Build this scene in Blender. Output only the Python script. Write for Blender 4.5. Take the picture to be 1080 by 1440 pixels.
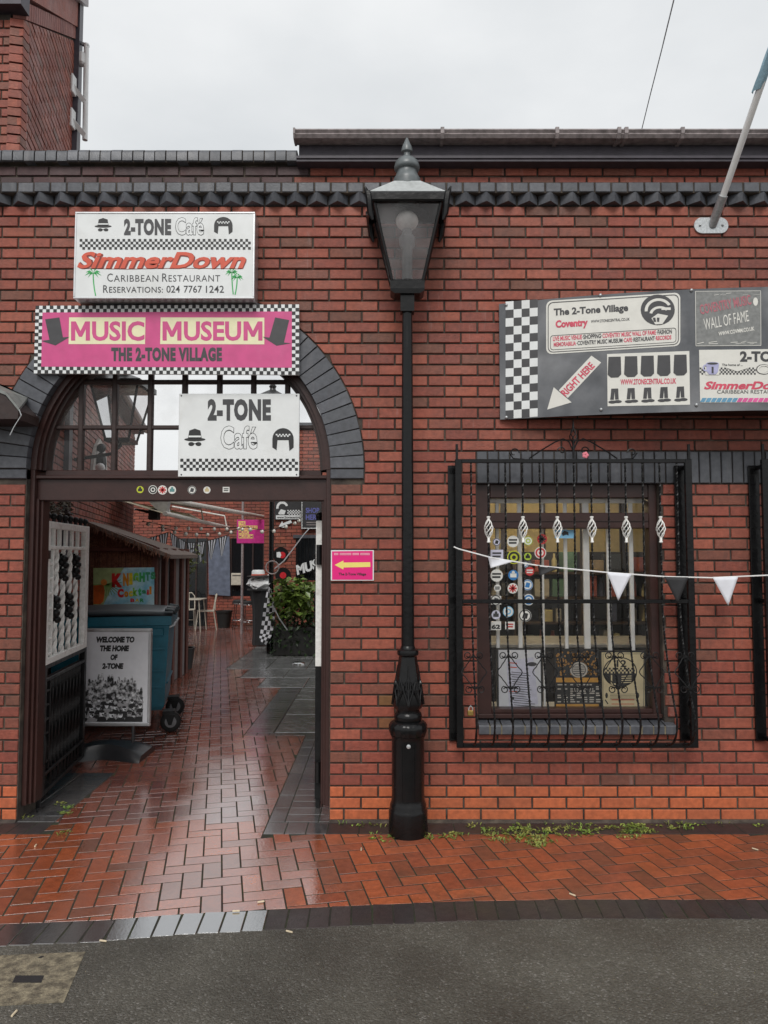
import bpy, bmesh, math, random
from mathutils import Vector, Matrix
random.seed(7)
for o in list(bpy.data.objects): bpy.data.objects.remove(o)
SC = bpy.context.scene
COL = SC.collection
R = math.radians
# ------------------------------------------------------------------ camera
TH, D, H, F = R(3.36), 4.96, 1.745, 1040.0
cam = bpy.data.objects.new('camera', bpy.data.cameras.new('camera')); COL.objects.link(cam)
cam.location = (0, -D, H); cam.rotation_euler = (R(90)+TH, 0, 0)
cam.data.sensor_fit = 'VERTICAL'; cam.data.sensor_height = 36; cam.data.sensor_width = 27
cam.data.lens = 26; cam.data.clip_end = 500; cam.data.clip_start = .05
SC.camera = cam
# ------------------------------------------------------------------ sky and sun (overcast)
W = bpy.data.worlds.new('World'); SC.world = W; W.use_nodes = True
nt = W.node_tree; nt.nodes.clear()
sky = nt.nodes.new('ShaderNodeTexSky'); sky.sky_type = 'NISHITA'; sky.sun_disc = False
SUN_EL, SUN_AZ = R(46), R(188)
sky.sun_elevation = SUN_EL; sky.sun_rotation = SUN_AZ; sky.air_density = 1.5; sky.dust_density = 4
tc = nt.nodes.new('ShaderNodeTexCoord')
mp = nt.nodes.new('ShaderNodeMapping'); mp.inputs['Scale'].default_value = (1, 1, 2.2)
nz = nt.nodes.new('ShaderNodeTexNoise'); nz.inputs['Scale'].default_value = 2.0; nz.inputs['Detail'].default_value = 8; nz.inputs['Roughness'].default_value = .5
rp = nt.nodes.new('ShaderNodeValToRGB')
rp.color_ramp.elements[0].position = .3; rp.color_ramp.elements[0].color = (6.3, 6.55, 6.75, 1)
rp.color_ramp.elements[1].position = .68; rp.color_ramp.elements[1].color = (8.5, 8.6, 8.65, 1)
mx = nt.nodes.new('ShaderNodeMixRGB'); mx.inputs[0].default_value = .95
bg = nt.nodes.new('ShaderNodeBackground'); bg.inputs['Strength'].default_value = .1
ow = nt.nodes.new('ShaderNodeOutputWorld')
L = nt.links.new
L(tc.outputs['Generated'], mp.inputs['Vector']); L(mp.outputs[0], nz.inputs['Vector']); L(nz.outputs['Fac'], rp.inputs[0])
L(sky.outputs[0], mx.inputs[1]); L(rp.outputs[0], mx.inputs[2]); L(mx.outputs[0], bg.inputs[0]); L(bg.outputs[0], ow.inputs[0])
sl = bpy.data.lights.new('sun', 'SUN'); sl.energy = 1.7; sl.angle = R(28); sl.color = (1, .97, .93)
so = bpy.data.objects.new('sun', sl); COL.objects.link(so)
sd = Vector((math.sin(SUN_AZ)*math.cos(SUN_EL), math.cos(SUN_AZ)*math.cos(SUN_EL), math.sin(SUN_EL)))
so.rotation_euler = sd.to_track_quat('Z', 'Y').to_euler(); so.location = (0, -3, 12)
SC.view_settings.view_transform = 'Standard'; SC.view_settings.look = 'None'
SC.view_settings.exposure = 0.16; SC.view_settings.gamma = 1
SC.view_settings.use_curve_mapping = False
# ------------------------------------------------------------------ pixel helpers
CT, ST = math.cos(TH), math.sin(TH)
def ray(u, v):
    x, y = (u-540)/F, (720-v)/F
    return x, CT-ST*y, ST+CT*y
def P(u, v, Y=0.0):
    dx, dy, dz = ray(u, v); t = (Y+D)/dy
    return Vector((dx*t, Y, H+dz*t))
def G(u, v, z=0.0):
    dx, dy, dz = ray(u, v); t = (z-H)/dz
    return Vector((dx*t, -D+dy*t, z))
def proj(p):
    x, y, z = p[0], p[1]+D, p[2]-H
    zc = y*CT+z*ST; yc = z*CT-y*ST
    if zc < .05: return (-9999, -9999)
    return (540+F*x/zc, 720-F*yc/zc)
def pxs(Y, v=800):                                     # metres per photo pixel at a depth
    return (P(541, v, Y)-P(540, v, Y)).x
# ------------------------------------------------------------------ objects
ORG = {}
def link(o, parent=None):
    COL.objects.link(o)
    if parent is not None: o.parent = parent
    return o
def tag(o, label=None, cat=None, group=None, kind=None):
    if label: o['label'] = label
    if cat: o['category'] = cat
    if group: o['group'] = group
    if kind: o['kind'] = kind
    return o
def thing(name, loc, label, cat, group=None, rz=0):
    o = bpy.data.objects.new(name, None); link(o); o.location = loc; o.rotation_euler = (0, 0, rz)
    o.empty_display_size = .1
    ORG[o.name] = Vector(loc) if rz == 0 else Vector((0, 0, 0))
    return tag(o, label, cat, group)
def copy_tree(o, parent=None):
    c = o.copy(); link(c)
    c.parent = parent
    for ch in list(o.children): copy_tree(ch, c)
    return c
class MB:
    def __init__(s): s.v = []; s.f = []; s.a = []; s.cur = 0.0; s.smooth = False
    def add(s, vs, fs):
        b = len(s.v); s.v += [tuple(p) for p in vs]
        s.f += [tuple(b+i for i in f) for f in fs]; s.a += [s.cur]*len(fs)
        return s
    def box(s, x0, x1, y0, y1, z0, z1, M=None):
        vs = [Vector(p) for p in ((x0,y0,z0),(x1,y0,z0),(x1,y1,z0),(x0,y1,z0),(x0,y0,z1),(x1,y0,z1),(x1,y1,z1),(x0,y1,z1))]
        if M is not None: vs = [M @ p for p in vs]
        return s.add(vs, [(0,1,5,4),(1,2,6,5),(2,3,7,6),(3,0,4,7),(4,5,6,7),(3,2,1,0)])
    def bbox(s, x0, x1, y0, y1, z0, z1, b=.004, M=None):     # box with chamfered edges
        c = ((x0+x1)/2, (y0+y1)/2, (z0+z1)/2); h = ((x1-x0)/2, (y1-y0)/2, (z1-z0)/2)
        bm = bmesh.new(); bmesh.ops.create_cube(bm, size=2)
        for v in bm.verts: v.co = Vector([c[i]+v.co[i]*h[i] for i in range(3)])
        bmesh.ops.bevel(bm, geom=list(bm.edges), offset=min(b, min(h)*.9), segments=1, affect='EDGES')
        bm.verts.index_update()
        vs = [v.co.copy() if M is None else M @ v.co for v in bm.verts]
        s.add(vs, [[v.index for v in f.verts] for f in bm.faces]); bm.free(); return s
    def prism(s, poly, f, d):                               # poly of 2-D pts, f maps (a,b)->Vector, d = extrusion vector
        n = len(poly); p0 = [f(*q) for q in poly]; d = Vector(d)
        vs = p0+[p+d for p in p0]
        return s.add(vs, [tuple(range(n)), tuple(range(2*n-1, n-1, -1))]+[(i, (i+1) % n, n+(i+1) % n, n+i) for i in range(n)])
    def face(s, pts): return s.add(pts, [tuple(range(len(pts)))])
    def tube(s, pts, r, n=6, closed=False, cap=True):
        pts = [Vector(p) for p in pts]; m = len(pts)
        rs = r if isinstance(r, (list, tuple)) else [r]*m
        vs = []; up = None
        for i, p in enumerate(pts):
            if closed: t = pts[(i+1) % m]-pts[i-1]
            else: t = pts[min(i+1, m-1)]-pts[max(i-1, 0)]
            if t.length < 1e-9: t = Vector((0, 0, 1))
            t.normalize()
            if up is None:
                up = Vector((0, 0, 1)) if abs(t.z) < .9 else Vector((1, 0, 0))
            a = up-t*up.dot(t)
            if a.length < 1e-6: a = t.orthogonal()
            a.normalize(); up = a; b = t.cross(a)
            for k in range(n):
                an = 2*math.pi*k/n
                vs.append(p+a*math.cos(an)*rs[i]+b*math.sin(an)*rs[i])
        fs = []
        for i in range(m if closed else m-1):
            j = (i+1) % m
            for k in range(n): fs.append((i*n+k, i*n+(k+1) % n, j*n+(k+1) % n, j*n+k))
        if cap and not closed: fs += [tuple(range(n-1, -1, -1)), tuple((m-1)*n+k for k in range(n))]
        return s.add(vs, fs)
    def lathe(s, prof, n=24, c=(0, 0), sy=1.0, flute=0, famp=0):
        vs = []; m = len(prof)
        for r, z in prof:
            for k in range(n):
                a = 2*math.pi*k/n; rr = r
                if flute: rr = r*(1+famp*math.cos(flute*a))
                vs.append((c[0]+rr*math.cos(a), c[1]+rr*math.sin(a)*sy, z))
        fs = [(i*n+k, i*n+(k+1) % n, (i+1)*n+(k+1) % n, (i+1)*n+k) for i in range(m-1) for k in range(n)]
        fs += [tuple(range(n-1, -1, -1)), tuple((m-1)*n+k for k in range(n))]
        return s.add(vs, fs)
    def ball(s, c, r, n=10, m=6, sq=(1, 1, 1)):
        c = Vector(c); vs = [c+Vector((0, 0, -r*sq[2]))]
        for i in range(1, m):
            th = math.pi*i/m
            for k in range(n):
                a = 2*math.pi*k/n
                vs.append(c+Vector((r*sq[0]*math.sin(th)*math.cos(a), r*sq[1]*math.sin(th)*math.sin(a), -r*sq[2]*math.cos(th))))
        vs.append(c+Vector((0, 0, r*sq[2])))
        fs = [(0, 1+(k+1) % n, 1+k) for k in range(n)]
        for i in range(m-2):
            for k in range(n): fs.append((1+i*n+k, 1+i*n+(k+1) % n, 1+(i+1)*n+(k+1) % n, 1+(i+1)*n+k))
        e = len(vs)-1; b = 1+(m-2)*n
        fs += [(b+k, b+(k+1) % n, e) for k in range(n)]
        return s.add(vs, fs)
    def block(s, poly, f, d, b=.003):                       # a brick: chamfered face polygon (convex), f maps (a,b,depth)
        q = inset(poly, b); n = len(poly)
        vs = [f(x, y, 0) for x, y in q]+[f(x, y, b) for x, y in poly]+[f(x, y, d) for x, y in poly]
        fs = [tuple(range(n))]
        for i in range(n):
            j = (i+1) % n
            fs += [(i, j, n+j, n+i), (n+i, n+j, 2*n+j, 2*n+i)]
        return s.add(vs, fs)
    def build(s, name, mat, parent=None, org=None):
        me = bpy.data.meshes.new(name)
        if org is None: org = ORG.get(parent.name, Vector()) if parent is not None else Vector()
        me.from_pydata([(p[0]-org[0], p[1]-org[1], p[2]-org[2]) for p in s.v], [], s.f)
        if any(s.a):
            at = me.attributes.new('rnd', 'FLOAT', 'FACE'); at.data.foreach_set('value', s.a)
        if mat is not None: me.materials.append(mat)
        if s.smooth:
            me.polygons.foreach_set('use_smooth', [True]*len(me.polygons))
            try: me.set_sharp_from_angle(angle=R(40))
            except Exception: pass
        me.update()
        o = bpy.data.objects.new(name, me); link(o, parent); ORG[o.name] = Vector(org)
        if parent is None and any(org): o.location = org
        return o
def mb(smooth=False):
    m = MB(); m.smooth = smooth; return m
def area2(p): return sum(p[i][0]*p[(i+1) % len(p)][1]-p[(i+1) % len(p)][0]*p[i][1] for i in range(len(p)))/2
def inset(p, b):
    n = len(p); sg = 1 if area2(p) > 0 else -1; out = []
    for i in range(n):
        a, c, e = Vector(p[i-1]), Vector(p[i]), Vector(p[(i+1) % n])
        d1 = (c-a); d2 = (e-c)
        if d1.length < 1e-7 or d2.length < 1e-7: out.append(tuple(c)); continue
        d1.normalize(); d2.normalize()
        n1 = Vector((-d1.y, d1.x))*sg; n2 = Vector((-d2.y, d2.x))*sg
        m = n1+n2
        if m.length < 1e-4: out.append(tuple(c)); continue
        m.normalize(); k = b/max(.35, m.dot(n1)); q = c+m*k; out.append((q.x, q.y))
    return out
def clip(p, a, n):                                          # keep the side where (x-a).n >= 0
    out = []
    for i in range(len(p)):
        c, e = p[i], p[(i+1) % len(p)]
        dc = (c[0]-a[0])*n[0]+(c[1]-a[1])*n[1]; de = (e[0]-a[0])*n[0]+(e[1]-a[1])*n[1]
        if dc >= 0: out.append(c)
        if (dc > 0 > de) or (dc < 0 < de):
            t = dc/(dc-de); out.append((c[0]+(e[0]-c[0])*t, c[1]+(e[1]-c[1])*t))
    return out
def clean(p, e=.004):
    out = []
    for q in p:
        if not out or math.hypot(q[0]-out[-1][0], q[1]-out[-1][1]) > e: out.append(q)
    while len(out) > 1 and math.hypot(out[0][0]-out[-1][0], out[0][1]-out[-1][1]) < e: out.pop()
    return out
def inside(pt, poly):
    r = False; x, y = pt
    for i in range(len(poly)):
        x1, y1 = poly[i][:2]; x2, y2 = poly[i-1][:2]
        if (y1 > y) != (y2 > y) and x < (x2-x1)*(y-y1)/(y2-y1)+x1: r = not r
    return r
# ------------------------------------------------------------------ lettering
_TX = {}
def text_mesh(t, bold=0.0, spacing=1.0, res=3):
    k = (t, bold, spacing, res)
    if k in _TX: return _TX[k]
    cu = bpy.data.curves.new('t', 'FONT'); cu.body = t; cu.offset = bold; cu.space_character = spacing
    cu.resolution_u = res; cu.fill_mode = 'FRONT'
    o = bpy.data.objects.new('t', cu); COL.objects.link(o)
    bpy.context.view_layer.update()
    me = bpy.data.meshes.new_from_object(o.evaluated_get(bpy.context.evaluated_depsgraph_get()))
    vs = [(v.co.x, v.co.y) for v in me.vertices]; fs = [tuple(p.vertices) for p in me.polygons]
    bpy.data.objects.remove(o); bpy.data.curves.remove(cu); bpy.data.meshes.remove(me)
    x0 = min(v[0] for v in vs); x1 = max(v[0] for v in vs); y0 = min(v[1] for v in vs); y1 = max(v[1] for v in vs)
    vs = [((x-x0)/(x1-x0), (y-y0)/(y1-y0)) for x, y in vs]
    _TX[k] = (vs, fs); return _TX[k]
class Print(MB):
    """flat print on a surface; all coordinates are photo pixels turned into points of the sign's own face"""
    def __init__(s, S, step=0): super().__init__(); s.S = S; s.step = step; s.marks = []
    def rect(s, u0, v0, u1, v1): return s.poly([(u0, v0), (u1, v0), (u1, v1), (u0, v1)])
    def poly(s, pts):
        st = getattr(s.S, 'step', 0)
        if st:
            a = min(q[0] for q in pts); b = max(q[0] for q in pts)
            if b-a > st*1.2 and area2(pts) != 0:
                n = int((b-a)/st)+1
                for i in range(n):
                    q = clean(clip(clip(list(pts), (a+(b-a)*i/n, 0), (1, 0)), (a+(b-a)*(i+1)/n, 0), (-1, 0)), 1e-4)
                    if len(q) > 2: s.face([s.S(*w) for w in q])
                return s
        return s.face([s.S(*q) for q in pts])
    def build(s, name, mat, parent=None, org=None):
        if len(s.marks) < 2: return MB.build(s, name, mat, parent, org)
        mk = s.marks; o = None; taken = []
        for v0, v1, f0, f1 in mk:
            m = MB(); m.v = s.v[v0:v1]; m.f = [tuple(i-v0 for i in f) for f in s.f[f0:f1]]; o = m.build(name, mat, parent, org); taken += range(f0, f1)
        tk = set(taken); rest = [f for i, f in enumerate(s.f) if i not in tk]
        if rest:
            m = MB(); m.v = s.v; m.f = rest; o = m.build('small_print', mat, parent, org); o['kind'] = 'stuff'
        return o
    def _mark(s, vs, fs):
        v0, f0 = len(s.v), len(s.f); s.add(vs, fs); s.marks.append((v0, len(s.v), f0, len(s.f))); return s
    def text(s, t, u0, v0, u1, v1, bold=.0, shear=0.0, spacing=1.0, res=3, skew=0.0):
        vs, fs = text_mesh(t, bold, spacing, res)
        return s._mark([s.S(u0+x*(u1-u0)+shear*(y-.5)*(v1-v0), v1+y*(v0-v1)+skew*x) for x, y in vs], fs)
    def texto(s, t, bl, br, tl, bold=0, spacing=1.0):       # text in any parallelogram
        vs, fs = text_mesh(t, bold, spacing)
        return s._mark([s.S(bl[0]+x*(br[0]-bl[0])+y*(tl[0]-bl[0]), bl[1]+x*(br[1]-bl[1])+y*(tl[1]-bl[1])) for x, y in vs], fs)
    def check(s, u0, v0, u1, v1, nx, ny, ph=0):
        for i in range(nx):
            for j in range(ny):
                if (i+j+ph) % 2 == 0:
                    s.rect(u0+(u1-u0)*i/nx, v0+(v1-v0)*j/ny, u0+(u1-u0)*(i+1)/nx, v0+(v1-v0)*(j+1)/ny)
        return s
    def disc(s, u, v, r, n=20, rv=None):
        rv = rv or r
        return s.poly([(u+r*math.cos(2*math.pi*k/n), v+rv*math.sin(2*math.pi*k/n)) for k in range(n)])
    def ring(s, u, v, r, w, n=24, rv=None, a0=0, a1=360):
        rv = rv or r; q = rv/r
        for k in range(n):
            a, b = R(a0+(a1-a0)*k/n), R(a0+(a1-a0)*(k+1)/n)
            s.poly([(u+r*math.cos(a), v+rv*math.sin(a)), (u+r*math.cos(b), v+rv*math.sin(b)),
                    (u+(r-w)*math.cos(b), v+(r-w)*q*math.sin(b)), (u+(r-w)*math.cos(a), v+(r-w)*q*math.sin(a))])
        return s
    def line(s, pts, w):
        for (a, b), (c, d) in zip(pts[:-1], pts[1:]):
            l = math.hypot(c-a, d-b) or 1; nx, ny = -(d-b)/l*w/2, (c-a)/l*w/2
            s.poly([(a+nx, b+ny), (c+nx, d+ny), (c-nx, d-ny), (a-nx, b-ny)])
        return s
def plane_at(Y): return lambda u, v: P(u, v, Y)
# ------------------------------------------------------------------ materials
MATS = {}
def mat(name, col, rough=.6, var=.12, scale=6, bump=.0, bscale=60, metal=0, col2=None, mix=.5, rvar=.0, ior=1.5, orand=0.0,
        coat=0, emit=None, estr=0, alpha=1, spec=.5, sheen=0, trans=0, stain=0, stcol=(.02, .02, .02), stscale=1.3):
    if name in MATS: return MATS[name]
    m = bpy.data.materials.new(name); m.use_nodes = True; MATS[name] = m
    t = m.node_tree; N = t.nodes; K = t.links.new; b = N['Principled BSDF']
    geo = N.new('ShaderNodeNewGeometry')
    nz = N.new('ShaderNodeTexNoise'); nz.inputs['Scale'].default_value = scale; nz.inputs['Detail'].default_value = 5
    K(geo.outputs['Position'], nz.inputs['Vector'])
    c0 = N.new('ShaderNodeMixRGB'); c0.inputs[1].default_value = (*col, 1)
    c0.inputs[2].default_value = (*(col2 if col2 else col), 1)
    if col2:
        rr = N.new('ShaderNodeMapRange'); rr.inputs[1].default_value = mix-.12; rr.inputs[2].default_value = mix+.12
        K(nz.outputs['Fac'], rr.inputs[0]); K(rr.outputs[0], c0.inputs[0])
    out = c0.outputs[0]
    if var or orand:
        nv = N.new('ShaderNodeTexNoise'); nv.inputs['Scale'].default_value = scale*3.1; nv.inputs['Detail'].default_value = 4
        K(geo.outputs['Position'], nv.inputs['Vector'])
        mr = N.new('ShaderNodeMapRange'); mr.inputs[1].default_value = .25; mr.inputs[2].default_value = .75
        mr.inputs[3].default_value = 1-var*1.6; mr.inputs[4].default_value = 1+var*1.6
        K(nv.outputs['Fac'], mr.inputs[0]); fac = mr.outputs[0]
        if orand:
            rnd = rnd_node(N, K)
            m2 = N.new('ShaderNodeMapRange'); m2.inputs[3].default_value = 1-orand; m2.inputs[4].default_value = 1+orand
            K(rnd, m2.inputs[0])
            mu = N.new('ShaderNodeMath'); mu.operation = 'MULTIPLY'; K(fac, mu.inputs[0]); K(m2.outputs[0], mu.inputs[1]); fac = mu.outputs[0]
        vm = N.new('ShaderNodeVectorMath'); vm.operation = 'SCALE'; K(out, vm.inputs[0]); K(fac, vm.inputs['Scale']); out = vm.outputs[0]
    if stain:
        ns = N.new('ShaderNodeTexNoise'); ns.inputs['Scale'].default_value = stscale; ns.inputs['Detail'].default_value = 7; ns.inputs['Roughness'].default_value = .65
        K(geo.outputs['Position'], ns.inputs['Vector'])
        ms = N.new('ShaderNodeMapRange'); ms.inputs[1].default_value = .52; ms.inputs[2].default_value = .72; ms.inputs[4].default_value = stain
        K(ns.outputs['Fac'], ms.inputs[0])
        cs = N.new('ShaderNodeMixRGB'); cs.inputs[2].default_value = (*stcol, 1); K(ms.outputs[0], cs.inputs[0]); K(out, cs.inputs[1]); out = cs.outputs[0]
    K(out, b.inputs['Base Color'])
    b.inputs['Roughness'].default_value = rough; b.inputs['Metallic'].default_value = metal; b.inputs['IOR'].default_value = ior
    b.inputs['Specular IOR Level'].default_value = spec
    if rvar:
        r2 = N.new('ShaderNodeMapRange'); r2.inputs[1].default_value = .3; r2.inputs[2].default_value = .7
        r2.inputs[3].default_value = max(.02, rough-rvar); r2.inputs[4].default_value = min(1, rough+rvar)
        K(nz.outputs['Fac'], r2.inputs[0]); K(r2.outputs[0], b.inputs['Roughness'])
    if coat: b.inputs['Coat Weight'].default_value = coat; b.inputs['Coat Roughness'].default_value = .08
    if bump:
        nb = N.new('ShaderNodeTexNoise'); nb.inputs['Scale'].default_value = bscale; nb.inputs['Detail'].default_value = 4
        K(geo.outputs['Position'], nb.inputs['Vector'])
        bp = N.new('ShaderNodeBump'); bp.inputs['Strength'].default_value = bump; bp.inputs['Distance'].default_value = .01
        K(nb.outputs['Fac'], bp.inputs['Height']); K(bp.outputs[0], b.inputs['Normal'])
    if emit: b.inputs['Emission Color'].default_value = (*emit, 1); b.inputs['Emission Strength'].default_value = estr
    if trans: b.inputs['Transmission Weight'].default_value = trans
    return m
def rnd_node(N, K):
    oi = N.new('ShaderNodeObjectInfo'); at = N.new('ShaderNodeAttribute'); at.attribute_name = 'rnd'
    ad = N.new('ShaderNodeMath'); ad.operation = 'ADD'; K(oi.outputs['Random'], ad.inputs[0]); K(at.outputs['Fac'], ad.inputs[1])
    fr = N.new('ShaderNodeMath'); fr.operation = 'FRACT'; K(ad.outputs[0], fr.inputs[0]); return fr.outputs[0]
def brick_mat(name, ramp, rough=.75, bump=.35, bscale=90, ior=1.5, rvar=.1, var=.16, dirt=.35, dirtcol=(.03, .025, .022), dscale=2.2, rscale=3, moss=0, wet=None, spec=.5, streak=0):
    m = bpy.data.materials.new(name); m.use_nodes = True; MATS[name] = m
    t = m.node_tree; N = t.nodes; K = t.links.new; b = N['Principled BSDF']
    geo = N.new('ShaderNodeNewGeometry'); rnd = rnd_node(N, K)
    cr = N.new('ShaderNodeValToRGB'); cr.color_ramp.interpolation = 'LINEAR'
    e = cr.color_ramp.elements
    while len(e) > 1: e.remove(e[-1])
    for i, (p, c) in enumerate(ramp):
        el = e[0] if i == 0 else e.new(p)
        el.position = p; el.color = (*c, 1)
    K(rnd, cr.inputs[0]); out = cr.outputs[0]
    def noise(sc, det=5, ro=.55):
        n = N.new('ShaderNodeTexNoise'); n.inputs['Scale'].default_value = sc; n.inputs['Detail'].default_value = det; n.inputs['Roughness'].default_value = ro
        K(geo.outputs['Position'], n.inputs['Vector']); return n.outputs['Fac']
    def rng(x, a, c, lo, hi):
        r = N.new('ShaderNodeMapRange'); r.inputs[1].default_value = a; r.inputs[2].default_value = c; r.inputs[3].default_value = lo; r.inputs[4].default_value = hi
        K(x, r.inputs[0]); return r.outputs[0]
    f1 = noise(28)
    vm = N.new('ShaderNodeVectorMath'); vm.operation = 'SCALE'; K(out, vm.inputs[0]); K(rng(f1, .25, .75, 1-var*1.7, 1+var*1.7), vm.inputs['Scale']); out = vm.outputs[0]
    if dirt:
        c = N.new('ShaderNodeMixRGB'); c.inputs[2].default_value = (*dirtcol, 1)
        K(rng(noise(dscale, 7, .65), .48, .75, 0, dirt), c.inputs[0]); K(out, c.inputs[1]); out = c.outputs[0]
    if streak:
        mp_ = N.new('ShaderNodeMapping'); mp_.inputs['Scale'].default_value = (7, 7, .8); K(geo.outputs['Position'], mp_.inputs['Vector'])
        for sc, lo, colr in ((1.0, .6, (.4, .37, .36)), (1.7, .57, (.06, .035, .03))):
            n = N.new('ShaderNodeTexNoise'); n.inputs['Scale'].default_value = sc; n.inputs['Detail'].default_value = 7; n.inputs['Roughness'].default_value = .7; K(mp_.outputs[0], n.inputs['Vector'])
            c = N.new('ShaderNodeMixRGB'); c.inputs[2].default_value = (*colr, 1); K(rng(n.outputs['Fac'], lo, lo+.17, 0, streak), c.inputs[0]); K(out, c.inputs[1]); out = c.outputs[0]
    if moss:
        c = N.new('ShaderNodeMixRGB'); c.inputs[2].default_value = (.045, .06, .012, 1)
        K(rng(noise(1.7, 7, .7), .55, .72, 0, moss), c.inputs[0]); K(out, c.inputs[1]); out = c.outputs[0]
    K(out, b.inputs['Base Color'])
    rr = rng(noise(rscale, 5, .6), .35, .65, max(.02, rough-rvar), min(1, rough+rvar)); K(rr, b.inputs['Roughness'])
    b.inputs['IOR'].default_value = ior; b.inputs['Specular IOR Level'].default_value = spec
    bp = N.new('ShaderNodeBump'); bp.inputs['Strength'].default_value = bump; bp.inputs['Distance'].default_value = .006
    K(noise(bscale, 5, .6), bp.inputs['Height']); K(bp.outputs[0], b.inputs['Normal'])
    return m
def glass_mat(name, tint=(1, 1, 1), refl=1.0, dirt=.06, dcol=(.5, .5, .48)):
    m = bpy.data.materials.new(name); m.use_nodes = True
    t = m.node_tree; N = t.nodes; K = t.links.new; N.clear()
    o = N.new('ShaderNodeOutputMaterial'); tr = N.new('ShaderNodeBsdfTransparent'); tr.inputs[0].default_value = (*tint, 1)
    gl = N.new('ShaderNodeBsdfGlossy'); gl.inputs['Roughness'].default_value = .02
    df = N.new('ShaderNodeBsdfDiffuse'); df.inputs[0].default_value = (*dcol, 1)
    fr = N.new('ShaderNodeFresnel'); fr.inputs[0].default_value = 1.5
    mu = N.new('ShaderNodeMath'); mu.operation = 'MULTIPLY'; mu.inputs[1].default_value = refl; K(fr.outputs[0], mu.inputs[0])
    g = N.new('ShaderNodeNewGeometry'); nz = N.new('ShaderNodeTexNoise'); nz.inputs['Scale'].default_value = 5; nz.inputs['Detail'].default_value = 6
    K(g.outputs['Position'], nz.inputs['Vector'])
    mr = N.new('ShaderNodeMapRange'); mr.inputs[1].default_value = .4; mr.inputs[2].default_value = .7; mr.inputs[3].default_value = dirt*.4; mr.inputs[4].default_value = dirt*1.6
    K(nz.outputs['Fac'], mr.inputs[0])
    m1 = N.new('ShaderNodeMixShader'); m2 = N.new('ShaderNodeMixShader')
    K(mr.outputs[0], m1.inputs[0]); K(tr.outputs[0], m1.inputs[1]); K(df.outputs[0], m1.inputs[2])
    K(mu.outputs[0], m2.inputs[0]); K(m1.outputs[0], m2.inputs[1]); K(gl.outputs[0], m2.inputs[2]); K(m2.outputs[0], o.inputs[0])
    MATS[name] = m; return m
RED = [(0, (.285, .07, .042)), (.2, (.21, .053, .035)), (.4, (.26, .061, .039)), (.62, (.325, .088, .052)), (.8, (.225, .065, .041)), (.93, (.16, .062, .04)), (1, (.275, .069, .043))]
M_brick = brick_mat('red_brick', RED, dirt=.4, rough=.6, bump=.7, streak=.42)
M_mossb = brick_mat('mossy_brick', [(0, (.19, .075, .03)), (1, (.15, .085, .026))], dirt=.3, rough=.7, bump=.5)
M_orange = brick_mat('orange_brick', [(0, (.44, .11, .042)), (.5, (.5, .13, .048)), (.8, (.38, .1, .042)), (1, (.46, .115, .045))], dirt=.3, rough=.6)
M_stained = brick_mat('stained_brick', [(0, (.075, .03, .03)), (.5, (.055, .03, .032)), (1, (.1, .033, .03))], dirt=.5, rough=.6)
M_blue = brick_mat('blue_engineering_brick', streak=.22, ramp=[(0, (.085, .09, .102)), (.4, (.066, .07, .082)), (.7, (.105, .11, .125)), (1, (.078, .082, .094))], rough=.42, rvar=.12, dirt=.3, dirtcol=(.1, .1, .1), bump=.25)
PAVC = [(0, (.29, .068, .027)), (.3, (.36, .092, .034)), (.5, (.23, .057, .026)), (.7, (.33, .083, .034)), (.88, (.17, .056, .028)), (1, (.32, .075, .03))]
M_paver = brick_mat('damp_red_paver', PAVC, rough=.42, rvar=.16, ior=1.7, bump=.5, bscale=70, dirt=.7, dirtcol=(.06, .034, .02), dscale=2.4, moss=.25, rscale=1.1)
M_paverw = brick_mat('glossy_wet_red_paver', PAVC, rough=.14, rvar=.07, ior=3.6, bump=.1, bscale=60, dirt=.45, dirtcol=(.06, .035, .025), dscale=1.6, rscale=2)  # wet, with gloss raised past real wet brick to strengthen the sky sheen
M_paver2 = brick_mat('wet_red_paver_passage', [(0, (.2, .056, .034)), (.3, (.25, .074, .043)), (.5, (.16, .045, .03)), (.75, (.22, .066, .04)), (1, (.19, .055, .034))],
                     rough=.12, rvar=.07, ior=5.0, bump=.1, bscale=60, dirt=.4, dirtcol=(.06, .04, .03), dscale=1.6, rscale=1.3)
M_kerbw = brick_mat('glossy_wet_kerb_brick', [(0, (.06, .055, .055)), (1, (.05, .048, .05))], rough=.1, rvar=.05, ior=5.5, bump=.08, dirt=.2)  # wet, with extra gloss put in to brighten the sky reflection
M_dark = brick_mat('wet_dark_paver', [(0, (.06, .058, .06)), (.5, (.085, .08, .08)), (1, (.05, .05, .053))], rough=.13, rvar=.06, ior=3.6, bump=.1, dirt=.35, dirtcol=(.07, .06, .05))
M_darkm = brick_mat('damp_dark_paver', [(0, (.03, .022, .022)), (.5, (.042, .031, .03)), (1, (.024, .02, .021))], rough=.5, rvar=.14, ior=1.5, bump=.4, dirt=.4, dirtcol=(.05, .05, .03))
M_mortar = mat('dark_mortar', (.05, .04, .034), .95, var=.3, scale=5, col2=(.095, .078, .06), mix=.56, bump=.5, bscale=150)
M_sand = mat('joint_sand', (.02, .018, .012), .9, var=.3, scale=9, bump=.4, bscale=200, col2=(.025, .035, .01), mix=.58)
M_slab = mat('wet_riven_slab', (.2, .2, .195), .18, var=.25, scale=5, bump=.7, bscale=11, rvar=.08, ior=2.2, col2=(.1, .1, .1))
M_wood = mat('brown_painted_timber', (.038, .0145, .012), .38, var=.12, scale=4, bump=.08, bscale=40)
M_wood2 = mat('dark_brown_timber', (.028, .014, .012), .5, var=.2, scale=6, bump=.2, bscale=30)
M_black = mat('black_gloss_paint', (.006, .006, .0065), .24, var=.1, bump=.16, bscale=30, rvar=.08, spec=.3)
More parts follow.
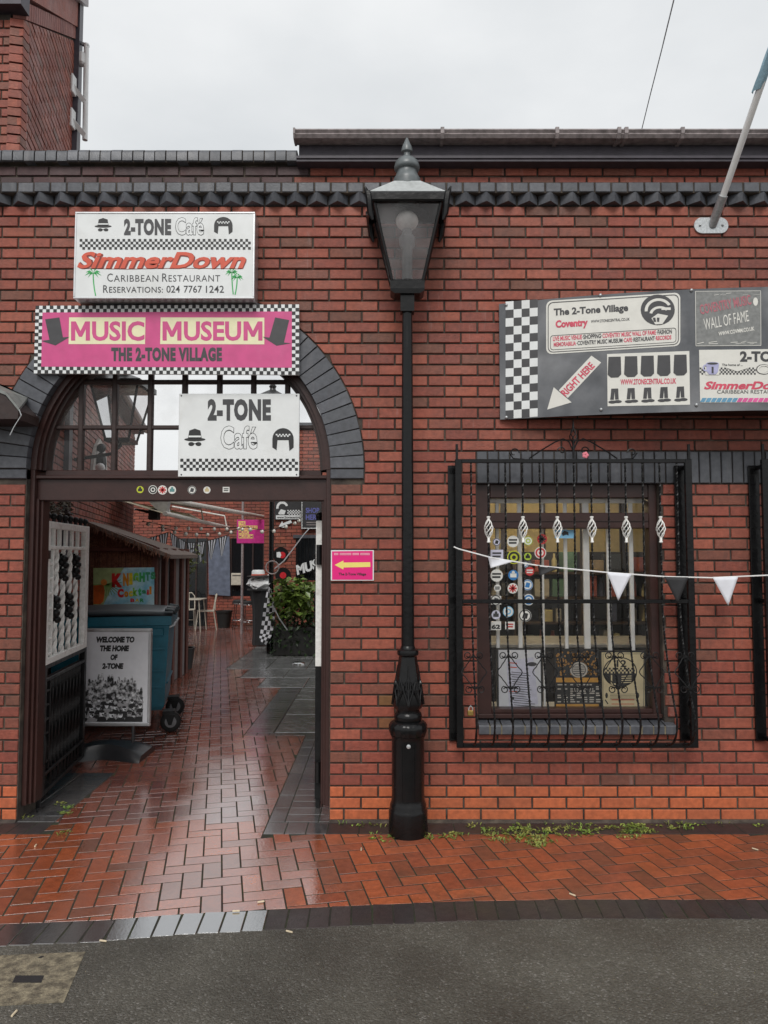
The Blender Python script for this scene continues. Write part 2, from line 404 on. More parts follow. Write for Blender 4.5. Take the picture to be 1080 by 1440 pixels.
M_iron = mat('black_iron_paint', (.008, .008, .0085), .4, var=.2, scale=20, bump=.25, bscale=60, rvar=.1, spec=.3)
M_white = mat('white_sign_face', (.74, .76, .76), .4, var=.03, scale=3, stain=.3, stcol=(.45, .44, .4), stscale=2.5)
M_wpaint = mat('chipped_white_paint', (.82, .82, .79), .5, var=.08, scale=15, bump=.2, bscale=60, stain=.35, stcol=(.25, .15, .1), stscale=14)
M_wplast = mat('white_plastic', (.82, .82, .81), .4, var=.04)
M_alu = mat('brushed_aluminium', (.62, .63, .64), .35, var=.06, metal=.8)
M_galv = mat('galvanised_steel', (.5, .52, .53), .42, var=.15, scale=25, metal=.6)
M_ink = mat('black_print', (.018, .018, .019), .5, var=.1)
M_grey = mat('dark_grey_print', (.05, .05, .054), .5, var=.1)
M_pink = mat('faded_pink_print', (.6, .075, .24), .45, var=.06, scale=4, stain=.12, stcol=(.6, .25, .4), stscale=5)
M_hot = mat('hot_pink_print', (.75, .012, .2), .4, var=.03)
M_cream = mat('cream_print', (.8, .76, .5), .5, var=.04)
M_yel = mat('yellow_print', (.85, .72, .18), .45, var=.04)
M_redink = mat('red_print', (.62, .09, .045), .45, var=.06)
M_redink2 = mat('dark_red_print', (.22, .03, .02), .45)
M_green = mat('green_print', (.04, .4, .1), .5)
M_glass = glass_mat('window_glass', dirt=.03, refl=.8)
M_dglass = glass_mat('dusty_fanlight_glass', dirt=.12, refl=.7, dcol=(.6, .6, .58))
# ================================================================== ground
AX = Vector((math.cos(R(12.5)), math.sin(R(12.5)))); AD = Vector((-AX.y, AX.x))
XL, XR = -4.3, 4.3
kin = [G(u, v) for u, v in ((-250, 1311), (0, 1300), (150, 1294), (250, 1286), (360, 1280), (420, 1277.5), (540, 1272), (640, 1268), (810, 1265), (1080, 1265.5), (1400, 1266))]
def kerb_y(x):
    if x <= kin[0].x: return kin[0].y
    for a, b in zip(kin[:-1], kin[1:]):
        if a.x <= x <= b.x: return a.y+(b.y-a.y)*(x-a.x)/(b.x-a.x)
    return kin[-1].y
M_road = bpy.data.materials.new('wet_asphalt'); M_road.use_nodes = True
def _road(m):
    t = m.node_tree; N = t.nodes; K = t.links.new; b = N['Principled BSDF']
    g = N.new('ShaderNodeNewGeometry')
    vo = N.new('ShaderNodeTexVoronoi'); vo.inputs['Scale'].default_value = 130; K(g.outputs['Position'], vo.inputs['Vector'])
    cr = N.new('ShaderNodeValToRGB'); e = cr.color_ramp.elements
    e[0].position = 0; e[0].color = (.054, .05, .04, 1); e[1].position = .8; e[1].color = (.086, .079, .064, 1)
    x = e.new(.95); x.color = (.11, .105, .092, 1); x = e.new(.99); x.color = (.16, .15, .135, 1)
    sp = N.new('ShaderNodeSeparateColor'); K(vo.outputs['Color'], sp.inputs[0]); K(sp.outputs[0], cr.inputs[0])
    nz = N.new('ShaderNodeTexNoise'); nz.inputs['Scale'].default_value = 1.5; nz.inputs['Detail'].default_value = 8; K(g.outputs['Position'], nz.inputs['Vector'])
    mr = N.new('ShaderNodeMapRange'); mr.inputs[1].default_value = .3; mr.inputs[2].default_value = .7; mr.inputs[3].default_value = .68; mr.inputs[4].default_value = 1.35
    K(nz.outputs['Fac'], mr.inputs[0])
    vm = N.new('ShaderNodeVectorMath'); vm.operation = 'SCALE'; K(cr.outputs[0], vm.inputs[0]); K(mr.outputs[0], vm.inputs['Scale'])
    vs = N.new('ShaderNodeTexVoronoi'); vs.inputs['Scale'].default_value = 5.5; K(g.outputs['Position'], vs.inputs['Vector'])
    ms = N.new('ShaderNodeMapRange'); ms.inputs[1].default_value = .075; ms.inputs[2].default_value = .045; K(vs.outputs['Distance'], ms.inputs[0])
    s2 = N.new('ShaderNodeSeparateColor'); K(vs.outputs['Color'], s2.inputs[0])
    m2 = N.new('ShaderNodeMath'); m2.operation = 'GREATER_THAN'; m2.inputs[1].default_value = .86; K(s2.outputs[1], m2.inputs[0])
    m3 = N.new('ShaderNodeMath'); m3.operation = 'MULTIPLY'; K(ms.outputs[0], m3.inputs[0]); K(m2.outputs[0], m3.inputs[1])
    m4 = N.new('ShaderNodeMath'); m4.operation = 'MULTIPLY'; m4.inputs[1].default_value = .6; K(m3.outputs[0], m4.inputs[0])
    cm = N.new('ShaderNodeMixRGB'); cm.inputs[2].default_value = (.16, .155, .14, 1); K(m4.outputs[0], cm.inputs[0]); K(vm.outputs[0], cm.inputs[1])
    K(cm.outputs[0], b.inputs['Base Color'])
    r = N.new('ShaderNodeMapRange'); r.inputs[1].default_value = .35; r.inputs[2].default_value = .65; r.inputs[3].default_value = .42; r.inputs[4].default_value = .7
    K(nz.outputs['Fac'], r.inputs[0]); K(r.outputs[0], b.inputs['Roughness'])
    bp = N.new('ShaderNodeBump'); bp.inputs['Strength'].default_value = .8; bp.inputs['Distance'].default_value = .006
    K(vo.outputs['Distance'], bp.inputs['Height']); bp.invert = True; K(bp.outputs[0], b.inputs['Normal'])
_road(M_road)
o = mb().face([(-90, -90, -.03), (90, -90, -.03), (90, 90, -.03), (-90, 90, -.03)]).build('ground', mat('distant_ground', (.06, .055, .05), .8)); tag(o, kind='structure')
m = mb()
m.face([Vector((-60, -60, -.0006)), Vector((60, -60, -.0006))]+[Vector((60, kin[-1].y-.19, -.0006))]+[Vector((p.x, p.y-.19, -.0006)) for p in reversed(kin)]+[Vector((-60, kin[0].y-.19, -.0006))])
o = m.build('road', M_road); tag(o, kind='structure')
# pavement bed
pav = mb().face([Vector((p.x, p.y-.19, -.0014)) for p in kin]+[Vector((kin[-1].x, .3, -.0014)), Vector((kin[0].x, .3, -.0014))]).build('pavement', M_sand); tag(pav, kind='structure')
crt = mb().face([(-5.5, .3, -.0014), (4, .3, -.0014), (4, 16, -.0014), (-5.5, 16, -.0014)]).build('courtyard_paving', M_sand); tag(crt, kind='structure')
# kerb: dark bricks laid across the edge
krb = mb().face([Vector((p.x, p.y+.004, -.002)) for p in reversed(kin)]+[Vector((p.x, p.y-.215, -.002)) for p in kin]).build('kerb', M_sand); tag(krb, kind='structure')
def gmap(c, ax, ay, z=0.0):
    return lambda a, b, d: Vector((c.x+ax.x*a+ay.x*b, c.y+ax.y*a+ay.y*b, z-d))
KB = mb().block([(-.047, -.1), (.047, -.1), (.047, .1), (-.047, .1)], lambda a, b, d: Vector((a, b, -d)), .05, .001)
kme = None
x = kin[0].x+.05; nk = 0
while x < kin[-1].x:
    y = kerb_y(x)-.1; sl_ = (kerb_y(x+.05)-kerb_y(x-.05))/.1
    mt = M_kerbw if -2.2+random.gauss(0, .08) < x < -.55+random.gauss(0, .12) else M_darkm  # added sheen only on the stretch before the passage
    kme = kme or {}
    if mt.name not in kme:
        o = KB.build('kerb_brick', mt, krb); kme[mt.name] = o.data
    else:
        o = bpy.data.objects.new('kerb_brick', kme[mt.name]); link(o, krb)
    o.location = (x, y+random.uniform(-.003, .003), random.uniform(-.0004, .0008)); o.rotation_euler = (R(random.uniform(-.25, .25)), R(random.uniform(-.3, .3)), math.atan(sl_)-R(4)+R(random.uniform(-.7, .7)))
    x += .102; nk += 1
# dark border polygons on the ground (plan)
def gp(*q): return [G(u, v) for u, v in q]
XB0, XB1 = G(366, 1181).x, G(440, 1160).x
border = []                                                 # (poly, material, parent)
FOOT = -.212
def darkrow(x0, x1, y0, y1, n, parent, along=True, mtl=M_dark):
    for i in range(n):
        if along: a, b, c, d = x0+(x1-x0)*i/n, x0+(x1-x0)*(i+1)/n, y0, y1
        else: a, b, c, d = x0, x1, y0+(y1-y0)*i/n, y0+(y1-y0)*(i+1)/n
        border.append(([(a+.003, c+.003), (b-.003, c+.003), (b-.003, d-.003), (a+.003, d-.003)], mtl, parent))
XG = -.4
darkrow(XB0, XG+.04, FOOT, -.004, int((XG+.04-XB0)/.103), pav)
darkrow(XG+.04, XR, FOOT, -.004, int((XR-XG)/.2), pav, True, M_darkm)
darkrow(XL, -2.16, FOOT, -.004, 20, pav, True, M_darkm)
SY1 = G(433, 1031).y
darkrow(XB0, XB0+.11, 0.0, SY1, 9, crt, False)
darkrow(XB0+.11, XB0+.33, 0.0, SY1, 18, crt, False)
darkrow(XB0+.33, XG+.3, .0, SY1, 18, crt, False)
darkrow(-2.42, -2.16, 0.0, 1.1, 10, crt, False)
darkrow(-2.66, -2.42, .34, 1.1, 7, crt, False)
zone = [[(XB0, -.21), (XG+.5, -.21), (XG+.5, SY1), (XB0, SY1)], [(XB0, FOOT), (XR+2, FOOT), (XR+2, .0), (XB0, .0)], [(XL-2, FOOT), (-2.16, FOOT), (-2.16, 0), (XL-2, 0)],
        [(-2.66, 0), (-2.16, 0), (-2.16, 1.1), (-2.66, 1.1)]]
# ribbed strip and riven slabs in the courtyard
a0, a1, b0, b1 = G(343, 1034), G(401, 967), G(385, 1034), G(428, 967)
c0 = G(343, 1034); c1 = Vector((-.1, c0.y, 0))
ys0, ys1 = c0.y, G(401, 967).y
xs0 = c0.x
border += [([(xs0+.12*i+.003, ys0-.01), (xs0+.12*(i+1)-.003, ys0-.01), (xs0+.12*(i+1)-.003, ys0+.09), (xs0+.12*i+.003, ys0+.09)], M_dark, crt) for i in range(14)]
darkrow(xs0, xs0+.27, ys0+.1, ys1, int((ys1-ys0-.1)/.1), crt, False)
slabs = []
for i in range(2):
    for j in range(3): slabs.append((xs0+.275+.62*i, xs0+.275+.62*(i+1), ys0+.1+(ys1-ys0-.1)*j/3, ys0+.1+(ys1-ys0-.1)*(j+1)/3))
rows = [(967, 953, 361), (953, 941, 337), (941, 926, 317), (926, 911, 338), (911, 900, 358)]
for va, vb, u in rows:
    ya, yb = G(400, va).y, G(400, vb).y; x0 = G(u, va).x
    for i in range(5): slabs.append((x0+.62*i, x0+.62*(i+1), ya, yb))
zone.append([(xs0, ys0), (1, ys0), (1, ys1), (xs0, ys1)])
for va, vb, u in rows:
    ya, yb = G(400, va).y, G(400, vb).y; x0 = G(u, va).x
    zone.append([(x0, ya), (2, ya), (2, yb), (x0, yb)])
for i, (xa, xb, ya, yb) in enumerate(slabs):
    q = [(xa+.004, ya+.004), (xb-.004, ya+.004), (xb-.004, yb-.004), (xa+.004, yb-.004)]
    mb().block(q, lambda a, b, d: Vector((a, b, .004-d)), .03, .008).build('paving_slab', M_slab, crt)
for q, mtl, par in border:
    mb().block(q, lambda a, b, d, z=random.uniform(0, .001): Vector((a, b, z-d)), .04, .001).build('dark_paver', mtl, par)
# herringbone pavers
PV = .104
full, cut = [], []
for i in range(-110, 170):
    for j in range(-60, 170):
        c = (i-j) % 4
        if c == 0: r = (i, j, i+2, j+1, 0)
        elif c == 2: r = (i, j-1, i+1, j+1, 1)
        else: continue
        g_ = .0042
        loc = [(r[0]*PV+g_, r[1]*PV+g_), (r[2]*PV-g_, r[1]*PV+g_), (r[2]*PV-g_, r[3]*PV-g_), (r[0]*PV+g_, r[3]*PV-g_)]
        poly = [(AX.x*x+AD.x*y, AX.y*x+AD.y*y) for x, y in loc]
        cx = sum(p[0] for p in poly)/4; cy = sum(p[1] for p in poly)/4
        if cx < -5.2 or cx > 4.5 or cy > 13.5 or cy < -2: continue
        if cy > .35 and not (-4.9 < cx < .9): continue
        if -.0 < cy < .35 and not (-2.5 < cx < -.3): continue
        y = kerb_y(cx); cl = False
        if min(p[1] for p in poly) < y+.08:
            dx = .05; n = Vector((-(kerb_y(cx+dx)-kerb_y(cx-dx))/(2*dx), 1))
            p2 = clip(poly, (cx, y+.004), n)
            p2 = clean(p2)
            if len(p2) < 3 or abs(area2(p2)) < .0012: continue
            if abs(area2(p2)-area2(poly)) > 1e-6: cl = True; poly = p2
        dead = False
        for z in zone:
            xa, ya, xb, yb = z[0][0], z[0][1], z[2][0], z[2][1]
            if max(p[0] for p in poly) <= xa or min(p[0] for p in poly) >= xb or max(p[1] for p in poly) <= ya or min(p[1] for p in poly) >= yb: continue
            best = None
            for (pt, n) in (((xa-.003, 0), (-1, 0)), ((xb+.003, 0), (1, 0)), ((0, ya-.003), (0, -1)), ((0, yb+.003), (0, 1))):
                p2 = clean(clip(poly, pt, n))
                if len(p2) >= 3 and (best is None or abs(area2(p2)) > abs(area2(best))): best = p2
            if best is None or abs(area2(best)) < .0008: dead = True; break
            if abs(abs(area2(best))-abs(area2(poly))) > 1e-6: cl = True
            poly = best
        if dead: continue
        if abs(area2(poly)) < .001: continue
        area = 0
        pp = [proj((p[0], p[1], 0)) for p in poly]
        vis = all(-5 < q[0] < 1085 and 700 < q[1] < 1440 for q in pp)
        area = abs(area2(pp)) if vis else 0
        if cy > -.02 and not (140 < pp[0][0] < 445): area *= .3
        (cut if cl else full).append((area, poly, cx, cy, r[4]))
PB = [(-PV+.0042, -PV/2+.0042), (PV-.0042, -PV/2+.0042), (PV-.0042, PV/2-.0042), (-PV+.0042, PV/2-.0042)]
def sheen_zone(cx):
    return -2.55+random.gauss(0, .12) < cx < -.35+random.gauss(0, .12)  # strip before the passage whose pavers get the added sky sheen
def lay(sel, parent, mtl):
    sel = sorted(sel, key=lambda s: -s[0]); mes = {}; rest = {}
    for k, (ar, poly, cx, cy, ori) in enumerate(sel):
        z = random.uniform(-.0005, .0006); ta, tb = random.gauss(0, .0035), random.gauss(0, .0035)
        if k < 300 and ar > 0:
            mt = M_paverw if (parent is pav and sheen_zone(cx)) else mtl
            if mt.name not in mes:
                o = mb().block(PB, lambda a, b, d: Vector((a, b, -d)), .03, .001).build('paver', mt, parent); mes[mt.name] = o.data
            else:
                o = bpy.data.objects.new('paver', mes[mt.name]); link(o, parent)
            o.location = (cx, cy, z); o.rotation_euler = (ta, tb, R(12.5)+(math.pi/2 if ori else 0))
        else:
            mt = M_paverw if (parent is pav and sheen_zone(cx)) else mtl
            rr_ = rest.setdefault(mt.name, mb()); rr_.cur = random.random()
            rr_.block(poly, lambda a, b, d: Vector((a, b, z+(a-cx)*tb+(b-cy)*ta-d)), .03, .001)
    return rest
for par, mtl, test in ((pav, M_paver, lambda s: s[3] < -.02), (crt, M_paver2, lambda s: s[3] >= -.02)):
    rest = lay([s for s in full if test(s)], par, mtl)
    for s in cut:
        if test(s):
            mt = M_paverw if (par is pav and sheen_zone(s[2])) else mtl
            rr_ = rest.setdefault(mt.name, mb()); rr_.cur = random.random(); z = random.uniform(-.0005, .0006)
            rr_.block(s[1], lambda a, b, d: Vector((a, b, z-d)), .03, .001)
    for nm in rest: tag(rest[nm].build('remaining_pavers', MATS[nm], par), kind='stuff')
# ================================================================== front wall
wall = thing('front_wall', (0, 0, 0), 'red brick front wall with blue brick arch, dentil band and coping', 'wall')
ACX, ACZ, RI, RO = -1.386, 2.33, 1.025, 1.25
CH = .0739
WX0, WX1, WZ0, WZ1 = .624, 1.857, .681, .015+30*CH-.002
DX2 = 2.016
ARC_Z = 2.262
holes = [(ACX-RI, ACX+RI, -1, ARC_Z), (ACX-RO, ACX+RO, ARC_Z, ACZ)] + [(WX0+d, WX1+d, WZ0-.105, WZ1) for d in (0, DX2)] + [(WX0-.005+d, WX1+.06+d, WZ0-.107, WZ0-.002) for d in (0, DX2)] + [(WX0, XR+1, WZ1, WZ1+.215)]
def cut_wall(a, b, za, zb):
    ps = [(a, b)]; zm = (za+zb)/2
    for h0, h1, k0, k1 in holes:
        if k0 < zm < k1 or (k0 < za+.02 and k1 > zb-.02):
            n = []
            for p, q in ps:
                if h1 <= p or h0 >= q: n.append((p, q)); continue
                if p < h0-.012: n.append((p, h0-.006))
                if q > h1+.012: n.append((h1+.006, q))
            ps = n
    out = []
    for p, q in ps:
        if zm > ACZ and za < ACZ+RO:
            w0 = math.sqrt(max(0, (RO+.008)**2-max(0, za-ACZ)**2)); w1 = math.sqrt(max(0, (RO+.008)**2-max(0, zb-ACZ)**2))
            l0, l1, r0, r1 = ACX-w0, ACX-w1, ACX+w0, ACX+w1
            if q <= l0 or p >= r0: out.append([(p, za), (q, za), (q, zb), (p, zb)]); continue
            if p < l0-.01: out.append([(p, za), (min(q, l0), za), (min(q, l1), zb), (p, zb)])
            elif p < l1-.02: out.append([(p, max(za, zb-(l1-p)*(zb-za)/max(1e-4, l1-l0))), (min(q, l1), zb), (p, zb)])
            if q > r0+.01: out.append([(max(p, r0), za), (q, za), (q, zb), (max(p, r1), zb)])
            elif q > r1+.02: out.append([(q, max(za, zb-(q-r1)*(zb-za)/max(1e-4, r0-r1))), (q, zb), (max(p, r1), zb)])
        else: out.append([(p, za), (q, za), (q, zb), (p, zb)])
    return out
def brickface(parent, O, e, n, s0, s1, z0, z1, cuts=None, matfn=None, nind=0, blind=(), ph=(0, .1125), cz=0.0, depth=.1, keep=None, frame=None):
    """one face of brickwork: single bricks as objects for the nind that show largest, the rest joined"""
    O = Vector(O); e = Vector(e); n = Vector(n); items = []
    k0 = int(math.floor((z0-cz)/CH+.01)); k = k0
    while cz+CH*k+.06 < z1:
        za = cz+CH*k; zb = za+.0625
        s = math.floor((s0-ph[k % 2])/.225)*.225+ph[k % 2]
        while s < s1:
            a, b = max(s+.006, s0), min(s+.219, s1)
            if b-a > .03:
                for q in (cuts(a, b, za, zb) if cuts else [[(a, za), (b, za), (b, zb), (a, zb)]]):
                    if abs(area2(q)) < .0004: continue
                    isfull = len(q) == 4 and abs(area2(q)-.213*.0625) < 1e-5
                    items.append((k, q, isfull))
            s += .225
        k += 1
    f0 = lambda a, z, d: Vector((O.x+e.x*a-n.x*d, O.y+e.y*a-n.y*d, z))
    scored = []
    for k, q, fl in items:
        sc = 0
        if fl and nind:
            c = f0((q[0][0]+q[1][0])/2, (q[0][1]+q[2][1])/2, 0); pc = proj(c)
            pp = [proj(f0(x, y, 0)) for x, y in q]
            if all(0 < x < 1080 and 0 < y < 1440 for x, y in pp) and not any(b[0] < pc[0] < b[2] and b[1] < pc[1] < b[3] for b in blind): sc = abs(area2(pp))
        scored.append((sc, k, q))
    scored.sort(key=lambda s: -s[0])
    share = {}; rest = {}; rz = math.atan2(e.y, e.x)
    for i, (sc, k, q) in enumerate(scored):
        mt = matfn(k, q) if matfn else M_brick
        dy = random.uniform(-.002, .002)
        if i < nind and sc > 0:
            c = f0((q[0][0]+q[1][0])/2, (q[0][1]+q[2][1])/2, dy)
            if mt.name not in share:
                # local frame: x along the face, y into the wall
                w, h = .1065, .03125
                o = mb().block([(-w, -h), (w, -h), (w, h), (-w, h)], lambda a, z, d: Vector((a, d, z)), depth, .0035).build('brick', mt, parent, org=Vector()); share[mt.name] = o.data
            else:
                o = bpy.data.objects.new('brick', share[mt.name]); link(o, parent)
            o.location = c-ORG[parent.name]; o.rotation_euler = (R(random.gauss(0, .25)), 0, rz+R(random.gauss(0, .25)))
        else:
            r = rest.setdefault(mt.name, mb()); r.cur = random.random()
            r.block(q, lambda a, z, d: f0(a, z, d+dy), depth, .0035)
    for nm, r in rest.items(): tag(r.build('remaining_bricks', MATS[nm], parent), kind='stuff')
BL = [(40, 295, 430, 690), (540, 180, 610, 1200), (518, 250, 640, 420), (695, 400, 1080, 600), (630, 605, 990, 1056), (1050, 600, 1080, 1060)]
def wmat(k, q):
    if k < 3: return M_orange
    x = (q[0][0]+q[1][0])/2; z = q[0][1]
    if x < ACX-RO+.1 and 2.24 < z < 2.72: return M_blue
    if -.01 < x < .12 and .3 < z < .78 and (k % 2 or z > .6): return M_mossb
    return M_brick
brickface(wall, (0, 0), (1, 0), (0, -1), XL, XR, .015, 4.152, cut_wall, wmat, 300, BL, ph=(.189-.0025, .0765-.0025), cz=.015, depth=.1)
up = lambda k, q: M_stained if (q[0][0]+q[1][0])/2 < -.55+.2*math.sin(k*9) else M_brick
brickface(wall, (0, 0), (1, 0), (0, -1), XL, XR, 4.29, 4.44, None, up, 0, ph=(.05, .16), cz=4.29)
# mortar core
core = mb(); yb = .33; ym = .011
xz = lambda a, b: Vector((a, ym, b))
dv = (0, yb-ym, 0)
for x0, x1, z0, z1 in ((XL, ACX-RI, -.02, ACZ), (ACX+RI, WX0, -.02, 2.33), (WX0, WX1, -.02, WZ0-.09), (WX1, WX0+DX2, -.02, 2.33), (WX0+DX2, WX1+DX2, -.02, WZ0-.09), (WX1+DX2, XR, -.02, 2.33),
                       (WX0, WX1, WZ1+.01, 2.33), (WX0+DX2, WX1+DX2, WZ1+.01, 2.33)):
    core.prism([(x0, z0), (x1, z0), (x1, z1), (x0, z1)], xz, dv)
arc = [(ACX-(RI+.02)*math.cos(math.pi*k/40), ACZ+(RI+.02)*math.sin(math.pi*k/40)) for k in range(41)]
core.prism([(XL, ACZ)]+arc[:21]+[(ACX, 4.45), (XL, 4.45)], xz, dv)
core.prism(arc[20:]+[(XR, ACZ), (XR, 4.45), (ACX, 4.45)], xz, dv)
core.build('wall_core', M_mortar, wall)
hn = mb()
for x0, x1 in ((ACX+RI, XR), (XL, ACX-RI)):
    hn.prism([(-.03, 0), (.004, 0), (.004, .02), (-.006, .014)], lambda a, b: Vector((x0, a, b-.003)), (x1-x0, 0, 0))
hn.build('mortar_fillet', M_mortar, wall)
# reveal bricks beside the opening (left jamb returns)
for sgn, xj in ((1, ACX-RI), (-1, ACX+RI)):
    for k in range(30):
        z = .015+CH*k
        if z+.065 > ARC_Z: break
        mb().block([(.104, z), (.21, z), (.21, z+.065), (.104, z+.065)], lambda a, b, d: Vector((xj-sgn*(d+.004), a, b)), .04, .003).build('brick', M_orange if k < 3 else M_brick, wall)
# dog-tooth corbel, header band, coping
def repeat(name, m0, mtl, parent, locs, rots=None):
    me = None; out = []
    for i, l in enumerate(locs):
        if me is None: o = m0.build(name, mtl, parent, org=Vector()); me = o.data
        else: o = bpy.data.objects.new(name, me); link(o, parent)
        o.location = Vector(l)-ORG.get(parent.name, Vector())
        if rots: o.rotation_euler = rots[i]
        out.append(o)
    return out
n_ = int((XR-XL)/.145)
tooth = mb().prism([(-.0705, .03), (-.066, 0), (0, -.068), (.066, 0), (.0705, .03)], lambda a, b: Vector((a, b, .0)), (0, 0, .063))
repeat('corbel_brick', tooth, M_blue, wall, [(XL+.07+.145*i+random.uniform(-.004, .004), 0, 4.1515) for i in range(n_)])
hb = mb().bbox(-.0512, .0512, -.058, .05, .0, .066, .004)
repeat('band_brick', hb, M_blue, wall, [(XL+.056+.1125*i, random.uniform(-.003, .003), 4.2185) for i in range(int((XR-XL)/.1125))])
mb().box(XL, XR, -.05, .02, 4.2145, 4.289).build('band_mortar', M_mortar, wall)
cp = mb(True).prism([(-.04, 0), (-.046, .005), (-.046, .06), (-.038, .078), (-.02, .09), (0, .094), (.28, .094), (.3, .085), (.3, 0)], lambda a, b: Vector((-.0335, a, b)), (.067, 0, 0))
GX0 = P(417, 200, -.1).x
repeat('coping_brick', cp, M_blue, wall, [(x, random.uniform(-.003, .003), 4.441+random.uniform(-.002, .002)) for x in [GX0-.04-.075*i for i in range(int((GX0-XL)/.075))]])
mb().box(XL, GX0-.003, -.03, .28, 4.44, 4.525).build('coping_mortar', M_mortar, wall)
# arch voussoirs
NV = 43; a0_, a1_ = math.asin((ARC_Z-ACZ)/RI)*1.0, math.pi-math.asin((ARC_Z-ACZ)/RI)
for i in range(NV):
    t0 = math.pi*i/NV+.0022; t1 = math.pi*(i+1)/NV-.0022
    q = [(ACX+r*math.cos(t), ACZ+r*math.sin(t)) for r, t in ((RI, t0), (RO, t0+.0006), (RO, t1-.0006), (RI, t1))]
    yy = -.006+random.uniform(-.002, .002)
    mb().block(q, lambda a, z, d: Vector((a, yy+d, z)), .24, .0025).build('arch_brick', M_blue, wall)
for sgn in (-1, 1):
    xa, xb = sorted((ACX+sgn*(RI), ACX+sgn*RO))
    mb().block([(xa, ARC_Z), (xb, ARC_Z), (xb, ACZ-.006), (xa, ACZ-.006)], lambda a, z, d: Vector((a, -.006+d, z)), .24, .004).build('arch_brick', M_blue, wall)
# soldier course over the windows and sloping sills
repeat('lintel_brick', mb().block([(-.0335, 0), (.0335, 0), (.0335, .213), (-.0335, .213)], lambda a, z, d: Vector((a, d, z)), .1, .004), M_blue, wall,
       [(WX0+.037+.075*i, -.004+random.uniform(-.002, .002), WZ1+.001) for i in range(int((XR-WX0)/.075))])
sill = mb().prism([(.11, .085), (.11, .0), (-.035, -.005), (-.045, .004), (-.045, .05), (-.036, .06)], lambda a, b: Vector((-.0335, a, b)), (.067, 0, 0))
for d in (0, DX2):
    repeat('sill_brick', sill, M_blue, wall, [(WX0+.032+d+.0765*i, random.uniform(-.002, .002), WZ0-.107) for i in range(17)])
    mb().box(WX0+d, WX1+.05+d, -.041, .11, WZ0-.105, WZ0-.055).build('sill_mortar', mat('pale_mortar', (.2, .17, .11), .9, var=.2), wall)
# eaves: gutter, soffit, moulding
M_gut = mat('grey_brown_gutter', (.27, .235, .235), .45, var=.25, scale=9, stain=.4, stcol=(.03, .025, .025), stscale=8)
M_soff = mat('dark_painted_soffit', (.06, .052, .066), .5, var=.15)
ev = thing('eaves_gutter', (GX0, -.2, 4.44), 'dark eaves soffit with grey brown rain gutter above the brick wall', 'gutter')
mb().box(GX0, XR, -.095, .1, 4.412, 4.43).build('moulding', M_soff, ev)
mb().box(GX0, XR, -.105, .1, 4.43, 4.447).build('moulding', M_soff, ev)
mb().box(GX0+.015, XR, -.085, .1, 4.447, 4.585).build('fascia_board', M_soff, ev)
gpf = [(-.085, 4.53), (-.13, 4.522), (-.175, 4.528), (-.19, 4.548), (-.183, 4.558), (-.196, 4.574), (-.19, 4.584), (-.18, 4.578), (-.17, 4.56), (-.16, 4.545), (-.1, 4.54), (-.09, 4.58), (-.082, 4.58)]
gut = mb(True).prism(gpf, lambda a, b: Vector((GX0, a, b)), (XR-GX0, 0, 0)).build('gutter_trough', M_gut, ev)
mb().prism([(-.085, 4.523), (-.13, 4.518), (-.18, 4.524), (-.197, 4.55), (-.2, 4.586), (-.08, 4.586)], lambda a, b: Vector((GX0-.012, a, b)), (.014, 0, 0)).build('end_cap', M_gut, ev)
for u in (622, 783, 870, 880, 959):
    x = P(u, 188, -.18).x
    mb().prism([(-.08, 4.52), (-.13, 4.516), (-.182, 4.522), (-.2, 4.55), (-.202, 4.59), (-.18, 4.592), (-.08, 4.592)], lambda a, b: Vector((x-.012, a, b)), (.024, 0, 0)).build('gutter_union', M_gut, ev)
rf = thing('cafe_roof', (2, 2, 4.53), 'dark pitched roof behind the eaves gutter', 'roof')
mb().prism([(-.08, 4.588), (-.1, 4.6), (4.2, 6.3), (4.2, 6.2), (.1, 4.588)], lambda a, b: Vector((GX0+.02, a, b)), (XR-GX0+1, 0, 0)).build('roof_slope', mat('dark_roof_tiles', (.05, .035, .03), .7, bump=.3), rf)
# side wall of the cafe along the passage, seen through the archway only as shade
sw = thing('passage_side_wall', (-.2, 2.3, 0), 'brick side wall of the cafe running back along the passage', 'wall')
mb().box(-.28, -.08, .34, 4.4, -.01, 4.44).build('wall_core', M_mortar, sw)
brickface(sw, (-.285, 4.4), (0, -1), (-1, 0), 0, 4.05, 0, 4.4, None, None, 0)
# ================================================================== archway frame with fanlight
YF = .12
fr = thing('archway_frame', (ACX, YF, 0), 'brown timber archway frame with glazed semicircular fanlight over the open passage', 'door frame')
RF = .945
def arcband(r0, r1, y0, y1, n=40):
    m = mb(True)
    for k in range(n):
        t0, t1 = math.pi*k/n, math.pi*(k+1)/n
        q = [(ACX+r*math.cos(t), ACZ+r*math.sin(t)) for r, t in ((r0, t0), (r1, t0), (r1, t1), (r0, t1))]
        vs = [Vector((a, y0, b)) for a, b in q]+[Vector((a, y1, b)) for a, b in q]
        m.add(vs, [(0, 1, 2, 3), (0, 4, 7, 3), (1, 2, 6, 5), (7, 6, 5, 4)])
    return m
arcband(.985, RI-.002, .055, .22).build('arch_frame', M_wood, fr)
arcband(.965, .986, .085, .22).build('arch_moulding', M_wood, fr)
arcband(RF, .966, .115, .22).build('arch_bead', M_wood2, fr)
TZ0, TZ1 = P(250, 704, YF).z, P(250, 668, YF).z
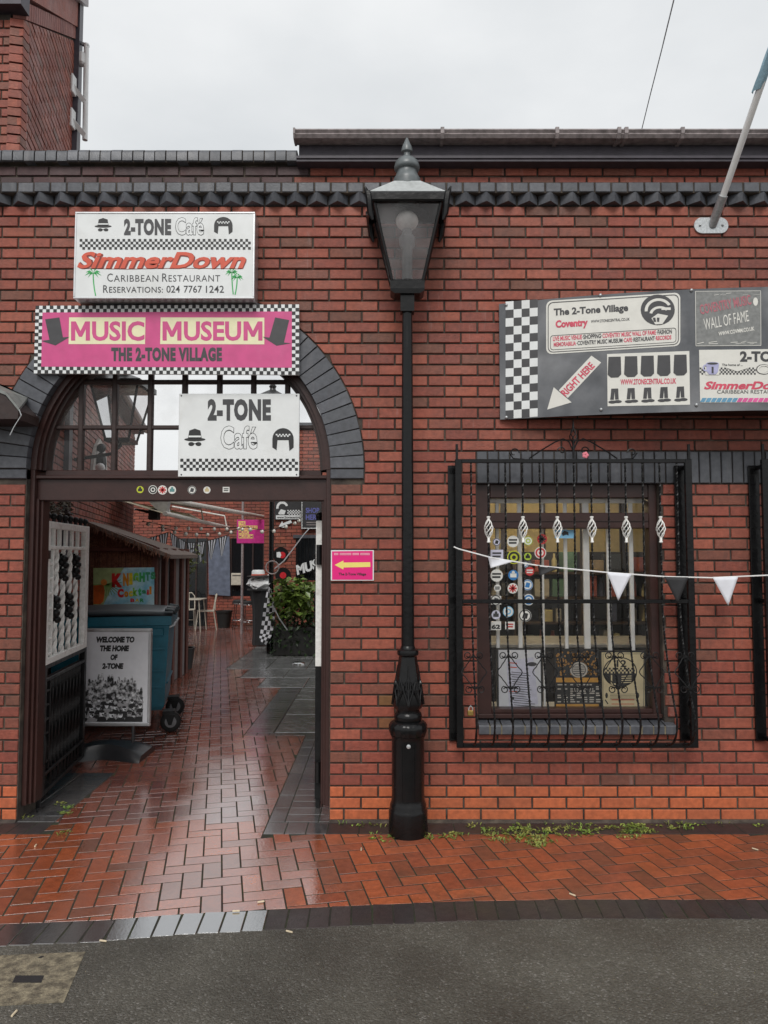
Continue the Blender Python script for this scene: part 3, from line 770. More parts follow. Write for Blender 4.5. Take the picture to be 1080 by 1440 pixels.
for sgn in (-1, 1):
    xo = ACX+sgn*(RI-.002)
    for nm, w, y0 in (('jamb', .03, .055), ('jamb_moulding', .048, .085), ('jamb_bead', .064, .115)):
        xa, xb = sorted((xo if nm == 'jamb' else xo-sgn*(.03 if nm == 'jamb_moulding' else .048), xo-sgn*w))
        mb().bbox(xa, xb, y0, .22, .085, ACZ if nm == 'jamb' else TZ0+.01, .003).build(nm, M_wood, fr)
tr_ = mb()
tr_.bbox(ACX-RI+.03, ACX+RI-.03, .1, .22, TZ0, TZ1-.03, .004).build('transom', M_wood, fr)
mb().bbox(ACX-RI+.005, ACX+RI-.005, .07, .22, TZ1-.03, TZ1-.006, .004).build('transom_ledge', M_wood, fr)
mb().bbox(ACX-RF-.01, ACX+RF+.01, .13, .2, TZ1-.006, TZ1+.035, .004).build('fanlight_rail', M_wood, fr)
FZ0 = TZ1+.03
vx = [P(u, 600, .15).x for u in (114, 161, 211, 259, 308, 356, 404)]
hz = [P(200, 537, .15).z, P(200, 601, .15).z]
def chord(x): return ACZ+math.sqrt(max(0, RF**2-(x-ACX)**2))
for x in vx: mb().bbox(x-.017, x+.017, .135, .185, FZ0, chord(x)+.02, .005).build('glazing_bar', M_wood2, fr)
for z in hz:
    w = math.sqrt(RF**2-(z-ACZ)**2)
    mb().bbox(ACX-w-.02, ACX+w+.02, .14, .18, z-.014, z+.014, .005).build('glazing_bar', M_wood2, fr)
zs = [FZ0]+sorted(hz)+[ACZ+RF]; xs = [ACX-RF]+vx+[ACX+RF]
for i in range(len(xs)-1):
    for j in range(3):
        q = [(xs[i], zs[j]), (xs[i+1], zs[j]), (xs[i+1], zs[j+1]), (xs[i], zs[j+1])]
        for k in range(1, 40):
            t = math.pi*k/40; n = (-math.cos(t), -math.sin(t))
            q = clip(q, (ACX-n[0]*(RF+.01), ACZ-n[1]*(RF+.01)), n)
        q = clean(q)
        if len(q) >= 3 and abs(area2(q)) > .002:
            tl = random.gauss(0, .006); cx = sum(p[0] for p in q)/len(q)
            mb().face([Vector((a, .16+(a-cx)*tl, b)) for a, b in q]).build('pane', M_dglass if j > 0 else M_glass, fr)
# round stickers on the transom
def sticker(parent, Y, u, v, r, base, ink, kind=0, sq=False):
    S = plane_at(Y); S2 = plane_at(Y-.0012)
    p = Print(S)
    if sq: p.rect(u-r, v-r*.8, u+r, v+r*.8)
    else: p.disc(u, v, r, 16)
    o = p.build('sticker', base, parent)
    q = Print(S2)
    if kind == 0: q.ring(u, v, r*.85, r*.3, 16); q.disc(u, v, r*.3, 8)
    elif kind == 1: q.rect(u-r*.75, v-r*.18, u+r*.75, v+r*.18); q.rect(u-r*.18, v-r*.75, u+r*.18, v+r*.75); q.line([(u-r*.6, v-r*.6), (u+r*.6, v+r*.6)], r*.2); q.line([(u+r*.6, v-r*.6), (u-r*.6, v+r*.6)], r*.2)
    elif kind == 2: q.rect(u-r*.6, v-r*.3, u+r*.6, v+r*.45); q.disc(u, v-r*.5, r*.3, 10)
    elif kind == 3: q.rect(u-r*.7, v-r*.4, u+r*.7, v-r*.12); q.rect(u-r*.7, v+r*.1, u+r*.6, v+r*.4)
    elif kind == 4: q.ring(u, v, r*.95, r*.16, 16); q.poly([(u-r*.5, v+r*.4), (u-r*.2, v-r*.5), (u+r*.5, v-r*.3), (u+r*.3, v+r*.5)])
    q.build('sticker_print', ink, o)
Mc = {k: mat('sticker_'+k, c, .4, var=.03) for k, c in dict(yellow=(.5, .55, .03), red=(.5, .04, .04), blue=(.03, .18, .45), sky=(.2, .45, .65), pale=(.7, .7, .66), teal=(.1, .25, .25), lime=(.4, .55, .05), tan=(.55, .45, .25), lav=(.6, .6, .72), orange=(.6, .2, .04)).items()}
for u, v, r, b, i, k in ((197, 688.5, 5, 'yellow', 'ink', 2), (215, 688.5, 6.2, 'pale', 'ink', 0), (228.5, 689, 6.5, 'pale', 'red', 1), (242, 689, 5.6, 'pale', 'teal', 2), (270, 689, 6, 'pale', 'grey', 4), (291, 689, 5, 'pale', 'tan', 2), (318, 688.5, 4.8, 'pale', 'grey', 3)):
    sticker(fr, .0985, u, v, r, Mc[b], M_ink if i == 'ink' else (M_grey if i == 'grey' else Mc[i]), k, k == 3)
# ================================================================== signs
def cafe_outline(parent, Yk, Yw, t, u0, v0, u1, v1):
    Print(plane_at(Yk)).text(t, u0, v0, u1, v1, bold=.035).build('lettering_outline', M_ink, parent)
    Print(plane_at(Yw)).text(t, u0+.7, v0+.7, u1-.7, v1-.7, bold=.012).build('lettering', M_white, parent)
def hat_emblem(parent, Y, u0, v0, u1, v1):
    w, h = u1-u0, v1-v0; p = Print(plane_at(Y)); c = (u0+u1)/2
    p.poly([(u0+w*.18, v0+h*.42), (u0+w*.24, v0+h*.1), (u0+w*.5, v0+h*.02), (u0+w*.76, v0+h*.1), (u0+w*.82, v0+h*.42)])
    p.disc(c, v0+h*.47, w*.5, 20, h*.075)
    p.disc(u0+w*.33, v0+h*.66, w*.14, 12, h*.085); p.disc(u0+w*.67, v0+h*.66, w*.14, 12, h*.085); p.rect(u0+w*.4, v0+h*.63, u0+w*.6, v0+h*.66)
    p.build('emblem', M_ink, parent)
    q = Print(plane_at(Y-.001)); q.rect(u0+w*.21, v0+h*.31, u0+w*.79, v0+h*.38); q.build('emblem_band', M_white, parent)
def bob_emblem(parent, Y, u0, v0, u1, v1):
    w, h = u1-u0, v1-v0; p = Print(plane_at(Y)); c = (u0+u1)/2
    p.poly([(c+w*.5*math.cos(a), v0+h*.45-h*.45*math.sin(a)) for a in [math.pi*k/12 for k in range(13)]]+[(u0, v0+h*.8), (u0+w*.2, v0+h*.92), (u0+w*.24, v0+h*.5), (u1-w*.24, v0+h*.5), (u1-w*.2, v0+h*.95), (u1, v0+h*.8)])
    p.build('emblem', M_ink, parent)
    q = Print(plane_at(Y-.001)); q.check(u0+w*.16, v0+h*.24, u1-w*.16, v0+h*.36, 9, 2); q.build('emblem_band', M_white, parent)
def lightbox():
    Y = -.14
    a, b = P(106, 298, Y), P(357.5, 420, Y)
    s = thing('cafe_lightbox_sign', (a.x/2+b.x/2, -.07, b.z), 'white lightbox sign with red script lettering and green palm trees above the pink sign', 'sign')
    mb().bbox(a.x, b.x, Y+.006, -.002, b.z, a.z, .004).build('case', M_alu, s)
    t = .012
    fm = mb()
    for x0, x1, z0, z1 in ((a.x, b.x, a.z-t, a.z), (a.x, b.x, b.z, b.z+t), (a.x, a.x+t, b.z+t, a.z-t), (b.x-t, b.x, b.z+t, a.z-t)): mb().bbox(x0, x1, Y-.004, Y+.0055, z0, z1, .002).build('frame', M_alu, s)
    mb().box(a.x+t, b.x-t, Y, Y+.0055, b.z+t, a.z-t).build('face', M_white, s)
    Y1 = Y-.0012; Q = plane_at(Y1)
    Print(Q).text('2-TONE', 174.3, 307.5, 240.7, 331, bold=.06, spacing=1.12).build('lettering', M_grey, s)
    cafe_outline(s, Y1, Y1-.001, 'Café', 246.4, 305.5, 287, 331)
    Print(Q).check(112, 336, 352.6, 351, 64, 4).build('checker_band', M_ink, s)
    Print(Q).text('SimmerDown', 113.4, 355, 347, 378.5, bold=.05, shear=.45).build('lettering_shadow', M_redink2, s)
    Print(plane_at(Y1-.001)).text('SimmerDown', 112.4, 354, 346, 377.5, bold=.03, shear=.45).build('lettering', M_redink, s)
    Print(Q).line([(116, 377.5), (180, 378.5), (250, 377), (340, 378)], .8).build('lettering_rule', M_redink2, s)
    p = Print(Q)
    p.text('C', 150.7, 384.5, 158.6, 396); p.text('ARIBBEAN', 160, 386.8, 222.5, 396, spacing=1.1); p.text('R', 228, 384.5, 235.6, 396); p.text('ESTAURANT', 237, 386.8, 309.5, 396, spacing=1.1)
    p.text('R', 145, 401, 152, 411.6, bold=.008); p.text('ESERVATIONS:', 153.4, 403.2, 229, 411.6, bold=.008, spacing=1.08); p.text('024', 234, 401.6, 253, 411.6, bold=.008); p.text('7767', 258.5, 401.6, 284, 411.6, bold=.008); p.text('1242', 289.5, 401.6, 315, 411.6, bold=.008)
    p.build('lettering', M_grey, s)
    hat_emblem(s, Y1, 133, 306, 157, 332); bob_emblem(s, Y1, 301, 305, 327, 331)
    def palm(cx, top, bot, hw, lean):
        p = Print(Q); pts = [(cx+lean*(k/6)**2, top+6+(bot-top-6)*k/6) for k in range(7)]
        p.line(pts, 1.6)
        for a in range(0, 360, 40):
            aa = R(a+10); ex, ey = cx+hw*math.cos(aa), top+6+hw*.55*math.sin(aa)+2.5*abs(math.cos(aa))
            mx_, my = (cx+ex)/2, (top+6+ey)/2-2.2
            p.poly([(cx, top+6), (mx_, my-1.3), (ex, ey), (mx_, my+1.3)])
        p.build('palm_print', M_green, s)
    palm(131, 378, 416, 12, 3.5); palm(326, 377, 414, 9.5, 2); palm(333.5, 384, 414.5, 9, -3)
lightbox()
def museum_sign():
    Y = -.05; a, b = P(48, 429, Y), P(420, 526.5, Y)
    s = thing('music_museum_sign', ((a.x+b.x)/2, -.02, b.z), 'long pink sign with checkered border and two black arrows across the arch', 'sign')
    q = [P(50, 430, Y), P(420.5, 428, Y), P(420.5, 527, Y), P(47.5, 525, Y)]
    m = mb(); m.add(q+[p+Vector((0, .02, 0)) for p in q], [(0, 1, 2, 3), (7, 6, 5, 4), (0, 4, 5, 1), (1, 5, 6, 2), (2, 6, 7, 3), (3, 7, 4, 0)]); m.build('panel', M_white, s)
    for u in (90, 234, 380):                        # timber battens that hold the sign off the wall
        p = P(u, 432, -.03); mb().box(p.x-.02, p.x+.02, -.031, .004, b.z+.12, a.z-.01).build('batten', M_wood2, s)
    Y1 = Y-.0012; Q = plane_at(Y1)
    tq = [(50, 430), (420.5, 428), (420.5, 527), (47.5, 525)]
    def mapuv(x, y):                                # x,y in 0..1 on the panel
        l = (tq[0][0]+(tq[3][0]-tq[0][0])*y, tq[0][1]+(tq[3][1]-tq[0][1])*y); r = (tq[1][0]+(tq[2][0]-tq[1][0])*y, tq[1][1]+(tq[2][1]-tq[1][1])*y)
        return (l[0]+(r[0]-l[0])*x, l[1]+(r[1]-l[1])*x)
    p = Print(Q); NX, NY = 74, 20
    for i in range(NX):
        for j in range(NY):
            if (i < 2 or i >= NX-2 or j < 2 or j >= NY-2) and (i+j) % 2 == 0:
                p.poly([mapuv(i/NX, j/NY), mapuv((i+1)/NX, j/NY), mapuv((i+1)/NX, (j+1)/NY), mapuv(i/NX, (j+1)/NY)])
    p.build('checker_border', M_ink, s)
    p = Print(Q); p.poly([mapuv(2/NX, 2/NY), mapuv(1-2/NX, 2/NY), mapuv(1-2/NX, 1-2/NY), mapuv(2/NX, 1-2/NY)]); p.build('pink_field', M_pink, s)
    Q2 = plane_at(Y1-.001); Q3 = plane_at(Y1-.002)
    z = lambda x, y: (30+x/2.634, 280+y/2.634)
    p = Print(Q2); p.poly([z(177, 438), z(460, 438), z(458, 537), z(175, 537)]); p.poly([z(516, 438), z(900, 439), z(900, 538), z(514, 537)]); p.build('pale_panel', M_cream, s)
    MS = [(0, 0), (0, 1), (.25, 1), (.5, .5), (.75, 1), (1, 1), (1, 0), (.78, 0), (.78, .6), (.58, .2), (.42, .2), (.22, .6), (.22, 0)]
    def M_(x0, x1): q = Print(Q3); q.poly([z(x0+(x1-x0)*a, 524-71*b) for a, b in MS]); q.build('lettering', M_pink, s)
    M_(184, 254); M_(523, 593); M_(823, 893)
    p = Print(Q3); p.text('USIC', *z(262, 452), *z(456, 525), bold=.03); p.text('USEU', *z(602, 452), *z(814, 525), bold=.03); p.build('lettering', M_pink, s)
    p = Print(Q2); p.text('THE 2-TONE VILLAGE', *z(333, 549), *z(743, 601), bold=.06, spacing=1.12); p.build('lettering', M_grey, s)
    p = Print(Q2)
    p.poly([z(*q) for q in ((88, 445), (141, 438), (154, 512), (180, 510), (126, 542), (73, 525), (104, 521))]); p.build('arrow_print', M_grey, s); p = Print(Q2)
    p.poly([z(*q) for q in ((940, 438), (992, 448), (973, 531), (1000, 534), (945, 543), (893, 510), (919, 513))]); p.build('arrow_print', M_grey, s)
museum_sign()
def cafe_sign():
    Y = .045; a, b = P(252, 553.5, Y), P(420.5, 670.5, Y)
    s = thing('cafe_panel_sign', ((a.x+b.x)/2, Y, b.z), 'small white sign with checker strip fixed over the fanlight', 'sign')
    mb().bbox(a.x, b.x, Y, Y+.012, b.z, a.z, .003).build('panel', M_white, s)
    for u in (300, 380): p = P(u, 600, .06); mb().box(p.x-.015, p.x+.015, Y+.011, .14, b.z+.02, a.z-.02).build('batten', M_wood2, s)
    Y1 = Y-.0012; Q = plane_at(Y1)
    Print(Q).text('2-TONE', 292, 561, 381, 592, bold=.06, spacing=1.12).build('lettering', M_grey, s)
    cafe_outline(s, Y1, Y1-.001, 'Café', 310, 598.5, 362, 632)
    Print(Q).check(253.5, 645, 419, 662, 38, 4).build('checker_band', M_ink, s)
    hat_emblem(s, Y1, 259, 602, 289, 636); bob_emblem(s, Y1, 383, 602, 413, 636)
    p = Print(Q)
    for u, v in ((255, 556.5), (417, 556.5), (255, 667.5), (417, 667.5)): p.disc(u, v, 1.2, 8)
    p.build('screw', M_grey, s)['kind'] = 'stuff'
cafe_sign()
def arrow_sign():
    Y = -.012; z = lambda x, y: (440+x/9, 740+y/9)
    s = thing('pink_arrow_sign', P(495, 817, -.006), 'small hot pink sign with a yellow arrow on the brick pier', 'sign')
    a, b = P(*z(228, 303), Y), P(*z(772, 690), Y)
    mb().bbox(a.x, b.x, Y, .003, b.z, a.z, .002).build('panel', M_white, s)
    Print(plane_at(Y-.001)).poly([z(242, 318), z(757, 312), z(757, 678), z(242, 678)]).build('pink_field', M_hot, s)
    Print(plane_at(Y-.002)).poly([z(*q) for q in ((275, 490), (385, 435), (388, 460), (725, 455), (728, 515), (388, 522), (385, 547))]).build('arrow_print', M_yel, s)
    p = Print(plane_at(Y-.002))
    for x0, x1 in ((268, 322), (340, 485), (502, 583), (600, 718)): p.rect(*z(x0, 338), *z(x1, 366))
    p.build('top_line_print', mat('pale_pink_print', (.8, .35, .45), .5), s)
    q = Print(plane_at(Y-.003))
    for x0, x1 in ((268, 322), (340, 485), (502, 583), (600, 718)):
        n = int((x1-x0)/14)
        for i in range(1, n): q.rect(*z(x0+(x1-x0)*i/n-2, 344), *z(x0+(x1-x0)*i/n+1.5, 361))
    q.build('top_line_gaps', M_hot, s)['kind'] = 'stuff'
    Print(plane_at(Y-.002)).text('The 2-Tone Village', *z(325, 588), *z(672, 632), bold=.03).build('lettering', M_ink, s)
arrow_sign()
def big_board():
    X0, XM = P(702.5, 500, -.03).x, 2.75; hw = XM-X0
    g = lambda x: -.03-.33*(1-((x-XM)/hw)**2)
    def surf(off):
        def S(u, v):
            Y = -.2
            for _ in range(14): Y = Y*.4+.6*(g(P(u, v, Y).x))
            return P(u, v, Y)+Vector((0, -off, 0))
        S.step = 9
        return S
    zt, zb = P(702.5, 427.5, -.03).z, P(702.5, 590, -.03).z
    s = thing('curved_banner_board', (XM, -.1, zb), 'large grey bowed billboard with checker strip and white arrow above the barred window', 'sign')
    M_board = mat('weathered_grey_board', (.085, .09, .1), .32, var=.18, scale=2.2, col2=(.17, .175, .185), mix=.55, rvar=.1, stain=.3, stcol=(.25, .25, .26), stscale=3)
    n = 44; m = mb(True); xs_ = [X0+2*hw*i/n for i in range(n+1)]
    vs = []
    for x in xs_: vs += [Vector((x, g(x), zb)), Vector((x, g(x), zt)), Vector((x, g(x)+.012, zt)), Vector((x, g(x)+.012, zb))]
    fs = []
    for i in range(n):
        for k in range(4): fs.append((i*4+k, i*4+(k+1) % 4, (i+1)*4+(k+1) % 4, (i+1)*4+k))
    m.add(vs, fs+[(0, 1, 2, 3), tuple(4*n+k for k in (3, 2, 1, 0))]); m.build('panel', M_board, s)
    for zz in (zb+.03, zt-.08, (zb+zt)/2):
        mb().prism([(x, g(x)+.013) for x in xs_]+[(X0+2*hw, .004), (X0, .004)], lambda a, b: Vector((a, b, zz)), (0, 0, .03)).build('backing_rib', M_wood2, s)
    Q = surf(.0015); Q2 = surf(.003); Q3 = surf(.0045)
    z = lambda x, y: (690+x/2.769, 390+y/2.769)
    p = Print(Q)
    for i in range(4):
        for j in range(14):
            if (i+j) % 2 == (0 if True else 1):
                x0, x1 = 58+31.2*i, 58+31.2*(i+1); sk = lambda x: -(x-58)*.075
                y0, y1 = 122-27+32.6*j, 122-27+32.6*(j+1)
                p.poly([z(x0, y0+sk(x0)), z(x1, y0+sk(x1)), z(x1, y1+sk(x1)), z(x0, y1+sk(x0))])
    p.build('checker_strip', M_white, s)
    pd = Print(Q)
    for i in range(4):
        for j in range(14):
            if (i+j) % 2 == 1:
                x0, x1 = 58+31.2*i, 58+31.2*(i+1); sk = lambda x: -(x-58)*.075
                y0, y1 = 95+32.6*j, 95+32.6*(j+1)
                pd.poly([z(x0, y0+sk(x0)), z(x1, y0+sk(x1)), z(x1, y1+sk(x1)), z(x0, y1+sk(x0))])
    pd.build('checker_strip', M_grey, s)
    M_card = mat('cream_white_card', (.7, .69, .64), .42, var=.03)
    def rounded(x0, y0, x1, y1, r, sk):
        pts = []
        for cx, cy, a0 in ((x1-r, y0+r, -90), (x1-r, y1-r, 0), (x0+r, y1-r, 90), (x0+r, y0+r, 180)):
            for k in range(5):
                a = R(a0+k*22.5); x, y = cx+r*math.cos(a), cy+r*math.sin(a); pts.append(z(x, y+(x-x0)*sk))
        return pts
    Print(Q).poly(rounded(216, 92, 738, 300, 22, -.063)).build('white_card', M_card, s)
    pr = Print(Q2); ou = rounded(222, 98, 732, 294, 20, -.063); inn = rounded(225, 101, 729, 291, 18, -.063)
    for i in range(len(ou)): j = (i+1) % len(ou); pr.poly([ou[i], ou[j], inn[j], inn[i]])
    ou = rounded(232, 227, 722, 284, 10, -.063); inn = rounded(234, 229, 720, 282, 9, -.063)
    for i in range(len(ou)): j = (i+1) % len(ou); pr.poly([ou[i], ou[j], inn[j], inn[i]])
    def tx(p, t, x0, y0, x1, y1, sk=-.063, bold=.03):
        p.text(t, *z(x0, y0), *z(x1, y1), bold=bold, skew=sk*(x1-x0)/2.769)
    tx(pr, 'The 2-Tone Village', 245, 122, 535, 158, bold=.038)
    tx(pr, 'WWW.2TONECENTRAL.CO.UK', 390, 167, 541, 178, bold=.02)
    red = Print(Q2); tx(red, 'Coventry', 252, 168, 378, 206, bold=.05)
    for t, x0, x1, c in (('LIVE MUSIC VENUE', 242, 355, red), ('·SHOPPING·', 357, 433, pr), ('COVENTRY MUSIC WALL OF FAME', 435, 643, red), ('·FASHION', 646, 705, pr)):
        tx(c, t, x0, 231-(x0-242)*.063, x1, 249-(x0-242)*.063, bold=.03)
    for t, x0, x1, c in (('MEMORABILIA', 245, 332, red), ('·COVENTRY MUSIC MUSEUM·', 334, 516, pr), ('CAFE', 518, 550, red), ('·RESTAURANT·', 552, 641, pr), ('RECORDS', 643, 703, red)):
        tx(c, t, x0, 254-(x0-245)*.063, x1, 271-(x0-245)*.063, bold=.03)
    # round emblem
    em = Print(Q2); c = z(650, 127)
    em.disc(c[0], c[1], 24, 28, 21.5)
    e2 = Print(Q3)
    e2.ring(c[0]+1, c[1]+1, 19.5, 4.2, 18, 17, 175, 330)
    e2.ring(c[0]+3, c[1]+7, 15, 4, 14, 12, 190, 320)
    e2.poly([z(625, 160), z(650, 142), z(690, 150), z(668, 182), z(640, 184)]); e2.rect(*z(664, 118), *z(700, 128))
    em.build('emblem', M_grey, s); e2.build('emblem_highlights', M_card, s)
    e3 = Print(surf(.006)); e3.poly([z(630, 158), z(640, 158), z(643, 174), z(634, 174)]); e3.poly([z(646, 158), z(656, 158), z(655, 174), z(647, 174)]); e3.build('emblem_detail', M_grey, s)
    # arrow
    p = Print(Q); p.poly([z(*q) for q in ((392, 305), (430, 332), (300, 470), (265, 440))]); p.poly([z(*q) for q in ((245, 428), (315, 487), (220, 515))]); p.build('arrow_print', M_card, s)
    red.texto('RIGHT HERE', z(292, 466), z(407, 348), z(270, 446), bold=.03)
    # card of five plain dark shapes behind a white web address band
    p = Print(Q); p.poly([z(453, 299), z(773, 287), z(776, 496), z(455, 502)]); p.build('white_card', M_card, s)
    for i in range(5):
        x = 482+64*i; y = 310-2*i
        pr.poly([z(x-24, y), z(x+24, y-1), z(x+26, y+68), z(x+14, y+80), z(x-14, y+81), z(x-27, y+70)])
        pr.poly([z(x-13, y+124), z(x+14, y+123), z(x+16, y+166), z(x+2, y+166), z(x, y+136), z(x-3, y+167), z(x-17, y+167)]); pr.disc(*z(x-8, y+176), 6, 10, 2.2); pr.disc(*z(x+12, y+174), 6, 10, 2.2)
    tx(red, 'WWW.2TONECENTRAL.CO.UK', 505, 397, 722, 419, sk=-.02, bold=.03)
    # wall of fame panel
    zz = lambda x, y: (960+x/6.54, 390+y/6.54)
    p = Print(Q); p.poly([zz(115, 130), zz(715, 125), zz(718, 628), zz(120, 632)]); p.build('grey_card', mat('grey_print_card', (.2, .205, .2), .4, var=.15, scale=14), s)
    w = Print(Q2); w.texto('WALL OF FAME', zz(200, 487), zz(610, 405), zz(188, 385), bold=.0); w.texto('WWW.COVMM.CO.UK', zz(330, 540), zz(660, 490), zz(325, 503), bold=.035)
    w.line([zz(115, 130), zz(715, 125), zz(718, 628), zz(120, 632), zz(115, 130)], .7); w.disc(*zz(668, 225), 3.5, 10, 6)
    for k in range(14):
        xx = random.uniform(130, 650); yy = random.choice([150, 165, 612, 600]); w.line([zz(xx, yy), zz(xx+random.uniform(20, 90), yy-random.uniform(0, 14))], random.uniform(.3, 1))
    w.build('white_lettering', M_card, s)
    Print(Q2).texto('COVENTRY MUSIC', zz(165, 345), zz(632, 250), zz(150, 255), bold=.02).build('faded_red_lettering', mat('faded_red_print', (.42, .13, .16), .5, var=.2, scale=60), s)
    # cafe card
    p = Print(Q); p.poly([zz(150, 668), zz(1300, 655), zz(1300, 1150), zz(160, 1152)]); p.build('white_card', M_card, s)
    tx2 = lambda p, t, x0, y0, x1, y1, **k: p.text(t, *zz(x0, y0), *zz(x1, y1), **k)
    tx2(pr, '2-TONE', 525, 680, 985, 778, bold=.045); tx2(pr, 'The home of ...', 360, 795, 550, 816, bold=.02)
    tx2(pr, 'Café', 672, 800, 985, 895, bold=.03); pr.check(*zz(155, 830), *zz(670, 895), 32, 4)
    tx2(pr, 'CARIBBEAN RESTAURANT', 315, 1037, 960, 1070, bold=.0)
    wc = Print(Q3); tx2(wc, 'Café', 680, 806, 977, 889, bold=.005); wc.rect(*zz(205, 826), *zz(335, 898)); wc.poly([zz(380, 828), zz(620, 828), zz(500, 868)]); wc.build('white_lettering', M_card, s)['kind'] = 'stuff'
    tx2(red, 'SimmerDown', 205, 957, 985, 1032, bold=.04, shear=.4)
    pr.build('black_lettering', M_grey, s); red.build('red_lettering', mat('pinkish_red_print', (.6, .07, .12), .45), s)
    mg = Print(surf(.006)); mg.poly([zz(212, 800), zz(330, 800), zz(322, 870), zz(300, 895), zz(240, 895), zz(218, 870)]); mg.disc(*zz(271, 795), 9.2, 16, 2.2); mg.ring(*zz(207, 835), 4, 1.6, 12, 5); mg.build('mug_print', mat('lavender_print', (.4, .4, .6), .4), s)
    md = Print(surf(.0072)); md.disc(*zz(271, 795), 7.6, 16, 1.5); md.rect(*zz(262, 825), *zz(280, 885)); md.build('mug_detail', M_grey, s)
    st = [Print(Q2), Print(Q2)]
    for k in range(24):
        x = 160+k*48; st[0 if k < 7 else 1].poly([zz(x+20, 1110), zz(x+60, 1110), zz(x+38, 1148), zz(x-2, 1148)])
    st[0].build('blue_stripe_print', mat('blue_stripe', (.12, .3, .45), .4), s); st[1].build('pink_stripe_print', mat('pink_stripe', (.65, .1, .3), .4), s)
    for u, v in ((972, 408.5), (979, 569.5), (844, 415.5), (845, 576), (712, 429), (712, 587)):
        q = surf(.004)(u, v); mb(True).ball(q, .011, 8, 5).build('bolt', M_galv, s)
big_board()
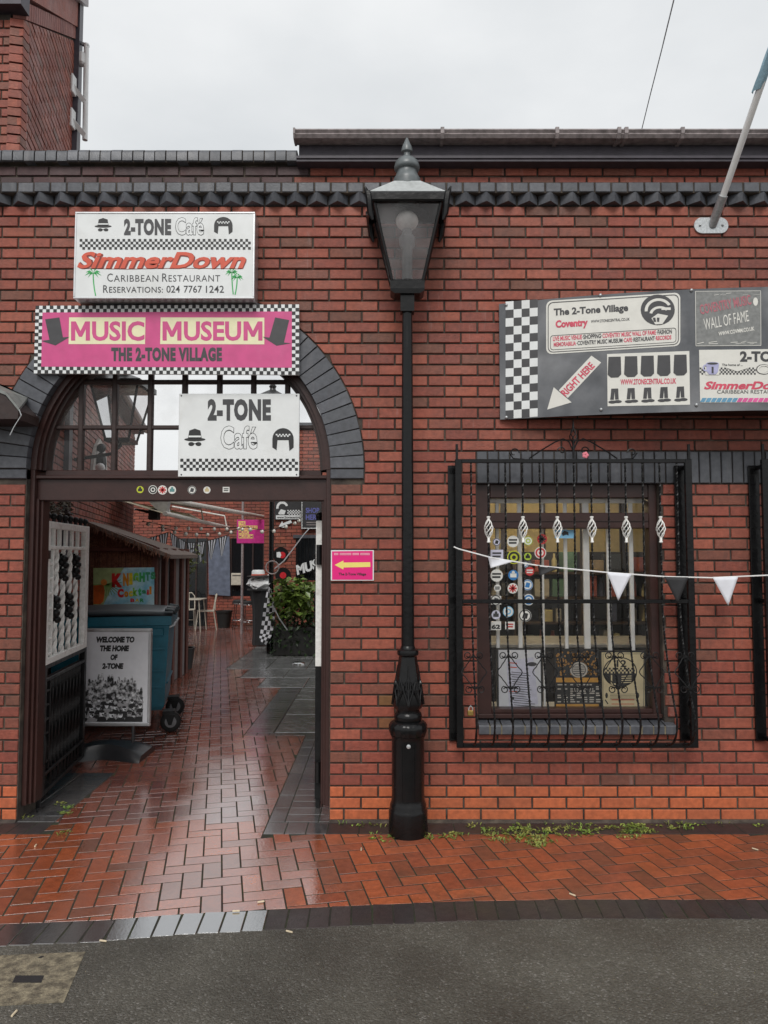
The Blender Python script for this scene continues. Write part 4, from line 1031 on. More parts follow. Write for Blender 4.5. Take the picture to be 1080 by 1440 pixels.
# ================================================================== lamp post
def lamp():
    Y = -.2; u0 = 573.5; X = P(u0, 900, Y).x
    s = thing('street_lamp', (X, Y, 0), 'black cast iron Victorian street lamp with four sided glass lantern', 'street lamp')
    Zt = lambda v: P(u0, v, Y).z
    rp_ = lambda hw, v: (hw*pxs(Y, v), Zt(v))
    base = [(27.5*pxs(Y, 1180), -.02), (27.5*pxs(Y, 1180), .0)]+[rp_(*q) for q in ((27.5, 1172), (27.3, 1140), (26.6, 1136), (25.5, 1134), (25.7, 1130), (24, 1127), (23.2, 1122), (23, 1118), (22.9, 1040), (23.3, 1036), (24.6, 1033))]
    mb(True).lathe(base, 32, (X, Y)).build('base', M_black, s)
    mb(True).lathe([rp_(*q) for q in ((23, 1035), (24.5, 1032), (26.3, 1026), (26.3, 1019), (24, 1015), (20.5, 1013))], 48, (X, Y), flute=16, famp=.03).build('base_moulding', M_black, s)
    mb(True).lathe([rp_(*q) for q in ((19, 1015), (18.2, 1013), (19.6, 1010), (19.8, 1006), (18.6, 1002), (16.5, 1000), (16.5, 995), (18.5, 992))], 32, (X, Y)).build('neck_ring', M_black, s)
    sk = mb(True).lathe([rp_(*q) for q in ((19, 996), (21.8, 990), (22, 987), (20.5, 975), (18.5, 962), (15.5, 943), (13.2, 928), (12.2, 921))], 8, (X, Y)).build('tapered_shaft', M_black, s)
    # leaf relief on the shaft
    rl = mb(True); zc_ = Zt(965)
    for k in range(8):
        a = R(45*k+22.5-90-22.5); 
        def on(x, z, lift=.004):
            v = 996-(z-Zt(996))/(Zt(921)-Zt(996))*75
            hw_ = max(12, 22.5-(996-v)*.145); r = hw_*pxs(Y, 960)*.955+lift
            return Vector((X+math.cos(a)*r-math.sin(a)*x, Y+math.sin(a)*r+math.cos(a)*x, z))
        for sg in (-1, 1):
            pts = [(0, Zt(990)), (.012*sg, Zt(980)), (.028*sg, Zt(970)), (.03*sg, Zt(963)), (.02*sg, Zt(958)), (.013*sg, Zt(963)), (.016*sg, Zt(968))]
            rl.tube([on(*q, .006) for q in pts], .007, 6)
            rl.tube([on(x*.5, z) for x, z in ((0, Zt(975)), (.02*sg, Zt(966)), (.022*sg, Zt(958)), (0, Zt(950)))], .0055, 6)
        rl.tube([on(0, Zt(v)) for v in (988, 975, 950, 935)], [.009, .008, .006, .004], 6)
    rl.build('leaf_relief', M_black, s)
    mb(True).lathe([rp_(*q) for q in ((12, 923), (14.8, 920.5), (15.2, 917), (14.5, 914), (11, 912), (9.4, 908))], 24, (X, Y)).build('collar_ring', M_black, s)
    mb(True).lathe([rp_(*q) for q in ((9.3, 914), (9, 880), (8.2, 620), (7.2, 436), (7.2, 405))], 20, (X, Y)).build('pole', M_black, s)
    # door plate on the base
    d = mb(); zA, zB = Zt(1120), Zt(1043); r = 23.6*pxs(Y, 1080)
    for (a0, a1, z0, z1) in ((-26, 26, zA, zA+.01), (-26, 26, zB-.01, zB), (-26, -22, zA, zB), (22, 26, zA, zB)):
        n = 6
        for k in range(n):
            t0, t1 = R(a0+(a1-a0)*k/n-90), R(a0+(a1-a0)*(k+1)/n-90)
            q = [Vector((X+rr*math.cos(t), Y+rr*math.sin(t), zz)) for rr in (r-.01, r) for t in (t0, t1) for zz in (z0, z1)]
            d.add(q, [(4, 6, 7, 5), (0, 1, 5, 4), (2, 6, 7, 3), (0, 4, 6, 2), (1, 3, 7, 5)])
    dp = d.build('access_door', M_black, s)
    mb(True).lathe([(.008, 0), (.013, .002), (.013, .006), (.004, .009)], 12).build('door_lock', M_galv, dp, org=Vector()).location = (0, 0, 0)
    dl = bpy.data.objects[[c.name for c in dp.children][0]]
    dl.location = (0, -(r-.004), Zt(1044)); dl.rotation_euler = (R(90), 0, 0)
    # lantern, wider than deep so that it clears the wall
    dep = .64
    def ring4(hw, v, f=dep):
        w = hw*pxs(Y, v); zf = P(u0, v, Y-w*f).z; w = hw*pxs(Y-w*f, v)
        return [Vector((X-w, Y-w*f, zf)), Vector((X+w, Y-w*f, zf)), Vector((X+w, Y+w*f, zf)), Vector((X-w, Y+w*f, zf))]
    def frust(m, rs, caps=True):
        vs = [p for r in rs for p in r]; fs = []
        for i in range(len(rs)-1):
            for k in range(4): fs.append((i*4+k, i*4+(k+1) % 4, i*4+4+(k+1) % 4, i*4+4+k))
        if caps: fs += [(3, 2, 1, 0), tuple(len(vs)-4+k for k in range(4))]
        return m.add(vs, fs)
    frust(mb(), [ring4(9.7, 437, 1), ring4(9.7, 407, 1)]).build('lantern_socket', M_black, s)
    frust(mb(), [ring4(18, 412, .8), ring4(23.5, 408), ring4(24.2, 405), ring4(24.2, 394), ring4(22, 392.5)]).build('lantern_tray', M_black, s)
    b0_, b1_ = ring4(22, 394), ring4(47.5, 281)
    ln = s
    for k in range(4): mb().tube([b0_[k], b1_[k]], .011, 6).build('lantern_bar', M_black, s)
    M_lg = glass_mat('lantern_glass', tint=(.99, .99, .99), refl=1, dirt=.08, dcol=(.8, .77, .78))
    for k in range(4):
        j = (k+1) % 4; mb().face([b0_[k], b0_[j], b1_[j], b1_[k]]).build('lantern_pane', M_lg, s)
    frust(mb(), [ring4(48, 285), ring4(56, 282), ring4(58.5, 279), ring4(58.5, 270), ring4(55, 268)]).build('lantern_eave', M_black, s)
    M_roof = mat('pale_grey_lantern_roof', (.82, .86, .86), .22, var=.1, scale=12, stain=.3, stcol=(.12, .12, .11), stscale=9)
    M_roof.node_tree.nodes['Principled BSDF'].inputs['Transmission Weight'].default_value = .0
    _t = M_roof.node_tree; _tr = _t.nodes.new('ShaderNodeBsdfTranslucent'); _tr.inputs[0].default_value = (.8, .8, .78, 1); _mx = _t.nodes.new('ShaderNodeMixShader'); _mx.inputs[0].default_value = .5
    _t.links.new(_t.nodes['Principled BSDF'].outputs[0], _mx.inputs[1]); _t.links.new(_tr.outputs[0], _mx.inputs[2]); _t.links.new(_mx.outputs[0], _t.nodes['Material Output'].inputs[0])
    frust(mb(), [ring4(55, 269.5), ring4(53, 267.5), ring4(18.5, 254, 1)]).build('lantern_roof', M_roof, s)
    mb(True).lathe([rp_(*q) for q in ((19, 266), (19.5, 256), (19, 253), (16.5, 249), (14.3, 244), (14, 241), (16.5, 240), (18, 238), (18, 235), (16, 229), (12, 224.5), (8.5, 222.5), (6, 221.5))], 28, (X, Y)).build('vent_cowl', mat('grey_green_metal', (.12, .135, .14), .35, var=.15), s)
    mb(True).lathe([rp_(*q) for q in ((6, 222.5), (4.8, 219), (5, 216), (7.8, 214), (8, 211), (6.6, 206), (4, 200), (2.2, 196), (1.6, 194.5))], 20, (X, Y)).build('finial', mat('grey_green_metal', (.12, .135, .14)), s)
    for k, (sx, sy) in enumerate(((-1, -1), (1, -1), (1, 1), (-1, 1))):
        w = 57*pxs(Y-.17, 270); c = Vector((X+sx*w, Y+sy*w*dep, P(u0, 269, Y-.17).z))
        m = mb(True); m.tube([c+Vector((0, 0, -.02)), c+Vector((sx*.008, sy*.005, .01)), c+Vector((sx*.016, sy*.01, .032))], [.014, .012, .004], 6)
        m.tube([c+Vector((-.004*sx, 0, 0)), c+Vector((-.012*sx, 0, -.05)), c+Vector((-.02*sx, 0, -.14)), c+Vector((-.035*sx, 0, -.185))], [.02, .022, .02, .008], 6)
        m.build('corner_ornament', M_black, s)
    lampgear = mb(True).lathe([(.035, Zt(394)), (.035, Zt(350)), (.05, Zt(346)), (.055, Zt(335)), (.035, Zt(330)), (.03, Zt(322))], 16, (X, Y)).build('lamp_holder', mat('grey_lamp_gear', (.2, .2, .2), .4), s)
    mb(True).ball((X, Y, Zt(311)), .075, 16, 10, (1, 1, .85)).build('bulb', mat('frosted_bulb', (.75, .73, .7), .35), s)
lamp()
# ================================================================== window with room behind
YW = .06
def zX(u, Y): return P(u, 800, Y).x
def zZ(v, Y): return P(540, v, Y).z
def window():
    s = thing('shop_window', (WX0, YW, WZ0), 'brown timber window with round stickers on the glass behind the grille', 'window')
    xa, xb = WX0+.001, WX1-.001
    gl, gr = zX(690, YW), zX(914, YW)
    zt = [zZ(v, YW) for v in (700, 721, 743, 997)]
    for x0, x1 in ((xa, gl), (gr, xb)): mb().bbox(x0, x1, YW, YW+.09, WZ0, WZ1, .004).build('frame_stile', M_wood, s)
    mb().bbox(gl, gr, YW+.004, YW+.09, zt[0], WZ1, .004).build('head_rail', M_wood, s)
    mb().bbox(gl, gr, YW+.002, YW+.09, zt[2]-.0, zt[1], .004).build('mid_rail', M_wood, s)
    mb().bbox(gl+.005, gr-.005, YW-.004, YW+.02, zt[2]+.045, zt[2]+.055, .002).build('rail_bead', M_wood2, s)
    mb().bbox(xa-.0, xb, YW-.03, YW+.1, WZ0-.02, zZ(1003, YW), .005).build('window_sill', M_wood, s)
    mb().bbox(gl, gr, YW, YW+.09, zZ(1003, YW), zt[3], .004).build('bottom_rail', M_wood, s)
    mb().face([Vector((gl, YW+.05, zt[1])), Vector((gr, YW+.05, zt[1])), Vector((gr, YW+.05, zt[0])), Vector((gl, YW+.05, zt[0]))]).build('pane', M_glass, s)
    mb().face([Vector((gl, YW+.05, zt[3])), Vector((gr, YW+.05, zt[3])), Vector((gr, YW+.05, zt[2])), Vector((gl, YW+.05, zt[2]))]).build('pane', M_glass, s)
    mb().bbox(WX0+.02, WX1-.02, YW+.09, YW+.42, WZ0-.02, WZ0+.005, .004).build('inner_ledge', M_wplast, s)
    return s
win = window()
win2 = copy_tree(win); win2.location.x += DX2; win2['label'] = 'brown timber window without stickers in the wall right of the grille'
YS = YW+.047
zs_ = lambda x, y: (670+x/6.26, 670+y/6.26)
for x, y, r, b, i, k, sq in ((178, 577, 35, 'lav', 'ink', 4, 0), (322, 572, 52, 'pale', 'ink', 3, 0), (455, 568, 40, 'lime', 'pale', 0, 0), (578, 552, 45, 'red', 'ink', 1, 0), (180, 690, 56, 'lav', 'grey', 3, 1), (330, 712, 60, 'yellow', 'ink', 0, 0), (452, 705, 33, 'lime', 'ink', 2, 0), (563, 672, 52, 'pale', 'red', 0, 0), (433, 777, 24, 'blue', 'pale', 4, 0), (470, 835, 40, 'red', 'pale', 3, 0), (325, 868, 46, 'blue', 'pale', 2, 0), (178, 872, 55, 'pale', 'ink', 3, 0), (185, 982, 31, 'pale', 'ink', 3, 0), (320, 985, 46, 'pale', 'red', 1, 0), (450, 955, 48, 'pale', 'blue', 4, 0), (170, 1090, 48, 'pale', 'grey', 4, 1), (460, 1085, 50, 'pale', 'blue', 0, 0), (172, 1218, 40, 'lav', 'grey', 2, 0), (280, 1190, 48, 'sky', 'pale', 0, 0), (428, 1225, 56, 'pale', 'ink', 4, 0), (295, 1312, 42, 'pale', 'red', 3, 1)):
    sticker(win, YS, *zs_(x, y), r/6.26, Mc[b], M_ink if i == 'ink' else (M_grey if i == 'grey' else Mc[i]), k, bool(sq))
p = Print(plane_at(YS)); p.rect(*zs_(127, 1275), *zs_(217, 1352)); st_ = p.build('sticker', Mc['pale'], win)
Print(plane_at(YS-.001)).text('62', *zs_(133, 1303), *zs_(210, 1343), bold=.05).build('sticker_print', M_ink, st_)
p = Print(plane_at(YS)); p.rect(*zs_(690, 470), *zs_(860, 545)); st_ = p.build('sticker', Mc['sky'], win)
p = Print(plane_at(YS-.001)); p.poly([zs_(750, 500), zs_(775, 478), zs_(808, 488), zs_(812, 520), zs_(790, 512), zs_(760, 525)]); p.build('sticker_print', M_ink, st_)
# room
room = thing('shop_interior', (1.4, 1.6, 0), 'cream walled shop room seen through the barred window', 'room')
M_cwall = mat('cream_wall', (.62, .5, .24), .8, var=.06)
M_floor = mat('dark_shop_floor', (.05, .04, .03), .5)
rx0, rx1, ry0, ry1, rzt = .1, 4.25, .335, 2.9, 2.5
mb().box(rx0, rx1, ry0, ry1, .0, .05).build('floor', M_floor, room)
mb().box(rx0, rx1, ry0, ry1, rzt, rzt+.05).build('ceiling', M_wplast, room)
mb().box(rx0, rx1, ry1, ry1+.05, .0, rzt).build('back_wall', M_cwall, room)
mb().box(rx0-.05, rx0, ry0, ry1, .0, rzt).build('side_wall', M_cwall, room)
mb().box(rx1, rx1+.05, ry0, ry1, .0, rzt).build('side_wall', M_cwall, room)
for k in range(10):
    x = rx0+.3+.42*k; mb().box(x, x+.05, ry1-.03, ry1, 0.05, rzt).build('wall_batten', M_wood2, room)
lt = thing('ceiling_light', (1.3, 1.5, 2.42), 'lit tube light on the shop ceiling behind the window', 'lamp')
mb().bbox(.6, 2.0, 1.46, 1.54, 2.44, 2.5, .01).build('casing', M_wplast, lt)
mb(True).tube([(.65, 1.5, 2.425), (1.95, 1.5, 2.425)], .016, 10).build('tube', mat('lit_tube', (.9, .8, .6), .5, emit=(1, .83, .55), estr=45), lt)
# shelving in the room
M_shelf = mat('dark_shelf_wood', (.06, .035, .02), .5, var=.2)
shf = thing('shelf_unit', (1.3, 2.4, .05), 'dark shelving with goods along the back of the shop', 'shelf')
for z in (.5, .8, 1.08, 1.32, 1.56): mb().bbox(.6, 3.4, 2.2, 2.55, z, z+.025, .003).build('shelf', M_shelf, shf)
mb().box(.6, 3.4, 2.55, 2.57, .05, 1.78).build('back_panel', mat('dark_back_panel', (.03, .022, .015), .6), shf)
for x in (.6, 1.25, 1.9, 2.6, 3.38): mb().bbox(x, x+.025, 2.2, 2.552, .05, 1.78, .003).build('upright', M_shelf, shf)
goods = [mat('goods_%d' % i, c, .5) for i, c in enumerate([(.3, .22, .12), (.05, .05, .05), (.35, .08, .05), (.1, .2, .12), (.4, .36, .28), (.08, .09, .14), (.5, .42, .2)])]
gi = 0
for z in (.825, 1.105, 1.345, 1.585):
    x = .66
    while x < 2.55:
        w = random.uniform(.06, .16); h = random.uniform(.1, .21)
        if random.random() < .92 and not any(abs(x+w/2-q) < w/2+.02 for q in (1.262, 1.912)):
            m = mb()
            jar = random.random() < .4; gk = random.randrange(7)
            if jar: m.smooth = True; m.lathe([(w*.3, z), (w*.32, z+h*.6), (w*.14, z+h*.8), (w*.13, z+h)], 10, (x+w/2, 2.35))
            else: m.bbox(x, x+w-.012, 2.24, 2.42, z, z+h, .004)
            o = m.build('shop_goods', goods[gk], None, org=Vector((x+w/2, 2.35, z)))
            tag(o, '%s %s standing on the dark shop shelves' % (('tan', 'black', 'red', 'green', 'beige', 'navy', 'yellow')[gk], 'rounded jar' if jar else 'small box'), 'goods', 'goods on the shop shelves'); gi += 1
        x += w+.02
cnt = thing('shop_counter', (1.5, 1.3, .05), 'dark counter with pale top inside the shop window', 'counter')
mb().bbox(.75, 2.4, 1.1, 1.6, .05, 1.0, .01).build('body', mat('dark_counter', (.035, .03, .03), .5), cnt)
mb().bbox(.7, 2.45, 1.05, 1.65, 1.0, 1.035, .008).build('top', mat('pale_counter_top', (.5, .48, .45), .35), cnt)
# white upright bars inside
wb = thing('inner_window_bars', (WX0, .2, WZ0+.005), 'white upright bars standing just inside the window glass', 'window bars')
mb().bbox(WX0+.03, WX1-.03, .19, .22, WZ1-.12, WZ1-.09, .003).build('top_rail', M_wplast, wb)
for u0, u1 in ((697, 702), (728, 734), (762, 765), (793, 798), (820, 829), (853, 859), (885, 891), (911, 917)):
    mb().bbox(zX(u0, .2), zX(u1, .2), .195, .215, WZ0+.004, WZ1-.1, .003).build('bar', M_wplast, wb)
# posters on the inner ledge
def poster(name, u0, v0, u1, v1, Y, paper, label, draw):
    a, b = P(u0, v0, Y), P(u1, v1, Y)
    s = thing(name, ((a.x+b.x)/2, Y, b.z), label, 'poster')
    fw = .012
    mb().bbox(a.x-fw, b.x+fw, Y+.002, Y+.018, b.z-.004, a.z+fw, .002).build('frame', M_ink, s)
    mb().box(a.x, b.x, Y, Y+.0025, b.z, a.z).build('sheet', paper, s)
    draw(s, plane_at(Y-.001), plane_at(Y-.002))
M_paper = mat('white_paper', (.68, .69, .72), .7, var=.04)
def dr1(s, Q, Q2):
    p = Print(Q); p.poly([(712, 930), (750, 924), (757, 990), (716, 996)]); p.build('second_sheet', mat('lilac_paper', (.6, .6, .7), .7), s)
    k = Print(Q2)
    for i in range(15):
        v = 945+i*3.3; u = 717+random.uniform(0, 3)+i*.3; k.line([(u, v), (u+random.uniform(18, 32), v+2.2)], .9)
    k.disc(748, 934, 7, 14, 3); k.rect(718, 980, 723, 984); k.build('small_print', M_grey, s)['kind'] = 'stuff'
    r_ = Print(Q2)
    for v in (932, 938, 972): r_.line([(716, v), (727, v+.8)], 1.4)
    r_.build('red_print', M_redink, s)
poster('white_notice', 701, 914, 761, 997, .15, M_paper, 'white paper notices on a board in the window corner', dr1)
def dr2(s, Q, Q2):
    g = Print(Q); o_ = Print(Q); w = Print(Q2)
    for i in range(130):
        u, v = random.uniform(783, 840), random.uniform(917, 949); g.disc(u, v, random.uniform(.8, 2.2), 6)
    o_.rect(782, 953, 842, 959.5); o_.rect(782, 990, 842, 997)
    w.disc(814, 942, 12.5, 20, 11)
    for i in range(9):
        v = 962+i*3.0
        for u in range(784, 840, 9):
            if random.random() < .85: w.rect(u, v, u+random.uniform(3, 8), v+1.7)
    g.build('crowd_print', mat('amber_print', (.4, .2, .05), .5), s)['kind'] = 'stuff'; o_.build('orange_band', mat('orange_print', (.6, .3, .05), .5), s); w.build('small_print', mat('warm_white_print', (.5, .47, .42), .5), s)['kind'] = 'stuff'
    k = Print(plane_at(.147)); k.ring(814, 942, 10, 1, 16, 9)
    for i in range(4): k.line([(806, 938+i*3), (822, 938+i*3)], 1)
    k.build('round_print', M_grey, s)
poster('event_poster', 782, 915, 842, 997, .15, M_ink, 'black and orange event poster between two paler posters', dr2)
def dr3(s, Q, Q2):
    k = Print(Q); w = Print(Q2); c = (872, 945)
    k.ring(c[0], c[1], 24, 1.6, 32, 21)
    k.poly([(c[0]+23*math.cos(a), c[1]+2+19*math.sin(a)) for a in [math.pi*i/16 for i in range(17)]])
    k.check(c[0]-21, c[1]-6, c[0]+21, c[1]+2, 16, 3)
    k.text('12', 867, 928, 881, 938, bold=.03)
    for i in range(4): w.line([(874, 951+i*3), (888, 950.5+i*3)], 1.2)
    w.line([(860, 949), (860, 962), (866, 962)], 2)
    for i in range(5): k.line([(858, 976+i*2), (896, 976+i*2)], .5)
    for u in (853, 897):
        k.disc(u, 978, 2, 8, 4); k.line([(u-2, 984), (u+2, 990)], 1.6)
    w.build('pale_print', MATS['cream_paper'], s)['kind'] = 'stuff'
    k.marks = []; k.build('black_print', M_ink, s)['kind'] = 'stuff'
    r_ = Print(Q); r_.line([(860, 984), (892, 984)], 1.6); r_.line([(860, 990), (892, 990)], 1); r_.build('red_print', M_redink, s)
    b_ = Print(Q); b_.line([(848, 919.5), (905, 919.5), (905, 994.5), (848, 994.5), (848, 919.5)], .6); b_.build('border_print', M_grey, s)
mat('cream_paper', (.68, .58, .36), .7, var=.05)
_t3 = dr3
def dr3(s, Q, Q2):
    return _t3(s, Q, Q2)
poster('ska_poster', 846, 917.5, 907, 997, .15, MATS['cream_paper'], 'cream poster with a black circle and checker band', dr3)
# ================================================================== window grille
def twist(m, pts, r, tw=55, n=4):
    pts = [Vector(p) for p in pts]; vs = []; d = 0
    for i, p in enumerate(pts):
        t = (pts[min(i+1, len(pts)-1)]-pts[max(i-1, 0)]).normalized()
        a = Vector((1, 0, 0)); b = t.cross(a).normalized()
        if i: d += (p-pts[i-1]).length
        for k in range(n):
            an = 2*math.pi*k/n+d*tw; vs.append(p+a*r*math.cos(an)+b*r*math.sin(an))
    fs = [(i*n+k, i*n+(k+1) % n, (i+1)*n+(k+1) % n, (i+1)*n+k) for i in range(len(pts)-1) for k in range(n)]
    m.add(vs, fs+[tuple(range(n)), tuple(len(vs)-n+k for k in range(n))])
def spiral(m, c, r0, a0, turns, r, y, flip=1, n=14):
    pts = []
    for i in range(n+1):
        t = i/n; a = a0+flip*turns*2*math.pi*t; rr = r0*(1-.72*t); pts.append(Vector((c[0]+rr*math.cos(a), y, c[1]+rr*math.sin(a))))
    m.tube(pts, r, 5); return pts
def grille():
    YG = -.13
    xl, xr = zX(641, YG), zX(976.5, YG); zt, zb, zm = zZ(645.5, YG), zZ(1052, YG), zZ(846, YG)
    s = thing('window_grille', ((xl+xr)/2, -.06, zb), 'black wrought iron window grille with white basket twists and a brass padlock', 'window grille')
    t = .042
    mb().bbox(xl, xl+t, YG, YG+.03, zb, zt, .002).build('frame_post', M_black, s)
    mb().bbox(xr-t, xr, YG, YG+.03, zb, zt, .002).build('frame_post', M_black, s)
    mb().bbox(xl+t, xr-t, YG, YG+.03, zt-.025, zt, .002).build('top_bar', M_black, s)
    mb().bbox(xl+t, xr-t, YG, YG+.03, zb, zb+.028, .002).build('bottom_bar', M_black, s)
    mb().bbox(xl+t, xr-t, YG+.002, YG+.025, zm-.012, zm+.014, .002).build('middle_bar', M_black, s)
    for x0, x1 in ((xl-.04, xl+.03), (xr-.075, xr-.01)):
        mb().bbox(x0, x1, -.028, -.012, zb+.02, zt-.03, .002).build('wall_flat', M_black, s)
        for z in (zb+.05, zm, zt-.07): mb().box(x0+.01, x1-.01, -.028, .004, z-.02, z+.02).build('fixing_lug', M_black, s)
    for x0 in (xl+.003, xr-.027):
        for z in (zb+.03, zm-.012, zt-.06): mb().bbox(x0, x0+.024, YG+.03, -.02, z, z+.026, .002).build('spacer', M_black, s)
    for x in (xl+.012, xr-.014):
        mb().bbox(x-.008, x+.008, YG+.005, YG+.02, zt, zt+.1, .002).build('corner_spike', M_iron, s)
    for z0, v in (('a', 0),): pass
    us = [663.3+24.28*i for i in range(13)]
    xs_ = [zX(u, YG+.012) for u in us]
    zbel = zZ(1012, YG-.2)
    for i, x in enumerate(xs_):
        pts = [Vector((x, YG+.012, zt-.02))]
        n = 46
        for k in range(1, n+1): pts.append(Vector((x, YG+.012, zt-.02+(zm-zt+.02)*k/n)))
        n2 = 34; zend = zb+.012
        for k in range(1, n2+1):
            t_ = k/n2; z = zm+(zbel-zm)*t_; y = YG+.012-.2*(t_**1.7); pts.append(Vector((x, y, z)))
        yb_ = pts[-1].y; zz = pts[-1].z; rr = zz-zend-.02
        for k in range(1, 9):
            a = R(90*k/8); pts.append(Vector((x, yb_-.012*math.sin(2*a)+(YG+.012-yb_)*(1-math.cos(a)), zz-(zz-zend-.012)*math.sin(a))))
        m = mb(); twist(m, pts, .0075); b = m.build('bar', M_iron, s)
        if i % 2 == 1:                                       # white basket
            z1, z0 = zZ(726, YG), zZ(763, YG); c = (z0+z1)/2+.008; bm_ = mb(True)
            for j in range(6):
                pts = []
                for k in range(13):
                    t_ = k/12; a = R(60*j)+t_*R(200); rr = .005+.023*math.sin(math.pi*t_)**.9
                    pts.append(Vector((x+rr*math.cos(a), YG+.012+rr*math.sin(a), z0+.03+(z1-z0-.05)*t_)))
                bm_.tube(pts, .0035, 5)
            bm_.lathe([(.011, z0), (.0125, z0+.006), (.0085, z0+.012), (.009, z0+.034), (.005, z0+.04)], 10, (x, YG+.012))
            bm_.lathe([(.006, z1-.03), (.009, z1-.02), (.0085, z1-.012), (.0125, z1-.008), (.012, z1)], 10, (x, YG+.012))
            bm_.build('basket', M_wpaint, b)
        else:                                                # scroll ornament
            sc = mb(True)
            def yat(z):
                t_ = max(0, min(1, (zm-z)/(zm-zbel))); return YG+.012-.2*(t_**1.7)-.008
            za, zc_ = zZ(924, YG-.08), zZ(968, YG-.12)
            out = [(0, 0), (.02, .07), (.03, .16), (.046, .26), (.054, .33), (.072, .42), (.08, .5), (.072, .58), (.054, .67), (.046, .74), (.03, .84), (.02, .93), (0, 1)]
            for sg in (-1, 1):
                sc.tube([Vector((x+sg*a, yat(za+(zc_-za)*q), za+(zc_-za)*q)) for a, q in out], .0035, 5)
                for z, fl in ((za, 1), (zc_, -1)):
                    pts = [Vector((x+sg*.004, yat(z), z))]
                    for k in range(13):
                        t_ = k/12; a = (R(-60)+R(400)*t_); rr = .024*(1-.62*t_)
                        pts.append(Vector((x+sg*(.036+rr*math.cos(a)), yat(z), z+fl*(.008+rr*math.sin(a)))))
                    sc.tube(pts, .0035, 5)
            for z in (za, zc_): sc.box(x-.011, x+.011, yat(z)-.006, yat(z)+.016, z-.006, z+.006)
            sc.build('scroll', M_iron, b)
    # crest on top
    cr = mb(True); yq = YG+.012
    for sg in (-1, 1):
        f = lambda u, v: P(806+sg*(u-806), v, yq)
        cr.tube([f(*q) for q in ((744, 645), (760, 634), (780, 622), (792, 617), (800, 621), (805, 632))], .005, 5)
        c = f(723, 637); spiral(cr, (c.x, c.z), .034, 0 if sg > 0 else math.pi, .8, .0045, yq, sg)
        cr.tube([f(*q) for q in ((716, 637), (722, 645), (738, 646))], .0045, 5)
        c = f(790, 634); spiral(cr, (c.x, c.z), .03, math.pi if sg > 0 else 0, .9, .0045, yq, -sg)
    cr.build('crest_scroll', M_iron, s)
    fn = mb(True); x = P(806, 600, yq).x; z0, z1 = zZ(645, yq), zZ(592, yq)
    fn.tube([(x, yq, z0), (x, yq, z0+.12)], .008, 6)
    for j in range(4):
        pts = [(x+(.004+.02*math.sin(math.pi*k/8))*math.cos(R(90*j)+R(180)*k/8), yq+(.004+.02*math.sin(math.pi*k/8))*math.sin(R(90*j)+R(180)*k/8), z0+.1+.1*k/8) for k in range(9)]
        fn.tube(pts, .0035, 5)
    fn.tube([(x, yq, z0+.2), (x, yq, z1+.02)], [.009, .002], 6); fn.build('crest_finial', M_iron, s)
    # cast side scrolls at the lower right
    sd_ = mb(True)
    for (u, v, r_) in ((974, 990, .04), (975, 1020, .038)):
        c = P(u, v, YG+.04); 
        for q in (.04, .026): spiral(sd_, (c.x, c.z), q, R(80), .95, .007, YG+.04, 1)
    sd_.build('side_scroll', M_iron, s)
    return s
gr = grille()
gr2 = copy_tree(gr); gr2.location.x += DX2; gr2['label'] = 'black wrought iron window grille to the right of the padlocked one'
pl = thing('padlock', P(663, 1006, -.17), 'small brass padlock hanging on the window grille', 'padlock')
c = P(662, 1000, -.17); M_brass = mat('brass', (.55, .38, .12), .3, metal=.9)
mb().bbox(c.x-.022, c.x+.018, -.178, -.16, c.z-.03, c.z+.005, .005).build('body', M_brass, pl)
mb(True).tube([Vector((c.x-.012, -.169, c.z)), Vector((c.x-.012, -.169, c.z+.02)), Vector((c.x, -.169, c.z+.034)), Vector((c.x+.012, -.169, c.z+.02)), Vector((c.x+.012, -.169, c.z))], .004, 6).build('shackle', M_galv, pl)
fl = thing('artificial_flower', P(824, 645, -.12), 'small pink artificial flower tucked in the grille crest', 'flower')
c = P(823, 640, -.125); 
for k in range(5):
    a = R(72*k); mb().ball((c.x+.012*math.cos(a), -.13, c.z+.012*math.sin(a)), .011, 6, 4, (1, .4, 1)).build('petal', mat('pink_petal', (.7, .2, .25), .6), fl)
mb().tube([(c.x, -.125, c.z), (c.x, -.12, c.z-.03)], .003, 5).build('stem', M_wood2, fl)
# ================================================================== bunting
bt = thing('bunting_string', P(860, 806, -.2), 'white cord with white and black triangular pennants across the window grille', 'bunting')
YB = -.155
bp_ = [(638, 769), (645, 772), (690, 784), (760, 796), (853, 805), (935, 811), (1000, 812.5), (1080, 809), (1180, 800)]
mb(True).tube([P(u, v, YB-(.02 if 645 < u < 1100 else 0)) for u, v in bp_], .0045, 5).build('cord', M_wplast, bt)
M_flagw = mat('white_cloth', (.7, .71, .76), .8, var=.04); M_flagb = mat('black_cloth', (.02, .02, .022), .7)
def pennant(pts, mtl, depth):
    """pts: left top, right top, tip (pixels); a cloth triangle with folds"""
    n = 8; m = mb(True); idx = {}
    for i in range(n+1):
        for j in range(n+1-i):
            a, b = i/n, j/n; c = 1-a-b
            u = pts[0][0]*c+pts[1][0]*a+pts[2][0]*b; v = pts[0][1]*c+pts[1][1]*a+pts[2][1]*b
            y = YB-.025+depth*math.sin(5*a+3*b)*(.3+b)*.5
            idx[(i, j)] = len(m.v); m.v.append(tuple(P(u, v, y)))
    for i in range(n):
        for j in range(n-i):
            m.f.append((idx[(i, j)], idx[(i+1, j)], idx[(i, j+1)])); m.a.append(0)
            if i+j < n-1: m.f.append((idx[(i+1, j)], idx[(i+1, j+1)], idx[(i, j+1)])); m.a.append(0)
    o = m.build('pennant', mtl, bt); sm = o.modifiers.new('thickness', 'SOLIDIFY'); sm.thickness = .0015
